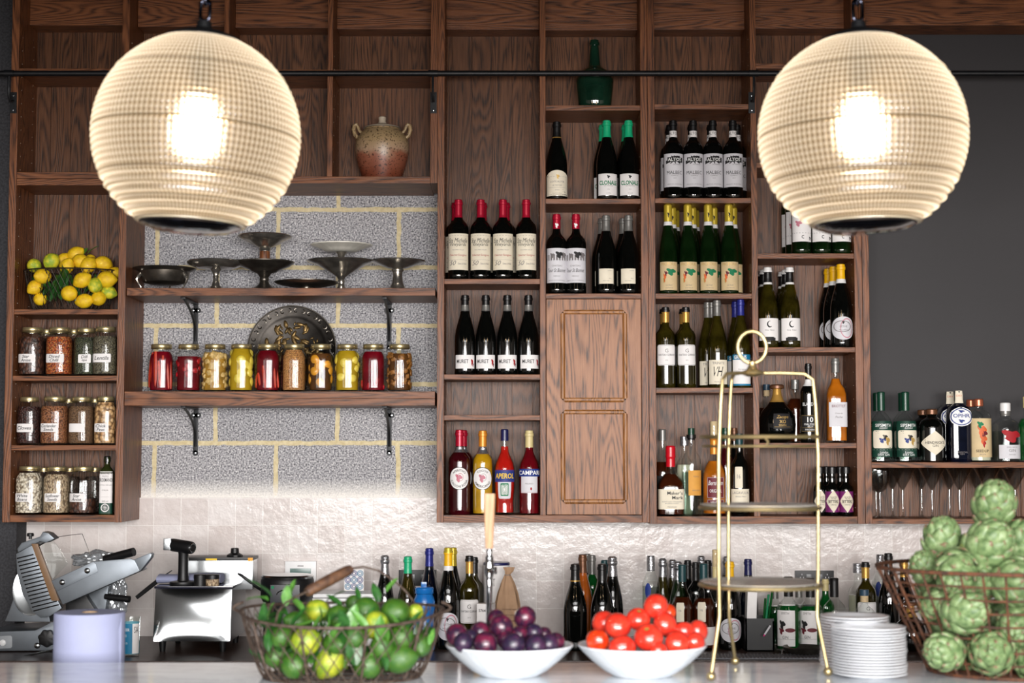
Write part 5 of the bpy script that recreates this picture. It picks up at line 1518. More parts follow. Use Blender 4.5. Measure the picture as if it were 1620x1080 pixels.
def cb_(name, prof, px, top, hw, Y, glass, label, caps, labs=None, inner=None, sq=0, group=None, rz=0):
    V = Vessel(name, prof, cz(px, top, Y), M1(hw, Y), glass, sq=sq, inner=inner)
    for c in caps: V.cap(*c[:3], **(c[3] if len(c) > 3 else {}))
    if labs: labs(V)
    V.place(X(px, 960, Y), Y, ZC, label, 'bottle', group, rz=rz)


CHAMP = [(.78, 1.0, F_SILVER)]
SC = lambda m: [(.81, 1.0, m)]
cb_('sparkling_wine_bottle', 'champ', 608.5, 878, 15.5, 6.36, BLACK_GLASS, 'silver-foiled sparkling bottle behind the limes', CHAMP)
cb_('wine_bottle', 'bgy', 645, 880, 16.5, 6.28, OLIVE_GLASS, 'mint green capped bottle on the counter by the black socket plate', SC(F_GREEN))
cb_('wine_bottle', 'bgy', 679, 867, 16.5, 6.36, NAVY_GLASS, 'royal blue capped bottle against the black socket plate', SC(F_BLUE))
cb_('wine_bottle', 'bgy', 709, 866, 17.4, 6.16, BLACK_GLASS, 'yellow-capped oval-labelled bottle on the counter behind the basket', [(.82, .95, F_SUN), (.95, 1.0, F_YELLOW), (.775, .82, F_WHITE, dict(top=False))], oval_lab)
cb_('wine_bottle', 'bgy', 716, 866, 17, 6.32, BLACK_GLASS, 'gold-capped dark bottle directly behind the oval-labelled one', SC(F_YELLOW))
cb_('wine_bottle', 'bdx', 742.5, 879, 15.6, 6.18, OLIVE_GLASS, 'gold-capsuled wine with framed white label behind the plums', [(.81, .945, F_GOLD), (.94, 1.0, F_BLACK, dict(off=.0009))], guiraud)
cb_('wine_bottle', 'bdx', 750, 881, 15.6, 6.34, OLIVE_GLASS, 'dark wine hidden behind the framed label by the plums', [(.81, 1.0, F_BLACK)])
cb_('wine_bottle', 'bgy', 910, 892, 18.4, 6.12, BLACK_GLASS, 'big plain black burgundy bottle, left of the two above tomatoes', [(.80, 1.0, F_BLACK), (.80, .812, F_GOLD, dict(off=.001, top=False))])
cb_('wine_bottle', 'bgy', 913, 891, 18, 6.30, BLACK_GLASS, 'black bottle directly behind the left plain burgundy', SC(F_BLACK))
cb_('wine_bottle', 'bgy', 952.7, 892, 18.4, 6.12, BLACK_GLASS, 'big plain black burgundy bottle, right of the two above tomatoes', SC(F_BLACK))
cb_('rose_wine_bottle', 'bgy', 922, 877, 16.5, 6.26, CLEAR, 'amber rose wine with bronze foil between the black burgundies', [(.80, 1.0, F_BROWN)], None, (.02, .80, ROSE))
cb_('wine_bottle', 'bdx', 936.8, 878, 15, 6.38, BRIGHT_GREEN, 'green bottle with silver screw cap behind the amber rose', [(.78, 1.0, F_GREY)])
cb_('wine_bottle', 'bdx', 929, 876, 15, 6.46, OLIVE_GLASS, 'silver-capped bottle nearest the tiles behind the amber rose', [(.78, 1.0, F_GREY)])
cb_('wine_bottle', 'bgy', 957, 886, 16, 6.28, OLIVE_GLASS, 'teal-capped olive bottle behind the right plain burgundy', SC(F_TEAL))
cb_('sparkling_wine_bottle', 'champ', 969, 880, 17, 6.24, BLACK_GLASS, 'silver-foiled sparkling bottle right of the burgundy pair', CHAMP)


def vod(V):
    V.label(.53, .70, .36, INK_BLUE, 'oval', -25, 'blue_disc', .0006)
    V.label(.40, .48, .9, CLEAR, 'rect', 0, 'name_print', .0006, text=[('CIROC', 0, .8, INK_GREY, .9, 0, .01)])


cb_('vodka_bottle', 'vodka', 1030, 879, 13.8, 6.28, CLEAR, 'clear vodka bottle with blue disc behind the top tomato', [(.83, 1.0, F_SILVER)], vod, (.03, .66, CLEAR_SPIRIT))
cb_('sparkling_wine_bottle', 'champ', 1048.8, 883, 14.5, 6.36, OLIVE_GLASS, 'silver-foiled sparkling bottle beside the clear vodka', CHAMP)
cb_('sparkling_wine_bottle', 'champ', 1064.5, 885, 14.5, 6.40, OLIVE_GLASS, 'silver-foiled sparkling bottle second from the clear vodka', CHAMP)
cb_('sparkling_wine_bottle', 'champ', 1073, 888, 15, 6.28, GREEN_GLASS, 'silver-foiled sparkling bottle behind the left teal-capped whisky', CHAMP)


def lag(V):
    V.label(.33, .56, .36, CREAM, 'round_rect', -18, 'oval_label', text=[('16', .2, .12, INK_GREY, .4)])
    V.label(.06, .27, 1.15, PAPER, 'rect', 20, 'lower_label')


WH_CAP = [(.80, 1.0, F_TEAL, dict(off=.001))]
cb_('whisky_bottle', 'lagav', 1079.6, 893, 17.6, 6.14, CLEAR, 'teal-capped dark whisky with pale oval label behind the tomatoes', WH_CAP, lag, (.03, .62, BROWN_SPIRIT))
cb_('whisky_bottle', 'lagav', 1113.5, 891.5, 18, 6.14, CLEAR, 'teal-capped dark whisky by the left leg of the brass stand', WH_CAP, lag, (.03, .60, BROWN_SPIRIT))
cb_('wine_bottle', 'bdx', 1088.5, 886, 14.5, 6.36, BLACK_GLASS, 'black screw-capped bottle behind the pair of teal-capped whiskies', [(.78, 1.0, F_BLACK)])
cb_('wine_bottle', 'bdx', 1101, 889, 14.5, 6.28, BLACK_GLASS, 'black screw-capped bottle between the teal-capped whiskies', [(.78, 1.0, F_BLACK)])
cb_('sparkling_wine_bottle', 'champ', 1110, 879, 14, 6.46, BLACK_GLASS, 'silver-foiled bottle nearest the tiles behind the teal caps', CHAMP)
cb_('wine_bottle', 'bdx', 1120.5, 886, 14.5, 6.34, BLACK_GLASS, 'black-capped bottle behind the right teal-capped whisky', [(.78, 1.0, F_BLACK)])
cb_('spirit_bottle', 'bourbon', 1132.5, 869, 15, 6.24, CLEAR, 'clear bottle with tall pale cork beside the stand leg', [(.66, .82, F_CREAM), (.82, 1.0, CORK, dict(r=.33))], None, (.03, .5, CLEAR_SPIRIT))
cb_('wine_bottle', 'bgy', 1155, 888, 17.2, 6.14, BLACK_GLASS, 'yellow-capped bottle with oval label under the lowest tray', [(.82, 1.0, F_SUN)], oval_lab)
cb_('sparkling_wine_bottle', 'champ', 1150, 880, 14, 6.42, BLACK_GLASS, 'silver-foiled bottle behind the yellow cap under the tray', CHAMP)
cb_('wine_bottle', 'bgy', 1184, 884, 15.5, 6.34, NAVY_GLASS, 'dark blue screw-capped bottle standing free above the black caddy', SC(F_NAVY))


def tanq(V):
    V.label(.08, .56, .80, PAPER, 'rect', -26, 'label', text=[('SMITH', .84, .07, INK_GREY, .4), ('GIN', -.5, .08, INK, .3)], motif=[('blob', -.3, .2, .34, .3, INK), ('blob', -.4, -.15, .3, .2, INK_MAROON), ('line', 0, -.62, 1, 0, INK), ('oval', .5, -.1, .5, .12, INK_MAROON)])


GIN_IN = (.04, .62, BRIGHT_GREEN)
g = 'green gin bottles on the back counter'
cb_('gin_bottle', 'gin', 1247.5, 912, 19.6, 6.08, CLEAR, 'bright green gin with black wax cap, left of two under the tray', [(.735, 1.0, F_BLACK, dict(off=.0012))], tanq, GIN_IN, group=g)
cb_('gin_bottle', 'gin', 1282, 914, 19.2, 6.10, CLEAR, 'bright green gin with black wax cap beside the stacked plates', [(.735, 1.0, F_BLACK, dict(off=.0012))], tanq, GIN_IN, group=g)
cb_('gin_bottle', 'gin', 1226, 920, 15, 6.26, CLEAR, 'bright green bottle between black caddy and labelled green gin', [(.735, 1.0, F_GREY, dict(off=.0012))], None, GIN_IN, group=g)
cb_('gin_bottle', 'gin', 1264, 918, 15, 6.30, CLEAR, 'bright green bottle seen between the two black-waxed gins', [(.735, 1.0, F_GREY, dict(off=.0012))], None, GIN_IN, group=g)
cb_('gin_bottle', 'gin', 1320, 914, 18.4, 6.12, CLEAR, 'clear gin with black wax cap behind the stacked plates', [(.735, 1.0, F_BLACK, dict(off=.0012))], lambda V: V.label(.1, .5, 1.2, PAPER), (.04, .5, CLEAR_SPIRIT))
cb_('wine_bottle', 'shoulder', 1306, 916, 14, 6.34, BRIGHT_GREEN, 'green bottle with cream cap behind the clear waxed gin', [(.82, 1.0, F_CREAM)])
cb_('liqueur_bottle', 'tequila', 1358, 891, 16, 6.36, CLEAR, 'pale liqueur with diamond-patterned stopper left of the gold capsule', [(.88, 1.0, F_SILVER, dict(r=.5))], lambda V: V.label(.2, .5, .5, INK_GOLD, 'arch', 15), (.03, .60, PALE_SPIRIT))
cb_('wine_bottle', 'bdx', 1370, 889, 16, 6.24, OLIVE_GLASS, 'olive wine with gold capsule standing above the stacked plates', [(.81, .945, F_GOLD), (.94, 1.0, F_BLACK, dict(off=.0009))], guiraud)
cb_('whisky_bottle', 'round', 1367.5, 932, 16, 6.06, CLEAR, 'short corked bottle with slate cap just behind the plates', [(.80, .92, CORK, dict(r=.40)), (.90, 1.0, F_BLUEGREY, dict(r=.46))], None, (.03, .6, BROWN_SPIRIT))
cb_('vodka_bottle', 'vodka', 1393.5, 877, 13.8, 6.34, CLEAR, 'clear vodka bottle with blue disc beside the artichoke basket', [(.83, 1.0, F_SILVER)], vod, (.03, .66, CLEAR_SPIRIT))
cb_('wine_bottle', 'bgy', 1406.5, 875, 16.5, 6.22, BLACK_GLASS, 'black bottle with charcoal screw cap behind the artichoke basket rim', SC(F_BLACK))
cb_('wine_bottle', 'bgy', 1431, 887.5, 16, 6.30, BLACK_GLASS, 'gold-capped bottle seen through the artichoke basket', SC(F_GOLD))
cb_('rum_bottle', 'globe', 1440, 952, 27, 6.08, BLACK_GLASS, 'round black rum decanter seen through the artichoke basket wire', [(.70, .93, F_GOLD, dict(off=.0008, top=False)), (.93, 1.0, F_BROWN, dict(off=.0012))])

# ================================================================== globe pendant lamps
def mat_globe():
    """pressed glass, lit from within by the lamp's own bulb: light and dark of the refracting ribs is painted into the colour,
    and a facing-angle mix is set to brighten the rim"""
    t = NT('ribbed_cream_glass'); t.N.remove(t.b)
    tc = t.n('ShaderNodeTexCoord').outputs['Object']
    s = t.n('ShaderNodeSeparateXYZ'); t.L.new(tc, s.inputs[0])
    ang = t.math('ARCTAN2', s.outputs[0], s.outputs[1])
    ln = t.n('ShaderNodeVectorMath', operation='LENGTH'); t.L.new(tc, ln.inputs[0])
    lat = t.math('ARCSINE', t.math('DIVIDE', s.outputs[2], ln.outputs['Value']))
    va = t.math('MULTIPLY_ADD', t.math('SINE', t.math('MULTIPLY', ang, 116.0)), 0.5); t.N[-1].inputs[2].default_value = 0.5
    la = t.math('MULTIPLY_ADD', t.math('SINE', t.math('MULTIPLY', lat, 104.0)), 0.5); t.N[-1].inputs[2].default_value = 0.5
    thick = t.math('ADD', t.math('MULTIPLY', va, 0.62), t.math('MULTIPLY', la, 0.38))  # rib tone, painted in place of refraction through the glass
    pat = t.ramp(thick, [(0.12, lin((158, 142, 120))), (0.55, lin((230, 218, 198))), (0.95, lin((255, 252, 246)))])
    for l0, wd in ((0.0, .011), (.62, .008), (-.46, .010), (-.62, .009), (-.76, .009)):   # moulded seams
        seam = t.math('LESS_THAN', t.math('ABSOLUTE', t.math('SUBTRACT', lat, l0)), wd)
        pat = t.mix(t.math('MULTIPLY', seam, .75), pat, lin((120, 104, 78)))
    tl = t.n('ShaderNodeBsdfTranslucent'); t.L.new(pat, tl.inputs[0])
    df = t.n('ShaderNodeBsdfDiffuse'); t.L.new(t.mix(1.0, pat, lin((214, 204, 186)), 'MULTIPLY'), df.inputs[0])
    rf = t.n('ShaderNodeBsdfRefraction'); t.L.new(t.mix(1.0, pat, lin((196, 184, 166)), 'MULTIPLY'), rf.inputs[0]); rf.inputs['Roughness'].default_value = 0.46; rf.inputs['IOR'].default_value = 1.22
    gl = t.n('ShaderNodeBsdfGlossy'); gl.inputs['Roughness'].default_value = 0.12
    lw = t.n('ShaderNodeLayerWeight'); lw.inputs[0].default_value = 0.5
    face = t.math('POWER', lw.outputs['Facing'], 2.2)
    m1 = t.n('ShaderNodeMixShader'); t.set(m1, 0, t.math('SUBTRACT', 0.88, t.math('MULTIPLY', face, 0.84)))
    t.L.new(tl.outputs[0], m1.inputs[1]); t.L.new(rf.outputs[0], m1.inputs[2])
    m2 = t.n('ShaderNodeMixShader'); m2.inputs[0].default_value = 0.13
    t.L.new(m1.outputs[0], m2.inputs[1]); t.L.new(df.outputs[0], m2.inputs[2])
    m3 = t.n('ShaderNodeMixShader'); m3.inputs[0].default_value = 0.05; t.L.new(m2.outputs[0], m3.inputs[1]); t.L.new(gl.outputs[0], m3.inputs[2])
    t.L.new(m3.outputs[0], t.out.inputs[0])
    return t.m


def mat_bulb():
    t = NT('glowing_bulb'); t.N.remove(t.b)
    e = t.n('ShaderNodeEmission'); e.inputs[0].default_value = (1.0, 0.89, 0.75, 1); e.inputs[1].default_value = 82.0
    t.L.new(e.outputs[0], t.out.inputs[0]); return t.m


M_GLOBE = mat_globe(); M_BULB = mat_bulb()
YL = 3.70
LR = 164.5 * YL / FPX
_g = []


def globe_mesh():
    prof = []; n = 150
    t0, t1 = math.asin(-.865), math.asin(.93)
    for i in range(n + 1):
        t = t0 + (t1 - t0) * i / n
        r, z = LR * math.cos(t), LR * math.sin(t)
        zz = z / LR
        amp = .0011 if zz > -.42 else .0032
        per = 52 if zz > -.42 else 30
        d = amp * math.sin(t * per * 1.0 * 2)
        if abs(zz) < .014: d -= .0045
        if abs(zz - .60) < .01 or abs(zz + .44) < .012: d += .003
        prof.append((r + d * math.cos(t), z + d * math.sin(t)))
    return MB().lathe(prof, 464, ripple=lambda a, z: 1 + .0030 * math.sin(116 * a)).mesh('glass_globe', ang=85)


GLOBE = globe_mesh()


def pendant(px, py, roll, label):
    c = P(px, py, YL)
    o = thing('globe_pendant_lamp', label, 'lamp', c, 0, 'globe pendant lamps over the bar')
    o.rotation_euler = (0, R_(roll), 0)
    part('glass_globe', GLOBE, M_GLOBE, o)
    rb = LR * math.cos(math.asin(-.865)); zb = -.865 * LR
    MB().lathe([(rb - .004, zb - .002), (rb + .006, zb - .001), (rb + .007, zb + .006), (rb + .002, zb + .012)], 64).build('lower_rim', mat('cream_rim_glass', (226, 214, 184), .2, var=.08, coat=.4), o)
    MB().lathe([(rb - .001, zb + .001), (rb - .004, zb - .006), (rb - .03, zb - .016), (rb - .07, zb - .021), (0, zb - .023)], 64).build('bottom_cap', mat('gloss_black_enamel', (10, 11, 15), .12, var=.2, coat=.6), o)
    rt = LR * math.cos(math.asin(.93)); zt = .93 * LR
    MB().lathe([(rt + .004, zt - .006), (rt + .006, zt), (rt + .001, zt + .006), (rt * .7, zt + .016), (.03, zt + .024), (.018, zt + .03), (.016, zt + .045), (0, zt + .047)], 48).build('top_cap', IRON, o)
    bulb = MB().lathe([(0, -.062), (.016, -.060), (.030, -.050), (.037, -.034), (.038, -.022), (.032, -.004), (.020, .018), (.016, .032), (0, .034)], 24, at(0, 0, .03)).build('bulb', M_BULB, o)
    MB().lathe([(0, .062), (.017, .062), (.018, .12), (.02, .125), (.02, zt), (0, zt)], 20).build('bulb_holder', IRON, o)
    ch = MB(); lw, ll, wr = .011, .024, .0042
    for i in range(30):
        zc = zt + .05 + ll * .9 + i * (2 * ll - 2 * wr) * .92
        if c.z + zc > ZTOP - .02: break
        pts = []
        for j in range(16):
            a = 2 * PI * j / 16
            u, v = lw * math.cos(a), (ll - lw) * (1 if math.sin(a) > 0 else -1) * min(1, abs(math.sin(a)) * 3) + lw * math.sin(a)
            pts.append((u, 0, zc + v) if i % 2 == 0 else (0, u, zc + v))
        ch.tube(pts, wr, 8, closed=True)
    tag(ch.build('chain', mat('dark_chain_steel', (70, 72, 84), .18, metal=1.0, var=.2), o), kind=None)
    return o


pendant(311, 214, 3.2, 'ribbed glass globe lamp on a chain in front of the block wall')
pendant(1364, 214, -1.2, 'ribbed glass globe lamp on a chain in front of the charcoal wall')

# ================================================================== fruit, leaves, baskets and bowls
M_LEMON = mat('lemon_peel', (248, 208, 32), .42, var=.2, vs=2, bump=.35, bs=42, coat=.15, rgb2=(226, 180, 30))
M_LEMONG = mat('greenish_lemon_peel', (226, 214, 52), .42, vs=1.4, bump=.35, bs=42, coat=.15, rgb2=(150, 176, 48), lo=.4, hi=.6)
M_LIME = mat('lime_peel', (64, 100, 28), .38, vs=2.0, bump=.3, bs=42, coat=.2, rgb2=(44, 88, 24))
M_LIMEY = mat('yellow_lime_peel', (176, 178, 46), .36, vs=1.2, bump=.3, bs=42, coat=.2, rgb2=(112, 142, 36))
M_LEAF = mat('citrus_leaf', (46, 96, 36), .38, vs=3, coat=.15, rgb2=(26, 64, 26))
M_LEAFL = mat('light_citrus_leaf', (96, 146, 62), .4, vs=3, coat=.12, rgb2=(60, 112, 42))
M_PLUM = mat('plum_skin', (96, 26, 52), .28, vs=1.6, coat=.25, rgb2=(40, 22, 44), lo=.38, hi=.66)
M_PLUMB = mat('dark_plum_skin', (58, 30, 58), .36, vs=1.6, coat=.15, rgb2=(34, 26, 48), lo=.4, hi=.64)
M_TOM = mat('tomato_skin', (204, 58, 40), .16, vs=1.3, coat=.6, rgb2=(194, 44, 32))
M_TOMO = mat('orange_tomato_skin', (206, 66, 22), .14, vs=1.3, coat=.6, rgb2=(192, 42, 18))
M_SCAR = mat('tomato_scar', (150, 120, 50), .6, var=.3)
M_STEMG = mat('green_stem', (110, 120, 60), .6, var=.3)


def citrus_mesh(r, nub=.16, lon=1.12):
    pr = []
    n = 16
    for i in range(n + 1):
        t = -PI / 2 + PI * i / n; c = math.cos(t); s = math.sin(t)
        z = r * s * lon + math.copysign(r * nub * abs(s) ** 14, s)
        pr.append((r * c if 0 < i < n else 0, z))
    return MB().lathe(pr, 24, ripple=lambda a, z: 1 + .015 * math.sin(3 * a + z * 60)).mesh('peel', ang=70)


def tomato_mesh(r):
    pr = []
    n = 18
    for i in range(n + 1):
        t = -PI / 2 + PI * i / n; c = math.cos(t); s = math.sin(t)
        z = r * .86 * s - (r * .14 * max(0, 1 - (c / .35) ** 2) if s > 0 else 0)
        pr.append((r * c if 0 < i < n else 0, z))
    return MB().lathe(pr, 28, ripple=lambda a, z: 1 + .022 * math.cos(5 * a) * (1 if z > 0 else .5)).mesh('skin', ang=80)


def plum_mesh(r):
    m = MB().lathe([(r * math.cos(-PI / 2 + PI * i / 16) if 0 < i < 16 else 0, r * 1.06 * math.sin(-PI / 2 + PI * i / 16) - (r * .10 if i == 16 else (r * .03 if i == 15 else 0))) for i in range(17)], 28,
                   ripple=lambda a, z: 1 - .05 * math.exp(-(min(a, 2 * PI - a) / .16) ** 2))
    return m.mesh('skin', ang=80)


def leaf_mesh(l, w, curl=.25, fold=.3):
    vs = []; fs = []; nu, nv = 4, 9
    for j in range(nv + 1):
        v = j / nv; hw = w / 2 * math.sin(PI * min(1, v * .96 + .04)) ** .8 * (1 - .25 * v)
        for i in range(-nu, nu + 1):
            u = i / nu
            vs.append((u * hw, v * l, fold * abs(u) * hw - curl * l * v * v + .02 * l * math.sin(v * 9) * abs(u)))
    k = 2 * nu + 1
    for j in range(nv):
        for i in range(k - 1): fs.append((j * k + i, j * k + i + 1, (j + 1) * k + i + 1, (j + 1) * k + i))
    n = len(vs)
    vs += [(x, y, z - .0006) for x, y, z in vs]; fs += [tuple(reversed([i + n for i in f])) for f in fs]
    return MB().add(vs, fs).mesh('leaf', ang=80, fix=False)


def solid(name, me, m, loc, rot, s, label, cat, group=None):
    o = part(name, me, m)
    o.location = loc; o.rotation_euler = rot; o.scale = (s, s, s) if not isinstance(s, tuple) else s
    return tag(o, label, cat, group)


CIT = [citrus_mesh(1.0, .22, 1.16), citrus_mesh(1.0, .10, 1.02)]
LEAF = [leaf_mesh(1.0, .46), leaf_mesh(1.0, .40, .45, .4), leaf_mesh(1.0, .52, .1, .2)]
rnd = random.Random(21)


def oval_basket(root, rx0, ry0, rx1, ry1, h, wm, n, ribs, rr, rw, lean=0.0, rimdz=None):
    """wire netting between a small base oval and a wide rim oval: rim, ribs, base ring and diagonal mesh"""
    def pt(a, t, k=1.0):
        e = t ** .72
        rx, ry = rx0 + (rx1 - rx0) * e, ry0 + (ry1 - ry0) * e
        dz = (rimdz(a) * t) if rimdz else 0
        return Vector((rx * k * math.sin(a), -ry * k * math.cos(a), .003 + h * t + dz))
    MB().tube([pt(2 * PI * i / 72, 1, 1.004) for i in range(72)], rr, 8, closed=True).build('rim', wm, root)
    MB().tube([pt(2 * PI * i / 60, 0) for i in range(60)], rr * .8, 6, closed=True).build('base_ring', wm, root)
    for i in range(ribs):
        a = 2 * PI * (i + .5) / ribs
        MB().tube([pt(a, j / 10, 1.006) for j in range(11)], rr * .85, 6).build('rib', wm, root)
    me = MB()
    for i in range(n):
        a = 2 * PI * i / n
        for sg in (1, -1):
            me.tube([pt(a + sg * j / 14 * lean, j / 14) for j in range(15)], rw, 4)
    for a in range(0, n, 3):
        b = 2 * PI * a / n
        me.tube([(rx0 * math.sin(b), -ry0 * math.cos(b), .003), (rx0 * math.sin(-b), -ry0 * math.cos(-b), .0032)], rw, 4)
    me.build('wire_mesh', wm, root, ang=80)
    return pt


# --- lemons on the pantry shelf
zl = SHZ['A'][2]; YLm = YF + .128; kl = YLm / FPX
lb = thing('wire_basket', 'small dark wire basket piled with lemons on the pantry shelf', 'basket', (X(112, 470, YLm), YLm, zl))
oval_basket(lb, 58 * kl, .070, 74 * kl, .112, 64 * kl, DARKWIRE, 46, 8, .0024, .0012, lean=.42)
lem = [  # px, py, radius px, depth offset from the basket's middle, mesh, material, label
    (67.5, 437, 12.5, -.082, 0, M_LEMON, 'lemon behind the wire at the upper left of the lemon basket'),
    (55.5, 454, 11.5, -.062, 0, M_LEMON, 'lemon low at the left side of the lemon basket'),
    (64, 473, 11, -.052, 1, M_LEMON, 'lemon in the bottom left corner of the lemon basket'),
    (81.5, 413, 13, -.03, 1, M_LEMONG, 'round greenish lemon on top at the left of the pile'),
    (100.5, 411, 10.5, .012, 0, M_LEMON, 'lemon behind and right of the round greenish one'),
    (119.5, 402.5, 12.5, .01, 0, M_LEMON, 'topmost lemon of the pile below the leaf sprig'),
    (127, 413, 12, -.03, 0, M_LEMON, 'lemon just under the topmost one'),
    (106, 421, 11.5, -.062, 0, M_LEMON, 'lemon lying along the front rim of the lemon basket'),
    (140, 419, 12.5, -.045, 0, M_LEMON, 'lemon at the rim in the middle right of the lemon pile'),
    (143, 411, 9, .03, 1, M_LEMON, 'small lemon peeping out at the back of the pile'),
    (163.5, 417, 12.5, -.01, 0, M_LEMON, 'lemon on top at the right end of the pile'),
    (130, 443, 12.5, -.092, 0, M_LEMON, 'lemon behind the wire right of the big leaf'),
    (150.5, 451, 12, -.078, 0, M_LEMONG, 'greenish lemon behind the wire right of centre'),
    (168.5, 442, 13.5, -.06, 0, M_LEMON, 'large lemon behind the wire on the right'),
    (109.5, 464, 13, -.088, 1, M_LEMON, 'lemon low in the middle of the lemon basket front'),
    (133.5, 476, 12, -.074, 0, M_LEMON, 'lemon on the basket floor right of middle'),
    (156, 472, 12, -.062, 0, M_LEMON, 'lemon in the bottom right corner of the lemon basket'),
    (54, 420, 11.5, -.02, 1, M_LEMONG, 'greenish lemon at the left rim'),
    (181, 432, 10, -.01, 0, M_LEMON, 'lemon squeezed against the right side panel'),
    (172, 462, 11, -.04, 0, M_LEMONG, 'shaded lemon at the right end behind wire'),
]
g = 'lemons in the wire basket'
for px, py, r, dy, mi, mm, lab in lem:
    Y = YLm + dy; p = P(px, py, Y)
    solid('lemon', CIT[mi], mm, p, (rnd.uniform(-1, 1), rnd.uniform(.6, 1.9), rnd.uniform(-1, 1)), M1(r, Y) * .98, lab, 'lemon', g)
for (px, py, l, dy, rz_, rx_, lab) in ((100, 462, 40, -.085, .5, 1.5, 'big dark leaf pressed to the lemon basket front'), (85, 472, 36, -.083, -.4, 1.4, 'dark leaf in the lower left of the lemon basket'),
                                       (104, 448, 34, -.1, .9, 1.5, 'leaf under the front rim of the lemon basket'), (131, 404, 20, 0, -.3, 1.0, 'upright leaf on top of the lemon pile'),
                                       (138, 402, 22, .01, -1.3, .9, 'leaf hanging to the right on top of the lemon pile')):
    Y = YLm + dy
    solid('citrus_leaf', LEAF[0], M_LEAF if dy < 0 else M_LEAFL, P(px, py, Y), (rx_, 0, rz_), M1(l, Y), lab, 'leaf', 'leaves among the lemons')

# --- limes on the bar
YBk = 3.86; kb = YBk / FPX
bk = thing('wire_basket', 'wide weathered wire basket of limes with a tilted wooden grip', 'basket', (X(541, 1040, YBk), YBk, ZBAR))
rim_dz = lambda a: .010 * math.cos(a) * -1 + .012 * abs(math.sin(a)) ** 3
bpt = oval_basket(bk, 122 * kb, .15, 158 * kb, .20, 94 * kb, OLDWIRE, 40, 10, .0036, .0014, lean=.40, rimdz=rim_dz)
hp = [(436, 984, -.17), (440, 968, -.155), (452, 953, -.13), (470, 943, -.10), (485, 936, -.08), (520, 918, -.04), (556, 899, 0), (575, 896, .02), (600, 903, .04), (622, 917, .05), (640, 933, .06), (652, 948, .07), (660, 960, .08)]
hl = [P(a, b, YBk + d) - bk.location for a, b, d in hp]
hd = MB().tube(hl, .0024, 8).build('handle_wire', OLDWIRE, bk)
gp = [P(a, b, YBk + d) - bk.location for a, b, d in ((485, 937, -.08), (490, 934, -.075), (520, 918, -.04), (550, 902.5, -.006), (556, 899.5, 0))]
MB().tube(gp, [.0095, .0125, .0135, .0125, .0095], 14).build('wooden_grip', mat('worn_wood_grip', (104, 72, 48), .6, var=.5, vs=40, rgb2=(60, 40, 30)), hd)
for sx in (-1, 1):
    p = bpt(sx * PI / 2, 1.0); pts = [p + Vector((sx * (-.004 + .022 * math.sin(t)), .02 * math.cos(t * 2) * .3, .004 + .02 * (t - 1.6) * -.4)) for t in [i * .32 for i in range(11)]]
    MB().tube(pts, .0034, 6).build('ear_handle', OLDWIRE, bk)
lim = [
    (579, 966, 20, -.06, 1, M_LIME, 'round bright lime on top near the middle of the basket'),
    (625, 970, 22, -.05, 1, M_LIME, 'round lime on top at the right of the pile'),
    (502, 966, 17, -.02, 0, M_LIMEY, 'yellow-green lime half covered by leaves at the top left'),
    (484, 1014, 21, -.145, 1, M_LIMEY, 'big yellow lime behind the wire, left of middle'),
    (446, 1007, 16, -.135, 1, M_LIME, 'dark green lime at the left behind the wire'),
    (592, 988, 20, -.11, 0, M_LIMEY, 'yellow-tinged lime just over the front rim'),
    (522, 1047, 21, -.13, 0, M_LIMEY, 'yellow-green lime low in the middle of the basket'),
    (466, 1052, 20, -.125, 1, M_LIME, 'dark lime on the basket floor at the left'),
    (560, 1008, 20, -.14, 1, M_LIME, 'lime behind the big leaf in the front of the basket'),
    (583, 1052, 20, -.13, 1, M_LIME, 'lime on the basket floor right of middle'),
    (632, 1042, 21, -.115, 0, M_LIME, 'lime low on the right behind the wire'),
    (634, 1008, 19, -.105, 1, M_LIME, 'lime at mid height on the right behind the wire'),
    (657, 968, 12, -.02, 1, M_LIMEY, 'small yellow lime at the far right rim'),
    (535, 976, 18, -.09, 1, M_LIME, 'lime at the rim left of the round bright one'),
    (604, 1024, 18, -.13, 1, M_LIME, 'lime half hidden right of the big leaf'),
    (437, 1038, 17, -.10, 1, M_LIME, 'shaded lime at the lower left end of the basket'),
    (664, 1020, 17, -.07, 0, M_LIME, 'shaded lime near the right end of the basket'),
    (530, 1018, 18, -.135, 0, M_LIME, 'lime in the shade right of the big yellow lime'),
    (470, 985, 17, -.06, 0, M_LIME, 'lime under the leaf sprig at the left'),
    (560, 955, 13, .05, 1, M_LIME, 'lime at the back of the basket under the handle'),
]
g = 'limes in the wire basket'
for px, py, r, dy, mi, mm, lab in lim:
    Y = YBk + dy; p = P(px, py, Y); p.z = max(p.z, ZBAR + M1(r, Y) * .95 + .004)
    solid('lime', CIT[mi], mm, p, (rnd.uniform(-1, 1), rnd.uniform(.3, 2), rnd.uniform(-1, 1)), M1(r, Y) * 1.08, lab, 'lime', g)
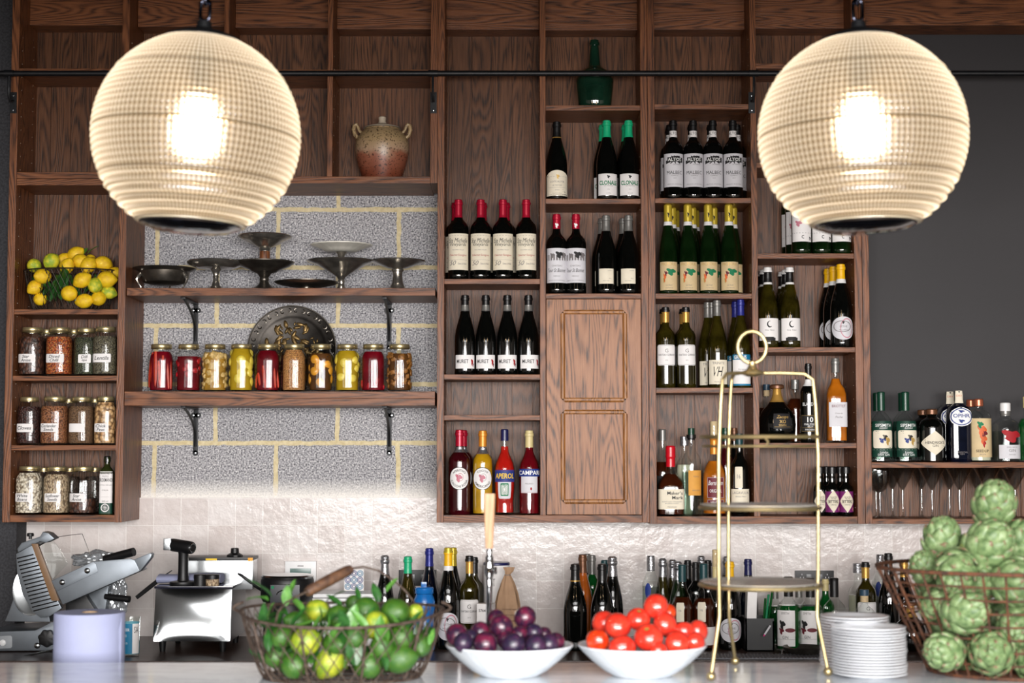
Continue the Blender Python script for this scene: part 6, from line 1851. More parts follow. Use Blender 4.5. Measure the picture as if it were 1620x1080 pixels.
lv = [  # tip-to-base leaves: base px, base py, length px, dy, rx, rz, mesh, material, label
    (430, 945, 46, -.05, .9, 1.9, 0, M_LEAF, 'long leaf reaching left from the lime pile'), (424, 950, 44, -.08, .5, 2.5, 1, M_LEAFL, 'light leaf drooping at the far left of the limes'),
    (440, 966, 42, -.10, .3, 3.6, 1, M_LEAF, 'leaf hanging over the left rim'), (452, 958, 34, -.06, 1.3, .1, 2, M_LEAFL, 'light upright leaf at the left of the limes'),
    (425, 1030, 40, -.15, 1.4, .15, 1, M_LEAF, 'narrow leaf behind the wire at the left'), (462, 990, 40, -.12, 1.0, -.9, 0, M_LEAF, 'leaf in front of the left rim'),
    (552, 1002, 48, -.16, 1.45, -.1, 2, M_LEAFL, 'broad leaf standing against the front rim'), (563, 1052, 58, -.165, 1.5, .35, 2, M_LEAF, 'big broad leaf behind the front wire'),
    (540, 1028, 50, -.165, 1.5, -.7, 2, M_LEAF, 'broad leaf slanting across the basket front'), (602, 1016, 44, -.16, 1.4, -.4, 2, M_LEAFL, 'pale leaf below the rim on the right'),
    (567, 950, 26, -.04, 1.2, .6, 0, M_LEAF, 'pointed leaf left of the round bright lime'), (600, 952, 34, -.02, 1.3, .2, 0, M_LEAF, 'dark upright leaf between the two round limes'),
    (612, 936, 30, -.01, 1.0, -.8, 0, M_LEAFL, 'curled leaf above the right round lime'), (580, 984, 30, -.13, 1.3, -.3, 1, M_LEAF, 'small pointed leaf over the rim'),
    (516, 952, 36, -.04, .7, -1.2, 0, M_LEAF, 'leaf lying over the top left limes'), (478, 968, 40, -.09, .8, .7, 0, M_LEAFL, 'light leaf in the top left bunch'),
    (644, 1000, 42, -.12, 1.2, -.8, 1, M_LEAF, 'leaf trailing at the right behind the rim'), (679, 1020, 28, -.09, 1.4, -.1, 1, M_LEAFL, 'yellow-green leaf at the right end of the limes'),
    (500, 1005, 38, -.15, 1.3, -1.3, 0, M_LEAF, 'leaf tucked right of the big yellow lime'), (640, 1002, 40, -.13, 1.0, 1.3, 2, M_LEAFL, 'pale leaf lying along the right rim'),
    (610, 1060, 44, -.15, 1.5, .9, 0, M_LEAF, 'dark leaf low on the right'), (480, 1050, 46, -.15, 1.5, -.8, 0, M_LEAF, 'dark leaf low on the left'),
    (520, 985, 36, -.13, .9, -1.0, 1, M_LEAF, 'leaf bent over the front rim'), (460, 940, 30, -.02, 1.1, -.5, 0, M_LEAFL, 'leaf pointing up near the waffle iron'),
    (540, 960, 34, -.06, .8, .9, 0, M_LEAF, 'leaf beside the left edge of the round bright lime'),
]
for px, py, l, dy, rx_, rz_, mi, mm, lab in lv:
    Y = YBk + dy
    solid('citrus_leaf', LEAF[mi], mm, P(px, py, Y), (rx_, rnd.uniform(-.3, .3), rz_), M1(l, Y), lab, 'leaf', 'leaves among the limes')

rf_ = random.Random(77)
for i in range(96):   # dark leaves packed between the limes
    a = rf_.uniform(-1.45, 1.45); t = rf_.uniform(.10, .95)
    p = bk.location + bpt(a, t, rf_.uniform(.72, .93)); mi = rf_.randrange(3)
    solid('citrus_leaf', LEAF[mi], M_LEAF if rf_.random() < .7 else M_LEAFL, p, (rf_.uniform(.2, 2.7), rf_.uniform(-.9, .9), a + rf_.uniform(-1.9, 1.9)), rf_.uniform(.038, .066),
          'one of the dark leaves packed between limes inside the basket', 'leaf', 'leaves packed between the limes')
for i in range(40):   # and between the lemons
    a = rf_.uniform(-1.5, 1.5); t = rf_.uniform(.15, .8)
    x_ = rf_.uniform(-.145, .145); p = lb.location + Vector((x_ * (.75 + .25 * t), -.088 * math.sqrt(1 - (x_ / .17) ** 2), .012 + .11 * t))
    solid('citrus_leaf', LEAF[rf_.randrange(3)], M_LEAF, p, (rf_.uniform(1.2, 1.7), rf_.uniform(-.4, .4), rf_.uniform(-1.5, 1.5)), rf_.uniform(.035, .06),
          'one of the dark leaves packed between lemons inside the basket', 'leaf', 'leaves packed between the lemons')

# --- marble bowls
YBo = 3.88; ko = YBo / FPX


def bowl(px, label, hw):
    o = thing('marble_bowl', label, 'bowl', (X(px, 1060, YBo), YBo, ZBAR), 0, 'marble bowls on the bar')
    R = hw * ko
    MB().lathe([(0, 0), (R * .44, 0), (R * .47, .003), (R * .60, .014), (R * .78, .036), (R * .92, .056), (R, .070), (R * .995, .073), (R * .965, .073), (R * .88, .058), (R * .72, .038), (R * .5, .022), (0, .016)], 64).build('bowl', M_BOWL, o)
    return o


bowl(806, 'shallow white marble bowl heaped with dark plums', 100)
bowl(1016, 'shallow white marble bowl heaped with red tomatoes', 101)
PL, TM = plum_mesh(1.0), tomato_mesh(1.0)
plums = [  # px, py, r px, dy, dark, label
    (722.6, 1004, 17.5, -.04, 0, 'red plum at the left edge of the bowl'), (733, 1016, 15.5, -.085, 1, 'dark plum low at the front left'), (760, 999, 15.5, -.02, 0, 'red plum behind the front left ones'),
    (768, 1018, 18.5, -.10, 0, 'large red plum in the front left of middle'), (793, 991, 18.5, -.035, 0, 'big plum high in the middle left'), (822, 1005, 14.5, -.03, 0, 'bright red plum in the middle'),
    (812, 1020, 18, -.105, 1, 'dark plum in the front centre'), (830.5, 976, 17, 0, 0, 'topmost plum of the heap'), (845, 1001, 14, -.02, 1, 'purple plum below and right of the topmost'),
    (847.5, 1021, 17, -.095, 1, 'dark plum right of the front centre'), (868, 1018, 15.5, -.075, 1, 'bluish plum near the front right'), (879, 1015, 14.5, -.03, 0, 'red plum at the right edge'),
    (785, 978, 14, .05, 0, 'plum peeping over the heap at the back'), (800, 1012, 14, -.06, 0, 'plum in the gap behind the front centre'), (745, 1009, 13, -.05, 1, 'dark plum between the left front pair'), (861, 1004, 12, .01, 0, 'plum half hidden at the back right'),
]
for px, py, r, dy, dk, lab in plums:
    Y = YBo + dy
    o = thing('plum', lab, 'plum', P(px, py, Y), 0, 'plums in the marble bowl')
    o.rotation_euler = (rnd.uniform(-.8, .8), rnd.uniform(-.8, .8), rnd.uniform(-1.5, 1.5)); s = M1(r, Y)
    c = part('skin', PL, M_PLUMB if dk else M_PLUM, o); c.scale = (s, s, s)
toms = [
    (945.5, 1014, 19, -.055, 1, 0, 'orange-red tomato at the left edge of the bowl'), (955, 985, 19, .04, 0, 0, 'tomato behind the big left one'), (977, 990, 21.5, -.02, 0, 0, 'big tomato high on the left'),
    (984.5, 1026, 22, -.095, 0, 0, 'tomato at the front left resting on the rim'), (1009.5, 979, 19.5, 0, 0, 1, 'tomato with orange scar high in the middle'), (1026, 1008, 23, -.08, 0, 1, 'largest tomato in the front middle'),
    (1037.5, 958.5, 19.5, 0, 0, 0, 'topmost tomato of the heap'), (1052.5, 987, 19.5, -.02, 0, 0, 'tomato under the topmost on the right'), (1055, 969, 15, .06, 1, 1, 'tomato peeping out behind the topmost'),
    (1071.5, 1018, 20, -.07, 0, 0, 'tomato at the front right'), (1082, 1000, 17.5, -.015, 0, 0, 'tomato at the right behind the front one'), (1104, 998, 17.5, .02, 0, 0, 'tomato at the far right edge'),
    (1099, 1016, 16.5, -.045, 0, 0, 'smaller tomato low at the right rim'), (1042, 1030, 14, -.105, 0, 0, 'tomato barely showing over the rim in the middle'),
]
SCAR = MB().lathe([(0, .74), (.10, .745), (.16, .78), (.06, .765), (0, .80)], 12, ripple=lambda a, z: 1 + .35 * math.cos(5 * a)).mesh('stem_scar')
for px, py, r, dy, og, up, lab in toms:
    Y = YBo + dy
    o = thing('tomato', lab, 'tomato', P(px, py, Y), 0, 'tomatoes in the marble bowl')
    o.rotation_euler = (rnd.uniform(.5, .8) if up else rnd.uniform(-2.4, -.9), rnd.uniform(-.5, .5), rnd.uniform(-1, 1)); s = M1(r, Y)
    c = part('skin', TM, M_TOMO if og else M_TOM, o); c.scale = (s, s, s)
    if up: c = part('stem_scar', SCAR, M_SCAR, o); c.scale = (s, s, s)

# --- artichokes
def mat_arti():
    t = NT('artichoke_bract'); tc = t.n('ShaderNodeTexCoord').outputs['Object']
    a = t.n('ShaderNodeAttribute'); a.attribute_name = 'tip'
    base = t.ramp(t.noise(tc, 3.2, 4), [(.3, lin((70, 96, 56))), (.55, lin((112, 134, 88))), (.75, lin((144, 160, 120)))])
    br = t.ramp(t.math('ADD', a.outputs['Fac'], t.math('MULTIPLY', t.math('SUBTRACT', t.noise(tc, 5, 2), .5), .7)), [(.86, (0, 0, 0, 1)), (1.08, (1, 1, 1, 1))])
    t.L.new(t.mix(br, base, lin((112, 84, 66))), t.b.inputs['Base Color']); t.b.inputs['Roughness'].default_value = .5
    return t.m


M_ARTI = mat_arti()


def artichoke_mesh(seed, openness=.10):
    rn = random.Random(seed); vs = []; fs = []; tip = []
    N = 33; nu, nv = 4, 7
    for i in range(N):
        t = i / (N - 1)
        az = i * 2.39996; ph0 = PI * (.97 - .80 * t ** .85)    # bract foot: from the base up to the crown
        dphi = .92 - .30 * t; w = .66 - .24 * t
        k0 = len(vs)
        for j in range(nv + 1):
            v = j / nv; ph = max(.02, ph0 - dphi * v)
            hw = w * (1 - v ** 3.2) ** .62 * (.74 + .42 * math.sin(PI * min(1, v + .08)))
            for q in range(-nu, nu + 1):
                u = q / nu
                r = .94 + openness * 1.5 * v ** 1.5 * (1.2 - .7 * t) + .10 * (1 - u * u) * math.sin(PI * min(1, v * .9 + .05)) - .07 * u * u
                a = az + u * hw / max(.30, math.sin(max(ph, .3)))
                x, y, z = r * math.sin(ph) * math.sin(a), r * math.sin(ph) * math.cos(a), 1.20 * r * math.cos(ph) + .10 * v * t
                vs.append((x, y, z)); tip.append(v)
        kk = 2 * nu + 1
        for j in range(nv):
            for q in range(kk - 1): fs.append((k0 + j * kk + q, k0 + j * kk + q + 1, k0 + (j + 1) * kk + q + 1, k0 + (j + 1) * kk + q))
    mb = MB().add(vs, fs); n0 = len(vs)
    mb.sphere(.86, 20, 12, at(0, 0, 0, s=(1, 1, 1.18)))
    me = mb.mesh('bracts', ang=75, fix=False)
    at_ = me.attributes.new('tip', 'FLOAT', 'POINT')
    at_.data.foreach_set('value', tip + [0.0] * (len(mb.v) - n0))
    return me


ART = [artichoke_mesh(3, .10), artichoke_mesh(8, .16)]
ASTEM = MB().tube([(0, 0, -1.02), (.03, 0, -1.3), (.08, .02, -1.7), (.16, .03, -2.1)], [.30, .24, .22, .24], 10).mesh('stem')
YA = 3.95
arts = [  # px, py, r, dy, rx, ry, stem, label
    (1572, 799, 33, .00, .55, -.15, 0, 'topmost artichoke of the heap'),
    (1491, 855, 29, -.02, .25, .15, 0, 'artichoke upright at the left of the heap above the rim'),
    (1562, 862, 36, -.10, .9, -.2, 1, 'big artichoke facing forward below the topmost one'),
    (1512, 903, 30, -.14, 2.4, .3, 1, 'artichoke showing its cut stem just over the rim'),
    (1462, 898, 22, -.02, .3, -.3, 0, 'small artichoke at the left inside the rim'),
    (1614, 858, 30, -.02, .7, .3, 0, 'artichoke cut by the picture edge below the topmost'),
    (1606, 923, 34, -.15, 1.7, .5, 1, 'artichoke stalk down behind the wire near the edge'),
    (1525, 968, 31, -.17, 1.2, -.5, 0, 'bright artichoke behind the wire in the middle'),
    (1495, 1030, 29, -.135, 1.4, .4, 0, 'artichoke low at the left behind the wire'),
    (1570, 1032, 33, -.17, 1.3, -.2, 0, 'artichoke low in the middle of the basket'),
    (1609, 990, 31, -.15, 1.9, .1, 1, 'artichoke at mid height by the picture edge'),
    (1480, 955, 24, -.10, 1.0, .8, 1, 'artichoke with pale stem at the left behind the wire'),
    (1550, 920, 28, -.10, .9, .6, 0, 'artichoke half hidden behind the rim in the middle'),
    (1634, 1040, 31, -.15, 1.1, .2, 0, 'artichoke low at the picture edge'),
    (1530, 1030, 30, .02, .8, .3, 0, 'shaded artichoke deep between the two low front ones'),
    (1500, 985, 29, .05, 1.0, -.3, 0, 'shaded artichoke deep in the basket left of middle'),
    (1570, 985, 31, .02, .7, .2, 0, 'shaded artichoke deep in the basket centre'),
    (1480, 925, 27, .10, .5, .3, 0, 'artichoke at the back left behind the rim'),
    (1640, 960, 31, -.02, .9, .1, 0, 'shaded artichoke inside at the picture edge'),
    (1535, 915, 31, .06, .5, -.2, 0, 'artichoke buried under the big forward-facing one'),
    (1580, 905, 31, .12, .5, .4, 0, 'artichoke at the back under the topmost'),
]
for i, (px, py, r, dy, rx_, ry_, st_, lab) in enumerate(arts):
    Y = YA + dy; p = P(px, py, Y)
    o = thing('artichoke', lab, 'artichoke', p, 0, 'artichokes in the rusty basket'); o.rotation_euler = (rx_, ry_, rnd.uniform(-1, 1))
    s = M1(r, Y)
    c = part('bracts', ART[i % 2], M_ARTI, o); c.scale = (s, s, s)
    if st_: c = part('stem', ASTEM, M_STEMG, o); c.scale = (s, s, s)
ka = YA / FPX
ab = thing('wire_basket', 'tall rusty square-mesh basket overflowing with artichokes at the picture edge', 'basket', (X(1608, 1060, YA), YA, ZBAR))
ra0, ra1, ha = 136 * ka, 213 * ka, 160 * ka


def apt(a, t): r = ra0 + (ra1 - ra0) * t; return Vector((r * math.sin(a), -r * .86 * math.cos(a), .004 + ha * t))


MB().tube([apt(2 * PI * i / 80, 1) for i in range(80)], .0048, 8, closed=True).build('rim', RUST, ab)
MB().tube([apt(2 * PI * i / 80, 0) for i in range(80)], .0042, 8, closed=True).build('base_ring', RUST, ab)
up = MB(); ho = MB()
for i in range(40): up.tube([apt(2 * PI * i / 40, j / 6) for j in range(7)], .0028, 6)
for j in range(1, 8): ho.tube([apt(2 * PI * i / 80, j / 8 + .004 * math.sin(i * .9)) for i in range(80)], .0026, 6, closed=True)
for i in range(-4, 5):
    y = i / 5 * ra0 * .86; x = ra0 * math.sqrt(max(0, 1 - (i / 5) ** 2)); up.tube([(-x, y, .004), (x, y, .004)], .0026, 5)
up.build('upright_wires', RUST, ab); ho.build('hoop_wires', RUST, ab)

# ================================================================== brass tier stand
YT = 3.92; kt = YT / FPX
sc_ = X(1203, 900, YT)
TS = thing('tier_stand', 'tall three-legged brass tier stand with a ring on top', 'stand', (sc_, YT, ZBAR))
o3 = Vector(TS.location)
rt_ = 94 * kt


def leg(px0, dY, foot, fdY, name):
    pts = []
    top = P(1190, 590, YT) - o3
    sh = P(px0, 592, YT + dY) - o3
    pts += [top, top.lerp(sh, .5) + Vector((0, 0, .002)), top.lerp(sh, .86) + Vector((0, 0, .001)), sh + Vector((0, 0, -.012)), P(px0 + (px0 - 1203) * .05, 640, YT + dY) - o3]
    for py, q in ((720, .10), (820, .10), (900, .10), (945, .085), (975, .08)): pts.append(P(px0 + (px0 - 1203) * q, py, YT + dY) - o3)
    f = P(foot[0], foot[1], YT + fdY) - o3; f.z = .012
    m_ = pts[-1].lerp(f, .5); m_ += (pts[-1] - f) * Vector((.12, .12, 0)).x * Vector((0, 0, 0)).x
    pts += [pts[-1].lerp(f, .35), pts[-1].lerp(f, .7), f]
    l = MB().tube(pts, .0043, 10).build('leg', BRASS, TS)
    MB().sphere(.0105, 16, 10, at(f.x, f.y, .0105)).build('ball_foot', BRASS, l)


leg(1143, -.105, (1125, 1070), -.13, 'leg'); leg(1286, -.02, (1310, 1066), -.05, 'leg'); leg(1157, .10, (1163, 1044), .15, 'leg')
tp = P(1190, 590, YT) - o3
MB().lathe([(0, -.008), (.012, -.008), (.028, -.002), (.03, .002), (.014, .008), (.008, .018), (.009, .026), (0, .028)], 28, at(*tp)).build('top_boss', BRASS, TS)
MB().tube([(tp.x + .034 * math.cos(2 * PI * i / 40), 0 + tp.y, tp.z + .062 + .038 * math.sin(2 * PI * i / 40)) for i in range(40)], .0048, 10, closed=True).build('top_ring', BRASS, TS)
for py, hw in ((691, 92), (803, 94), (925, 95)):
    zz = P(1203, py, YT).z - ZBAR; R = hw * kt
    q = MB().tube([(R * math.sin(2 * PI * i / 60), -R * math.cos(2 * PI * i / 60), zz) for i in range(60)], .0042, 8, closed=True).build('tray_ring', BRASS, TS)
    if py > 700:
        MB().lathe([(0, zz + .001), (R * .80, zz + .001), (R * .84, zz + .004), (R * .985, zz + .006), (R, zz + .009), (R * .975, zz + .008), (R * .82, zz + .006), (0, zz + .0035)], 60).build('tray_plate', mat('bright_silver_plate', (226, 222, 216), .26, metal=.55, var=.25, vs=14), q)
    else:
        MB().tube([(R * .96 * math.sin(2 * PI * i / 60), -R * .96 * math.cos(2 * PI * i / 60), zz - .022) for i in range(60)], .003, 8, closed=True).build('lower_ring', BRASS, q)
    if py == 691: MB().tube([(-.008, -R, zz), (0, -R, zz - .012), (-.004, -R, zz - .022)], .0028, 6).build('scroll', BRASS, q)

# ================================================================== plates
PLP = [(0, 0), (.56, 0), (.60, .012), (.62, .03), (.66, .04), (.90, .085), (1, .115), (1, .135), (.98, .14), (.88, .115), (.64, .075), (.58, .055), (0, .05)]
for nm, px, Yp, hw, n, ztop_px in (('front stack', 1375, 3.86, 58, 17, 990), ('rear stack', 1352, 4.015, 53.5, 18, 973)):
    R = M1(hw, Yp); zt_ = Z(px, ztop_px, Yp); pit = (zt_ - ZBAR - .135 * R) / (n - 1)
    me = MB().lathe([(r * R, h * R) for r, h in PLP], 56).mesh('plate', ang=50)
    for i in range(n):
        k = n - 1 - i
        num = ['top', 'second', 'third', 'fourth', 'fifth', 'sixth', 'seventh', 'eighth', 'ninth', 'tenth', 'eleventh', 'twelfth', 'thirteenth', 'fourteenth', 'fifteenth', 'sixteenth', 'seventeenth', 'eighteenth'][k]
        o = part('plate', me, PORCELAIN); o.location = (X(px, 1040, Yp) + rnd.uniform(-.0015, .0015), Yp + rnd.uniform(-.0015, .0015), ZBAR + i * pit + .0002)
        tag(o, f'white plate, {"the top one" if k == 0 else num + " from the top"} of the {nm}', 'plate', f'white plates in the {nm}')

# ================================================================== things on the back counter
def outline(pts, Y, ox, oy, s): return [(P(ox + a / s, oy + b / s, Y).x, P(ox + a / s, oy + b / s, Y).z) for a, b in pts]


def prism_part(name, pts, Y, depth, m, parent, o=(0, 820, 4.154), bevel=.002, **kw):
    """a solid panel: outline in the view's plane at depth Y, extruded back by DEPTH with softened edges"""
    poly = outline(pts, Y, *o); off = (parent.parent or parent).location
    bm = bmesh.new()
    vs = [bm.verts.new((x - off.x, Y - off.y, z - off.z)) for x, z in poly]
    f = bm.faces.new(vs); r = bmesh.ops.extrude_face_region(bm, geom=[f])
    for v in [e for e in r['geom'] if isinstance(e, bmesh.types.BMVert)]: v.co.y += depth
    bmesh.ops.recalc_face_normals(bm, faces=bm.faces[:])
    if bevel: bmesh.ops.bevel(bm, geom=bm.edges[:], offset=bevel, segments=2, profile=.7, affect='EDGES', clamp_overlap=True)
    me = bpy.data.meshes.new(name); bm.to_mesh(me); bm.free()
    me.polygons.foreach_set('use_smooth', [True] * len(me.polygons)); me.set_sharp_from_angle(angle=R_(35))
    return part(name, me, m, parent)


def rel(px, py, Y, o): return P(px, py, Y) - o.location


S4 = lambda a, b: (a / 4.154, 820 + b / 4.154)
# --- meat slicer
YSl = 6.05
SL = thing('meat_slicer', 'grey metal deli slicer with ribbed carriage at the end of the counter', 'slicer', (X(55, 1030, YSl), YSl, ZC))
prism_part('base', [(-90, 745), (230, 735), (300, 700), (335, 680), (430, 676), (430, 868), (-90, 872)], YSl, .30, ALU, SL, bevel=.006)
for fx in (-40, 380):
    p = rel(*S4(fx, 880), YSl + .05, SL); MB().lathe([(0, -p.z), (.018, -p.z), (.016, -.002), (0, 0.004)], 16, at(p.x, p.y, p.z)).build('foot', BLACKP, SL)
prism_part('blade_housing', [(30, 676), (62, 600), (108, 462), (200, 440), (300, 520), (330, 680)], YSl + .06, .10, ALU, SL, bevel=.004)
prism_part('support_post', [(560, 520), (600, 470), (716, 430), (690, 612), (622, 612)], YSl + .14, .05, ALU, SL, bevel=.004)
prism_part('motor_block', [(430, 560), (560, 500), (640, 620), (620, 700), (430, 700)], YSl + .10, .16, BLACKP, SL, bevel=.006)
# blade: a thin steel disc seen nearly edge on, behind the carriage
c = rel(*S4(205, 470), YSl + .055, SL)
MB().lathe([(0, .003), (.072, .003), (.082, .0005), (.072, -.002), (0, -.002)], 48, at(c.x, c.y, c.z, rx=PI / 2, ry=0, rz=.35) @ at(0, 0, 0, s=(.8, 1.15, 1))).build('blade', STEEL, SL)
fc = prism_part('carriage_face', [(104, 232), (150, 208), (205, 168), (262, 300), (345, 470), (405, 590), (330, 640), (268, 652), (215, 615), (150, 500), (112, 360)], YSl - .012, .022, ALU, SL, bevel=.003)
rib = MB()
for i in range(15):
    t = i / 14; a = (112 + 108 * t ** 1.1, 262 + 345 * t); b = (222 + 165 * t, 235 + 330 * t)
    pa, pb = rel(*S4(*a), YSl - .014, SL), rel(*S4(*b), YSl - .014, SL)
    rib.tube([pa, pa.lerp(pb, .5), pb], .0026, 6)
rib.build('ridges', STEEL, fc)
prism_part('guard_plate', [(205, 165), (246, 165), (388, 540), (338, 540)], YSl - .035, .016, mat('brown_guard_plate', (122, 90, 58), .4, var=.15), SL)
prism_part('top_clamp', [(112, 198), (140, 160), (262, 118), (280, 86), (318, 96), (358, 132), (300, 160), (262, 150), (118, 222)], YSl - .02, .07, ALU, SL, bevel=.004)
prism_part('clamp_grip', [(104, 214), (116, 196), (262, 142), (300, 150), (230, 190), (112, 250)], YSl - .006, .05, BLACKP, SL, bevel=.003)
p = rel(*S4(200, 106), YSl, SL)
MB().lathe([(0, -.016), (.006, -.016), (.006, -.006), (.012, -.006), (.013, 0), (.011, .006), (0, .007)], 16, at(*p)).build('clamp_knob', BLACKP, SL)
tr = prism_part('product_tray', [(338, 408), (612, 283), (855, 262), (885, 275), (918, 345), (412, 566)], YSl - .05, .014, ALU, SL, bevel=.003)
prism_part('tray_floor', [(412, 566), (917, 346), (908, 332), (402, 548)], YSl - .035, .13, ALU, SL, bevel=.001)
prism_part('tray_bracket', [(339, 410), (612, 284), (630, 300), (642, 350), (372, 478)], YSl - .0535, .0032, ALU, tr, bevel=.0008)
prism_part('tray_lip', [(880, 270), (985, 226), (997, 236), (988, 262), (920, 346), (905, 330)], YSl - .046, .05, ALU, SL, bevel=.003)
for a, b in ((410, 418), (574, 342)):
    p = rel(*S4(a, b), YSl - .052, SL); MB().lathe([(.0105, 0), (.0105, .003), (.007, .006), (0, .0075)], 18, at(*p, rx=PI / 2)).build('tray_bolt', STEEL, tr)
pa, pb = rel(*S4(690, 268), YSl - .02, SL), rel(*S4(880, 218), YSl - .06, SL)
MB().tube([pa, pa.lerp(pb, .5), pb], [.0145, .0155, .0155], 16).build('carriage_handle', BLACKP, SL)
pa, pb = rel(*S4(690, 512), YSl + .12, SL), rel(*S4(852, 530), YSl + .10, SL)
MB().tube([pa, pa.lerp(pb, .3), pb], [.010, .0125, .0125], 14).build('pusher_handle', BLACKP, SL)
p = rel(*S4(312, 785), YSl - .004, SL)
MB().lathe([(0, 0), (.030, 0), (.031, .004), (.029, .016), (.02, .019), (0, .019)], 42, at(*p, rx=PI / 2), ripple=lambda a, z: 1 + .07 * math.cos(7 * a)).build('thickness_dial', BLACKP, SL)
p = rel(*S4(246, 834), YSl - .002, SL)
MB().lathe([(.011, -.002), (.011, .004), (.006, .008), (0, .008)], 18, at(*p, rx=PI / 2)).build('lock_screw', STEEL, SL)
sp = prism_part('switch_plate', [(-10, 772), (70, 768), (80, 780), (80, 842), (70, 852), (-10, 855)], YSl - .003, .004, mat('grey_switch_plate', (150, 154, 158), .4, var=.1), SL, bevel=.001)
p = rel(*S4(20, 815), YSl - .003, SL)
MB().lathe([(.0115, 0), (.0115, .005), (.009, .007), (0, .007)], 20, at(*p, rx=PI / 2)).build('push_button', WHITEP, sp)
gw = [rel(*S4(a, b), YSl + .02, SL) for a, b in ((350, 125), (450, 110), (540, 100), (575, 190), (612, 283))]
MB().tube(gw, .0012, 6).build('guard_wire', STEEL, SL)
prism_part('clear_guard', [(275, 170), (345, 140), (400, 210), (445, 295), (345, 400), (305, 300)], YSl - .03, .006, CLEAR, SL, bevel=.001)


def crumple(px, py, Y, w, h, m, label, name, seed, cat='wrap', grow=(1, .5, 1)):
    c = P(px, py, Y); W_, H_ = M1(w, Y) / 2, M1(h, Y) / 2
    def fn(v, sd=seed):
        n = mnoise.noise(v * 2.6 + Vector((sd, 0, 0))) * .35 + mnoise.noise(v * 7 + Vector((0, sd, 0))) * .14 + mnoise.noise(v * 15 + Vector((0, sd, 3))) * .07
        return v * (1 + n)
    o = part(name, MB().sphere(1, 64, 40, None, fn).mesh(name, ang=12), m); o.location = c; o.scale = (W_ * grow[0], W_ * grow[1], H_ * grow[2])
    return tag(o, label, cat)


FOIL = mat('crumpled_clear_film', (186, 190, 194), .16, metal=.55, var=.4, vs=8)
crumple(152, 885, YSl + .05, 74, 24, FOIL, 'crumpled clear film heaped in the slicer tray', 'crumpled_film', 2.0)
crumple(186, 945, YSl + .20, 30, 62, FOIL, 'crumpled clear film hanging behind the slicer tray', 'crumpled_film', 5.0)
MB_t = thing('steel_tongs', 'black-handled tool leaning between slicer and steel toaster', 'utensil', P(216, 945, 6.2))
pa, pb = rel(216, 945, 6.2, MB_t), rel(255, 914, 6.2, MB_t)
MB().tube([pa, pa.lerp(pb, .5), pb], [.0075, .0085, .0075], 8).build('handle', BLACKP, MB_t)
MB().tube([pb, pb.lerp(rel(262, 909, 6.2, MB_t), 1), rel(272, 902, 6.22, MB_t)], [.004, .003, .002], 8).build('shaft', STEEL, MB_t)
rods = thing('sharpening_rod', 'thin dark steel rod lying along the slicer foot', 'utensil', P(50, 1036, 5.95))
pa, pb = rel(18, 1042, 5.95, rods), rel(88, 1027, 5.95, rods)
MB().tube([pa, pb], .0035, 8).build('rod', STEEL, rods)
MB().tube([pa, pa.lerp(pb, -.25)], .007, 8).build('grip', BLACKP, rods)

# --- blue-white paper roll on the prep bench, tub beside the slicer
Yr = 4.42; Rr = M1(54.5, Yr)
PR = thing('paper_roll', 'large pale lavender paper towel roll standing behind the bar', 'paper roll', (X(141.5, 1000, Yr), Yr, .90))
hr = Z(141, 970, Yr - Rr * .4) - .90
M_ROLL = mat('pale_lavender_paper', (158, 163, 194), .85, var=.06, vs=14, bump=.15, bs=240)
MB().lathe([(.022, .001), (Rr - .002, 0), (Rr, .003), (Rr, hr - .003), (Rr - .002, hr), (.022, hr), (.022, hr - .05)], 64).build('paper', M_ROLL, PR)
MB().lathe([(.019, .001), (.0216, .001), (.0216, hr + .0006), (.019, hr + .0006), (.019, .001)], 32).build('cardboard_core', mat('cardboard', (176, 148, 116), .85, var=.15), PR)
a0 = R_(62); MB().add([((Rr + .0015) * math.sin(a) if k < 2 else (Rr + .0015) * math.sin(a), -(Rr + .0015) * math.cos(a), z) for k, (a, z) in enumerate(((R_(20), .02), (R_(75), .02), (R_(75), hr * .98), (R_(70), hr * .9)))], [(0, 1, 2, 3)]).build('loose_sheet', M_ROLL, PR)
Yt = 5.95
TB = thing('plastic_tub', 'clear plastic tub with a bright blue label beside the paper roll', 'tub', (X(207.5, 1000, Yt), Yt, ZC))
ht = Z(207, 975, Yt) - ZC; R = M1(14.5, Yt)
MB().lathe([(0, .002), (R * .84, 0), (R * .86, .003), (R * .97, ht * .92), (R * 1.03, ht * .93), (R * 1.03, ht), (R, ht), (R * .95, ht * .93), (R * .84, .006), (0, .005)], 40).build('tub', CLEAR, TB)
V = Vessel('plastic_tub', 'oil', ht / .72, R * .955, CLEAR); V.parts.clear()
V.label(.05, .60, 1.0, INK_TEAL, 'rect', -38, 'blue_label', .001, text=[('SANITISER', .6, .10, INK_WHITE, .7), ('WIPES', .2, .08, INK_WHITE, .4), ('SURFACE', -.3, .06, INK_WHITE, .5)])
V.label(.05, .60, .42, PAPER, 'rect', 45, 'white_label', .001, text=[('SA', .6, .22, INK, .6)])
V.label(.04, .62, 3.1, mat('blue_wipes', (120, 186, 206), .7, var=.1), 'rect', 180, 'wipes', -.002)
for nm_, me_, m_, kids in V.parts:
    c = part(nm_, me_, m_, TB)
    for kn, km, kmat in kids: part(kn, km, kmat, c)

# --- steel conveyor toaster and what stands on it
Yo = 6.05
TO = thing('steel_grill', 'polished steel counter grill with sloping front on stubby black feet', 'grill', (X(303, 1014, Yo), Yo, ZC))
O2 = (200, 820, 4.154)
Sx = lambda a, b: (200 + a / 4.154, 820 + b / 4.154)
x0, x1 = rel(243, 970, Yo, TO).x, rel(364.5, 970, Yo, TO).x
z0, z1 = Z(303, 1014, Yo) - ZC, Z(303, 932, Yo) - ZC


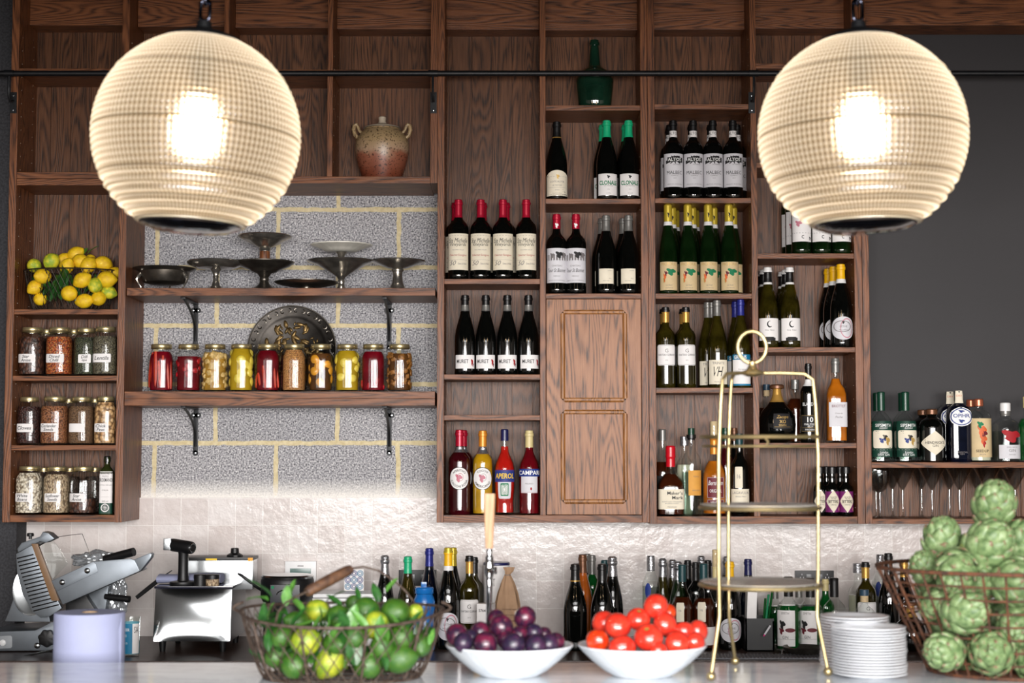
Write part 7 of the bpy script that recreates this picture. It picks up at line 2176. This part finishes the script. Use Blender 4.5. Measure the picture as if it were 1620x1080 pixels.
def cushion():
    """front sheet that bows outwards, pinched to its corners"""
    vs = []; fs = []; n = 16
    for j in range(n + 1):
        for i in range(n + 1):
            u, v = 2 * i / n - 1, 2 * j / n - 1
            b = (1 - u * u) * (1 - v * v)
            vs.append((x0 + (x1 - x0) * i / n, -.004 + .034 * j / n - .006 * b ** .7, z0 + (z1 - z0) * j / n))
    for j in range(n):
        for i in range(n): fs.append((j * (n + 1) + i, j * (n + 1) + i + 1, (j + 1) * (n + 1) + i + 1, (j + 1) * (n + 1) + i))
    return MB().add(vs, fs)


bd = MB().add([(x0, 0, z0), (x1, 0, z0), (x1, .34, z0), (x0, .34, z0), (x0, .033, z1), (x1, .033, z1), (x1, .34, z1), (x0, .34, z1)], [(0, 3, 2, 1), (4, 5, 6, 7), (0, 1, 5, 4), (1, 2, 6, 5), (2, 3, 7, 6), (3, 0, 4, 7)])
bd.build('body', STEEL, TO, smooth=False)
cushion().build('front_panel', mat('mirror_steel', (214, 218, 220), .10, metal=1.0, var=.04, vs=8), TO, fix=False)
MB().bbox(x0 - .004, x1 + .004, .022, .32, z1 + .0006, z1 + .010, .002).build('top_plate', mat('dark_glass_plate', (30, 30, 44), .15, var=.1, coat=.4), TO, ang=30)
for fx in (.03, -.03):
    for fy in (.02, .30):
        MB().lathe([(0, 0), (.010, 0), (.014, z0 - .001), (0, z0)], 16, at((x0 if fx > 0 else x1) + fx, fy, 0)).build('foot', BLACKP, TO)
zc = z1 + .011
pb_ = MB().bbox(rel(281, 0, Yo, TO).x + .0, x1 + .045, .22, .34, zc - .03, Z(340, 884, Yo + .3) - ZC, .003).build('control_housing', STEEL, TO, ang=30)
zt2 = Z(340, 884, Yo + .3) - ZC
MB().bbox(rel(281, 0, Yo, TO).x - .004, x1 + .048, .21, .342, zt2 + .0005, zt2 + .012, .002).build('control_panel', BLACKP, pb_, ang=30)
MB().bbox(x1 + .028, x1 + .047, .2085, .22, zt2 - .002, zt2 + .011, .001).build('orange_corner', mat('orange_trim', (236, 164, 40), .5, var=.1), pb_, ang=30)
MB().bbox(rel(320, 0, Yo, TO).x, rel(338, 0, Yo, TO).x, .2085, .211, zt2 + .001, zt2 + .008, .0005).build('yellow_strip', INK_YELLOW, pb_, ang=30)
kx = rel(363, 0, Yo, TO).x
MB().lathe([(0, 0), (.030, 0), (.030, .006), (.020, .012), (.016, .014), (.015, .030), (.012, .032), (0, .032)], 30, at(kx, .26, zt2 + .0125), ripple=lambda a, z: 1 + (.04 * math.cos(12 * a) if z < .012 else 0)).build('control_knob', BLACKP, pb_)
CD = thing('power_cable', 'thick black cable drooping from the grill to the waffle iron', 'cable', P(364, 903, 6.30))
MB().tube([rel(a, b, 6.30 + d, CD) for a, b, d in ((364, 902, 0), (372, 904, -.02), (382, 910, -.03), (394, 919, -.03), (404, 927, -.02), (414, 933, 0), (422, 938, .02))], .0058, 10).build('cable', BLACKP, CD)
TL = thing('folded_cloth', 'folded lavender-white cloth lying across the top of the grill', 'cloth', (X(300, 912, Yo + .15), Yo + .15, ZC + zc))
w0, w1 = X(252, 905, Yo + .15) - TL.location.x, X(352, 905, Yo + .15) - TL.location.x
vs = []; fs = []; n = 28
for i in range(n + 1):
    t = i / n; x = w0 + (w1 - w0) * t
    for j in range(14):
        a = 2 * PI * j / 14
        vs.append((x, .055 * math.cos(a) * (1 + .05 * math.sin(9 * t + a)), .017 + .0165 * math.sin(a) * (1 + .10 * math.sin(7 * t + 2 * a)) + .004 * t * max(0, math.sin(a))))
for i in range(n):
    for j in range(14): fs.append((i * 14 + j, (i + 1) * 14 + j, (i + 1) * 14 + (j + 1) % 14, i * 14 + (j + 1) % 14))
fs += [tuple(range(14)), tuple(reversed([n * 14 + j for j in range(14)]))]
MB().add(vs, fs).build('cloth', M_ROLL, TL)
# espresso tamper-like black press
Yp = Yo + .07
EX = thing('hand_press', 'black hand press with angled head standing on the grill', 'press', (X(288, 925, Yp), Yp, ZC + zc))
kx = Yp / FPX
hz = lambda py: Z(290, py, Yp) - EX.location.z
MB().lathe([(0, 0), (.048, 0), (.050, .004), (.049, .012), (.022, .016), (.0205, .022), (.019, .05), (.0185, hz(876)), (.0205, hz(872)), (0, hz(870))], 32, at(.004, 0, 0)).build('column', BLACKP, EX)
pa, pb = rel(270, 861, Yp + .03, EX), rel(304, 866.5, Yp - .03, EX)
MB().tube([pa, pa.lerp(pb, .12), pa.lerp(pb, .5), pa.lerp(pb, .95), pb], [.021, .024, .024, .0235, .021], 24).build('head', BLACKP, EX)
d = (pb - pa).normalized()
MB().tube([pb, pb + d * .004], [.0185, .0165], 24).build('chrome_ring', STEEL, EX)
MB().tube([pb + d * .0042, pb + d * .006], [.0135, .0125], 24).build('button', BLACKP, EX)
MB().bbox(pa.x - .022, pa.x + .006, pa.y - .03, pa.y + .02, pa.z - .020, pa.z + .024, .004).build('metal_clip', STEEL, EX, ang=30)
for nm, px, hw, h, m, lab in (('spice_pot', 317, 10, 17, BLACKP, 'small black pot on the grill top by the press foot'), ('spice_pot', 336, 10.5, 17, G_SUN, 'small clear pot of flakes on the grill top')):
    k = Yo / FPX; o = thing(nm, lab, 'pot', (X(px, 925, Yo + .03), Yo + .03, ZC + zc))
    MB().lathe([(0, 0), (hw * k, 0), (hw * k, h * .62 * k), (0, h * .62 * k)], 24).build('pot_body', m, o)
    MB().lathe([(hw * k * .9, h * .63 * k), (hw * k * 1.05, h * .63 * k), (hw * k * 1.05, h * k), (hw * k * .95, h * 1.05 * k), (0, h * 1.05 * k)], 24).build('lid', BLACKP, o)

# --- waffle iron, thermostat, tiled card, white box, sockets
Yw = 6.25; k = Yw / FPX
WI = thing('waffle_iron', 'round black waffle iron with a steel top behind the limes', 'waffle iron', (X(454, 1000, Yw), Yw, ZC))
R = 41.5 * k
hz = lambda py: Z(454, py, Yw) - ZC
MB().lathe([(0, 0), (R * .86, 0), (R * .90, .01), (R * .86, hz(960)), (R * .80, hz(952)), (0, hz(951))], 48).build('stand_base', BLACKP, WI)
MB().lathe([(0, hz(950.5)), (R * .92, hz(950.5)), (R, hz(944)), (R, hz(917)), (R * .97, hz(914)), (0, hz(914))], 48).build('lid_body', BLACKP, WI)
MB().lathe([(0, hz(913.8)), (R * .97, hz(913.8)), (R * .99, hz(911)), (R * .95, hz(908.5)), (R * .5, hz(907)), (0, hz(906.5))], 48).build('steel_top', STEEL, WI)
pl = MB().bbox(-.05, .06, -R - .008, -R * .8, hz(950), hz(921), .004).build('control_face', mat('charcoal_plastic', (44, 46, 52), .4, var=.1), WI, ang=30)
MB().tube([(.004 + .030 * math.cos(R_(a)), -R - .0095, hz(938) + .020 * math.sin(R_(a))) for a in range(10, 171, 16)], .0022, 6).build('dial_arc', STEEL, pl)
MB().lathe([(0, 0), (.006, 0), (.006, .002), (0, .0025)], 14, at(-.040, -R - .008, hz(925), rx=PI / 2)).build('green_light', INK_GREEN, pl)
ywl = 6.5745


def wall_plate(name, label, cat, x0, x1, y0, y1, m, th=.012):
    c = P((x0 + x1) / 2, (y0 + y1) / 2, ywl); o = thing(name, label, cat, (c.x, ywl, c.z))
    a, b = P(x0, y1, ywl) - c, P(x1, y0, ywl) - c
    MB().bbox(a.x, b.x, -th, -.0002, a.z, b.z, .002).build('plate', m, o, ang=30)
    return o, a, b


o, a, b = wall_plate('thermostat', 'white wall thermostat with a green screen above the waffle iron', 'thermostat', 451.5, 501, 887, 945, WHITEP, .02)
MB().bbox(a.x + .02, b.x - .02, -.0215, -.019, b.z - .075, b.z - .028, .001).build('screen', mat('green_lcd', (70, 108, 100), .25, var=.1), o, ang=30)
MB().bbox(-.012, .012, -.021, -.019, b.z - .020, b.z - .017, .0005).build('brand_mark', INK_GREY, o, ang=30)
for nm, x0_, x1_, y0_, y1_, lab in (('wall_socket', 631, 690.5, 901, 926, 'black double socket plate behind the blue-capped bottle'), ('wall_socket', 1257.5, 1318.5, 902, 924, 'black double socket plate behind the brass stand')):
    o, a, b = wall_plate(nm, lab, 'socket', x0_, x1_, y0_, y1_, BLACKP, .010)
    for sx in (-1, 1):
        MB().bbox(sx * .022 - .011, sx * .022 + .011, -.0125, -.0095, -.020, .014, .001).build('rocker_switch', mat('dark_rocker', (40, 42, 46), .3, var=.1), o, ang=30)
        for q in ((0, .012), (-.006, 0), (.006, 0)):
            MB().bbox(sx * .05 + q[0] - .0016, sx * .05 + q[0] + .0016, -.0105, -.0098, q[1] - .003, q[1] + .003, .0002).build('pin_slot', GREYPAPER, o, ang=30)
WB_ = thing('white_tray_box', 'long white plastic tray behind the lime basket grip', 'box', (X(546, 1000, 6.3), 6.3, ZC))
MB().bbox(M1(-49, 6.3), M1(49, 6.3), -.06, .12, 0, Z(546, 944, 6.3) - ZC, .004).build('tray_body', WHITEP, WB_, ang=30)
MB().bbox(M1(-51, 6.3), M1(51, 6.3), -.065, .125, Z(546, 943, 6.3) - ZC, Z(546, 937, 6.3) - ZC, .003).build('tray_rim', WHITEP, WB_, ang=30)
zt_ = Z(546, 937, 6.3)
CP = thing('patterned_card', 'white card with blue ring pattern standing behind the basket handle', 'card', (X(560, 920, 6.38), 6.38, zt_))
hw_, hh_ = M1(15.5, 6.38), Z(560, 900, 6.38) - zt_
MB().bbox(-hw_, hw_, 0, .012, .0004, hh_, .001).build('card', PAPER, CP, ang=30)
for i in range(3):
    for j in range(3):
        cx, cz_ = -hw_ * .62 + i * hw_ * .62, hh_ * .2 + j * hh_ * .3
        rg = MB()
        for k1 in (.011, .006): rg.tube([(cx + k1 * math.cos(2 * PI * q / 20), -.0006, cz_ + k1 * math.sin(2 * PI * q / 20)) for q in range(20)], .0014, 5, closed=True)
        rg.build('blue_ring_print', INK_BLUE if (i + j) % 2 else INK_TEAL, CP)

# --- blue water bottle, canister, carton, paper bag, tap
Yb = 6.10; k = Yb / FPX
WT = thing('water_bottle', 'translucent blue sports bottle with a flip lid beside the limes', 'bottle', (X(671, 1000, Yb), Yb, ZC))
hz = lambda py: Z(671, py, Yb) - ZC
MB().lathe([(0, .003), (15 * k, 0), (17 * k, .004), (17 * k, hz(990)), (15.5 * k, hz(982)), (15.5 * k, hz(972)), (17 * k, hz(964)), (17 * k, hz(950)), (14 * k, hz(942)), (13 * k, hz(939)), (0, hz(939))], 36).build('bottle_body', BLUEP, WT)
MB().lathe([(14.6 * k, hz(938.5)), (15 * k, hz(938)), (15 * k, hz(930)), (13 * k, hz(928)), (0, hz(927.5))], 36, ripple=lambda a, z: 1 + .012 * math.cos(30 * a)).build('screw_lid', BLUEP, WT)
MB().bbox(-5 * k, 4 * k, -4 * k, 4 * k, hz(928), hz(920), .003).build('flip_spout', BLUEP, WT, ang=30)
Yc = 6.34; k = Yc / FPX
CN = thing('white_canister', 'white cylindrical canister with small print behind the tap', 'canister', (X(785.5, 980, Yc), Yc, ZC))
H = Z(785, 889.5, Yc) - ZC
MB().lathe([(0, .002), (20.5 * k, 0), (20.5 * k, H * .985), (19.8 * k, H), (0, H)], 40).build('canister', PAPER, CN)
MB().lathe([(20.7 * k, H * .97), (20.9 * k, H * .975), (20.9 * k, H * .995), (20 * k, H * 1.004), (0, H * 1.004)], 40).build('navy_lid', F_NAVY, CN)
V = Vessel('white_canister', 'oil', H / .72, 20.5 * k, PAPER); V.parts.clear()
V.label(.50, .60, .5, PAPER, 'rect', -28, 'print', .0004, text=[('SALT', .3, .34, INK, .8), ('FLAKES', -.4, .24, INK, .7)])
for nm_, me_, m_, kids in V.parts:
    c = part(nm_, me_, m_, CN)
    for kn, km, kmat in kids: part(kn, km, kmat, c)
Yg = 6.16; k = Yg / FPX
PB = thing('paper_bag', 'brown paper bag twisted shut at the top behind the plums', 'bag', (X(803, 1000, Yg), Yg, ZC))
hz = lambda py: Z(803, py, Yg) - ZC
vs = []; fs = []; seg = 40; lv_ = [(1015, 22, 14), (1000, 23, 15), (975, 21.5, 15), (955, 19, 13.5), (938, 15.5, 11), (922, 10.5, 7.5), (912, 6, 5), (908, 4, 3.4), (903, 6, 3), (897, 8.5, 2)]
for j, (py, rx_, ry_) in enumerate(lv_):
    for i in range(seg):
        a = 2 * PI * i / seg; cr = 1 + (.05 + .10 * (j / len(lv_))) * math.sin(7 * a + j * .6) + .03 * math.sin(15 * a - j)
        vs.append((rx_ * k * cr * math.sin(a) + (.006 if j > 7 else 0), -ry_ * k * cr * math.cos(a), hz(py) if j else .001))
for j in range(len(lv_) - 1):
    for i in range(seg): fs.append((j * seg + i, j * seg + (i + 1) % seg, (j + 1) * seg + (i + 1) % seg, (j + 1) * seg + i))
fs.append(tuple(reversed(range(seg))))
MB().add(vs, fs).build('bag', mat('brown_kraft_paper', (168, 134, 104), .8, var=.2, vs=20, bump=.3, bs=30), PB, ang=25)
MB().tube([(.0042 * k / .0024 * math.sin(2 * PI * i / 24) * 2.4, -.0036 * k / .0024 * math.cos(2 * PI * i / 24) * 2.4, hz(909)) for i in range(24)], .0018, 6, closed=True).build('twist_tie', INK_GREY, PB)
kb_ = PB.location.y / FPX
for i in range(4):
    tv, tf, tw, th = text2d('PREMIUM QUALITY' if i % 2 else 'FLOUR AND GRAIN')
    kk = .052 / tw
    MB().add([(p[0] * kk + .008, -15.4 * kb_ - .004, p[1] * kk + hz(962 + 9 * i)) for p in tv], tf).build('lettering', mat('brown_ink', (96, 66, 50), .7, var=.1), PB, fix=False, smooth=False)
Yk = 6.06
BX = thing('bulb_carton', 'small white carton with an energy label beside the framed wine label', 'carton', (X(769, 1000, Yk), Yk, ZC), R_(-14))
w_, h_ = M1(12.5, Yk), Z(769, 954, Yk) - ZC
MB().bbox(-w_, w_, -w_ * .8, w_ * .8, .0004, h_, .0012).build('carton', PAPER, BX, ang=30)
tv, tf, tw, th = text2d('5764', 0, .02); kk = w_ * .9 / tw
MB().add([(p[0] * kk - w_ * .3, -w_ * .8 - .0005, p[1] * kk + h_ * .86) for p in tv], tf).build('lettering', INK, BX, fix=False, smooth=False)
for i, m in enumerate((INK_GREEN, INK_YELLOW, INK_ORANGE, INK_RED)):
    MB().box(w_ * .45, w_ * (.62 + .08 * i), -w_ * .8 - .0007, -w_ * .8 - .0002, h_ * (.72 - .05 * i), h_ * (.755 - .05 * i)).build('energy_bar', m, BX, smooth=False)
Yx = 4.07
TP_ = thing('beer_tap', 'chrome bar tap with a tall pale wooden handle behind the plums', 'tap', (X(774, 1000, Yx), Yx, ZBAR))
hz = lambda py: Z(774, py, Yx) - ZBAR
k = Yx / FPX
hdl = MB()
q = [(6.0, 867), (6.4, 858), (7.6, 830), (8.8, 800), (9.2, 783), (9.0, 780.5)]
vs = []; fs = []
for w, py in q:
    for sx, sy in ((-1, -1), (1, -1), (1, 1), (-1, 1)):
        for u, v in (((.86, 1.0), (1.0, .7)) if sx * sy > 0 else ((1.0, .7), (.86, 1.0))): vs.append((sx * w * k * u, sy * w * k * .62 * v, hz(py)))
for j in range(len(q) - 1):
    for i in range(8): fs.append((j * 8 + i, j * 8 + (i + 1) % 8, (j + 1) * 8 + (i + 1) % 8, (j + 1) * 8 + i))
fs += [tuple(reversed(range(8))), tuple((len(q) - 1) * 8 + i for i in range(8))]
hdl.add(vs, fs).build('wooden_handle', W_PALE, TP_, ang=30)
CH = mat('chrome', (190, 192, 196), .06, metal=1.0, var=.1)
MB().lathe([(0, hz(868)), (4 * k, hz(868)), (5 * k, hz(871)), (4 * k, hz(876)), (6.5 * k, hz(882)), (6.5 * k, hz(890)), (7.5 * k, hz(894)), (7.5 * k, hz(906)), (5 * k, hz(914)), (4.6 * k, hz(950)), (5 * k, hz(985)), (9 * k, .02), (12 * k, .006), (12 * k, .0005), (0, .0005)][::-1], 28).build('tap_column', CH, TP_)
MB().tube([(0, -4 * k, hz(900)), (0, -11 * k, hz(901)), (0, -14 * k, hz(908)), (0, -14.5 * k, hz(925))], .0055, 12).build('spout', CH, TP_)
MB().lathe([(0, 0), (5 * k, 0), (6 * k, 2 * k), (5 * k, 4 * k), (0, 4 * k)], 16, at(8 * k, 0, hz(902), ry=PI / 2)).build('side_knob', CH, TP_)

# --- black caddy with straws, bar mat, steel pan
Yd = 6.12
CA = thing('bar_caddy', 'black plastic bar caddy between the oval label and green gins', 'caddy', (X(1199, 1010, Yd), Yd, ZC))
a, b = M1(-22, Yd), M1(22, Yd); h = Z(1199, 976, Yd) - ZC
MB().box(a, b, -.05, -.045, 0, h).box(a, b, .075, .08, 0, h).box(a, a + .005, -.05, .08, 0, h).box(b - .005, b, -.05, .08, 0, h * .92).box(a, b, -.05, .08, 0, .005).box(-.002, .002, -.045, .075, .005, h * .95).build('caddy_box', BLACKP, CA, smooth=False)
NK = thing('paper_napkin_stack', 'white napkins standing in the black bar caddy', 'napkins', (X(1186, 980, Yd + .02), Yd + .02, ZC + .0052))
MB().bbox(M1(-8, Yd), M1(7, Yd), -.03, .03, 0, Z(1186, 938, Yd) - ZC, .002, at(0, 0, 0, ry=.04)).build('napkins', PAPER, NK, ang=30)
for i, (xa, ya, xb, yb, m, lab) in enumerate(((1212, 1010, 1222, 934, BRIGHT_GREEN, 'green straw leaning right in the black caddy'), (1209, 1010, 1216, 940, INK_GREEN, 'darker green straw in the black caddy'), (1206, 1010, 1211, 946, BRIGHT_GREEN, 'short green straw in the black caddy'))):
    o = thing('drinking_straw', lab, 'straw', P(xa, ya, Yd + .02)); d = P(xb, yb, Yd + .03) - o.location
    MB().tube([(0, 0, 0), d * .5, d], .0045, 8).build('straw', m, o)
PN = thing('marker_pen', 'dark marker pen with a pink tip leaning on the black caddy', 'pen', P(1209, 1010, 6.04))
pa, pb = rel(1208, 1006, 6.045, PN), rel(1219, 989, 6.045, PN)
MB().tube([pa.lerp(pb, .15), pb], .0035, 8).build('barrel', GREYPAPER, PN); MB().tube([pa, pa.lerp(pb, .14)], [.0025, .0035], 8).build('pink_tip', mat('pink_plastic', (222, 50, 130), .4, var=.1), PN)
BM = thing('bar_mat', 'ribbed grey rubber mat along the counter under the brass stand', 'mat', (X(1215, 1036, 5.90), 5.90, ZC))
mm = MB().box(-.30, .30, -.06, .06, .0003, .004)
for i in range(46): mm.add([(-.30 + i * .013, -.058, .004), (-.294 + i * .013, -.058, .004), (-.285 + i * .013, .058, .004), (-.291 + i * .013, .058, .004), (-.297 + i * .013, -.058, .0075), (-.288 + i * .013, .058, .0075)], [(0, 4, 5, 3), (4, 1, 2, 5), (0, 1, 4), (3, 5, 2)])
mm.build('ribbed_mat', mat('grey_rubber', (116, 116, 122), .5, var=.15), BM, smooth=False)
PA = thing('steel_pan', 'shallow dark steel pan lying in front of the green gins', 'pan', (X(1272, 1025, 5.98), 5.98, ZC))
R = M1(33, 5.98)
MB().lathe([(0, .0005), (R * .7, .0005), (R * .95, .018), (R, .026), (R * 1.03, .027), (R, .029), (R * .92, .021), (R * .68, .004), (0, .004)], 48).build('pan', PEWTER, PA)
MB().tube([(-R * .95, -.01, .024), (-R * 1.1, -.03, .014), (-R * 1.15, -.05, .004)], .003, 8).build('wire_handle', STEEL, PA)
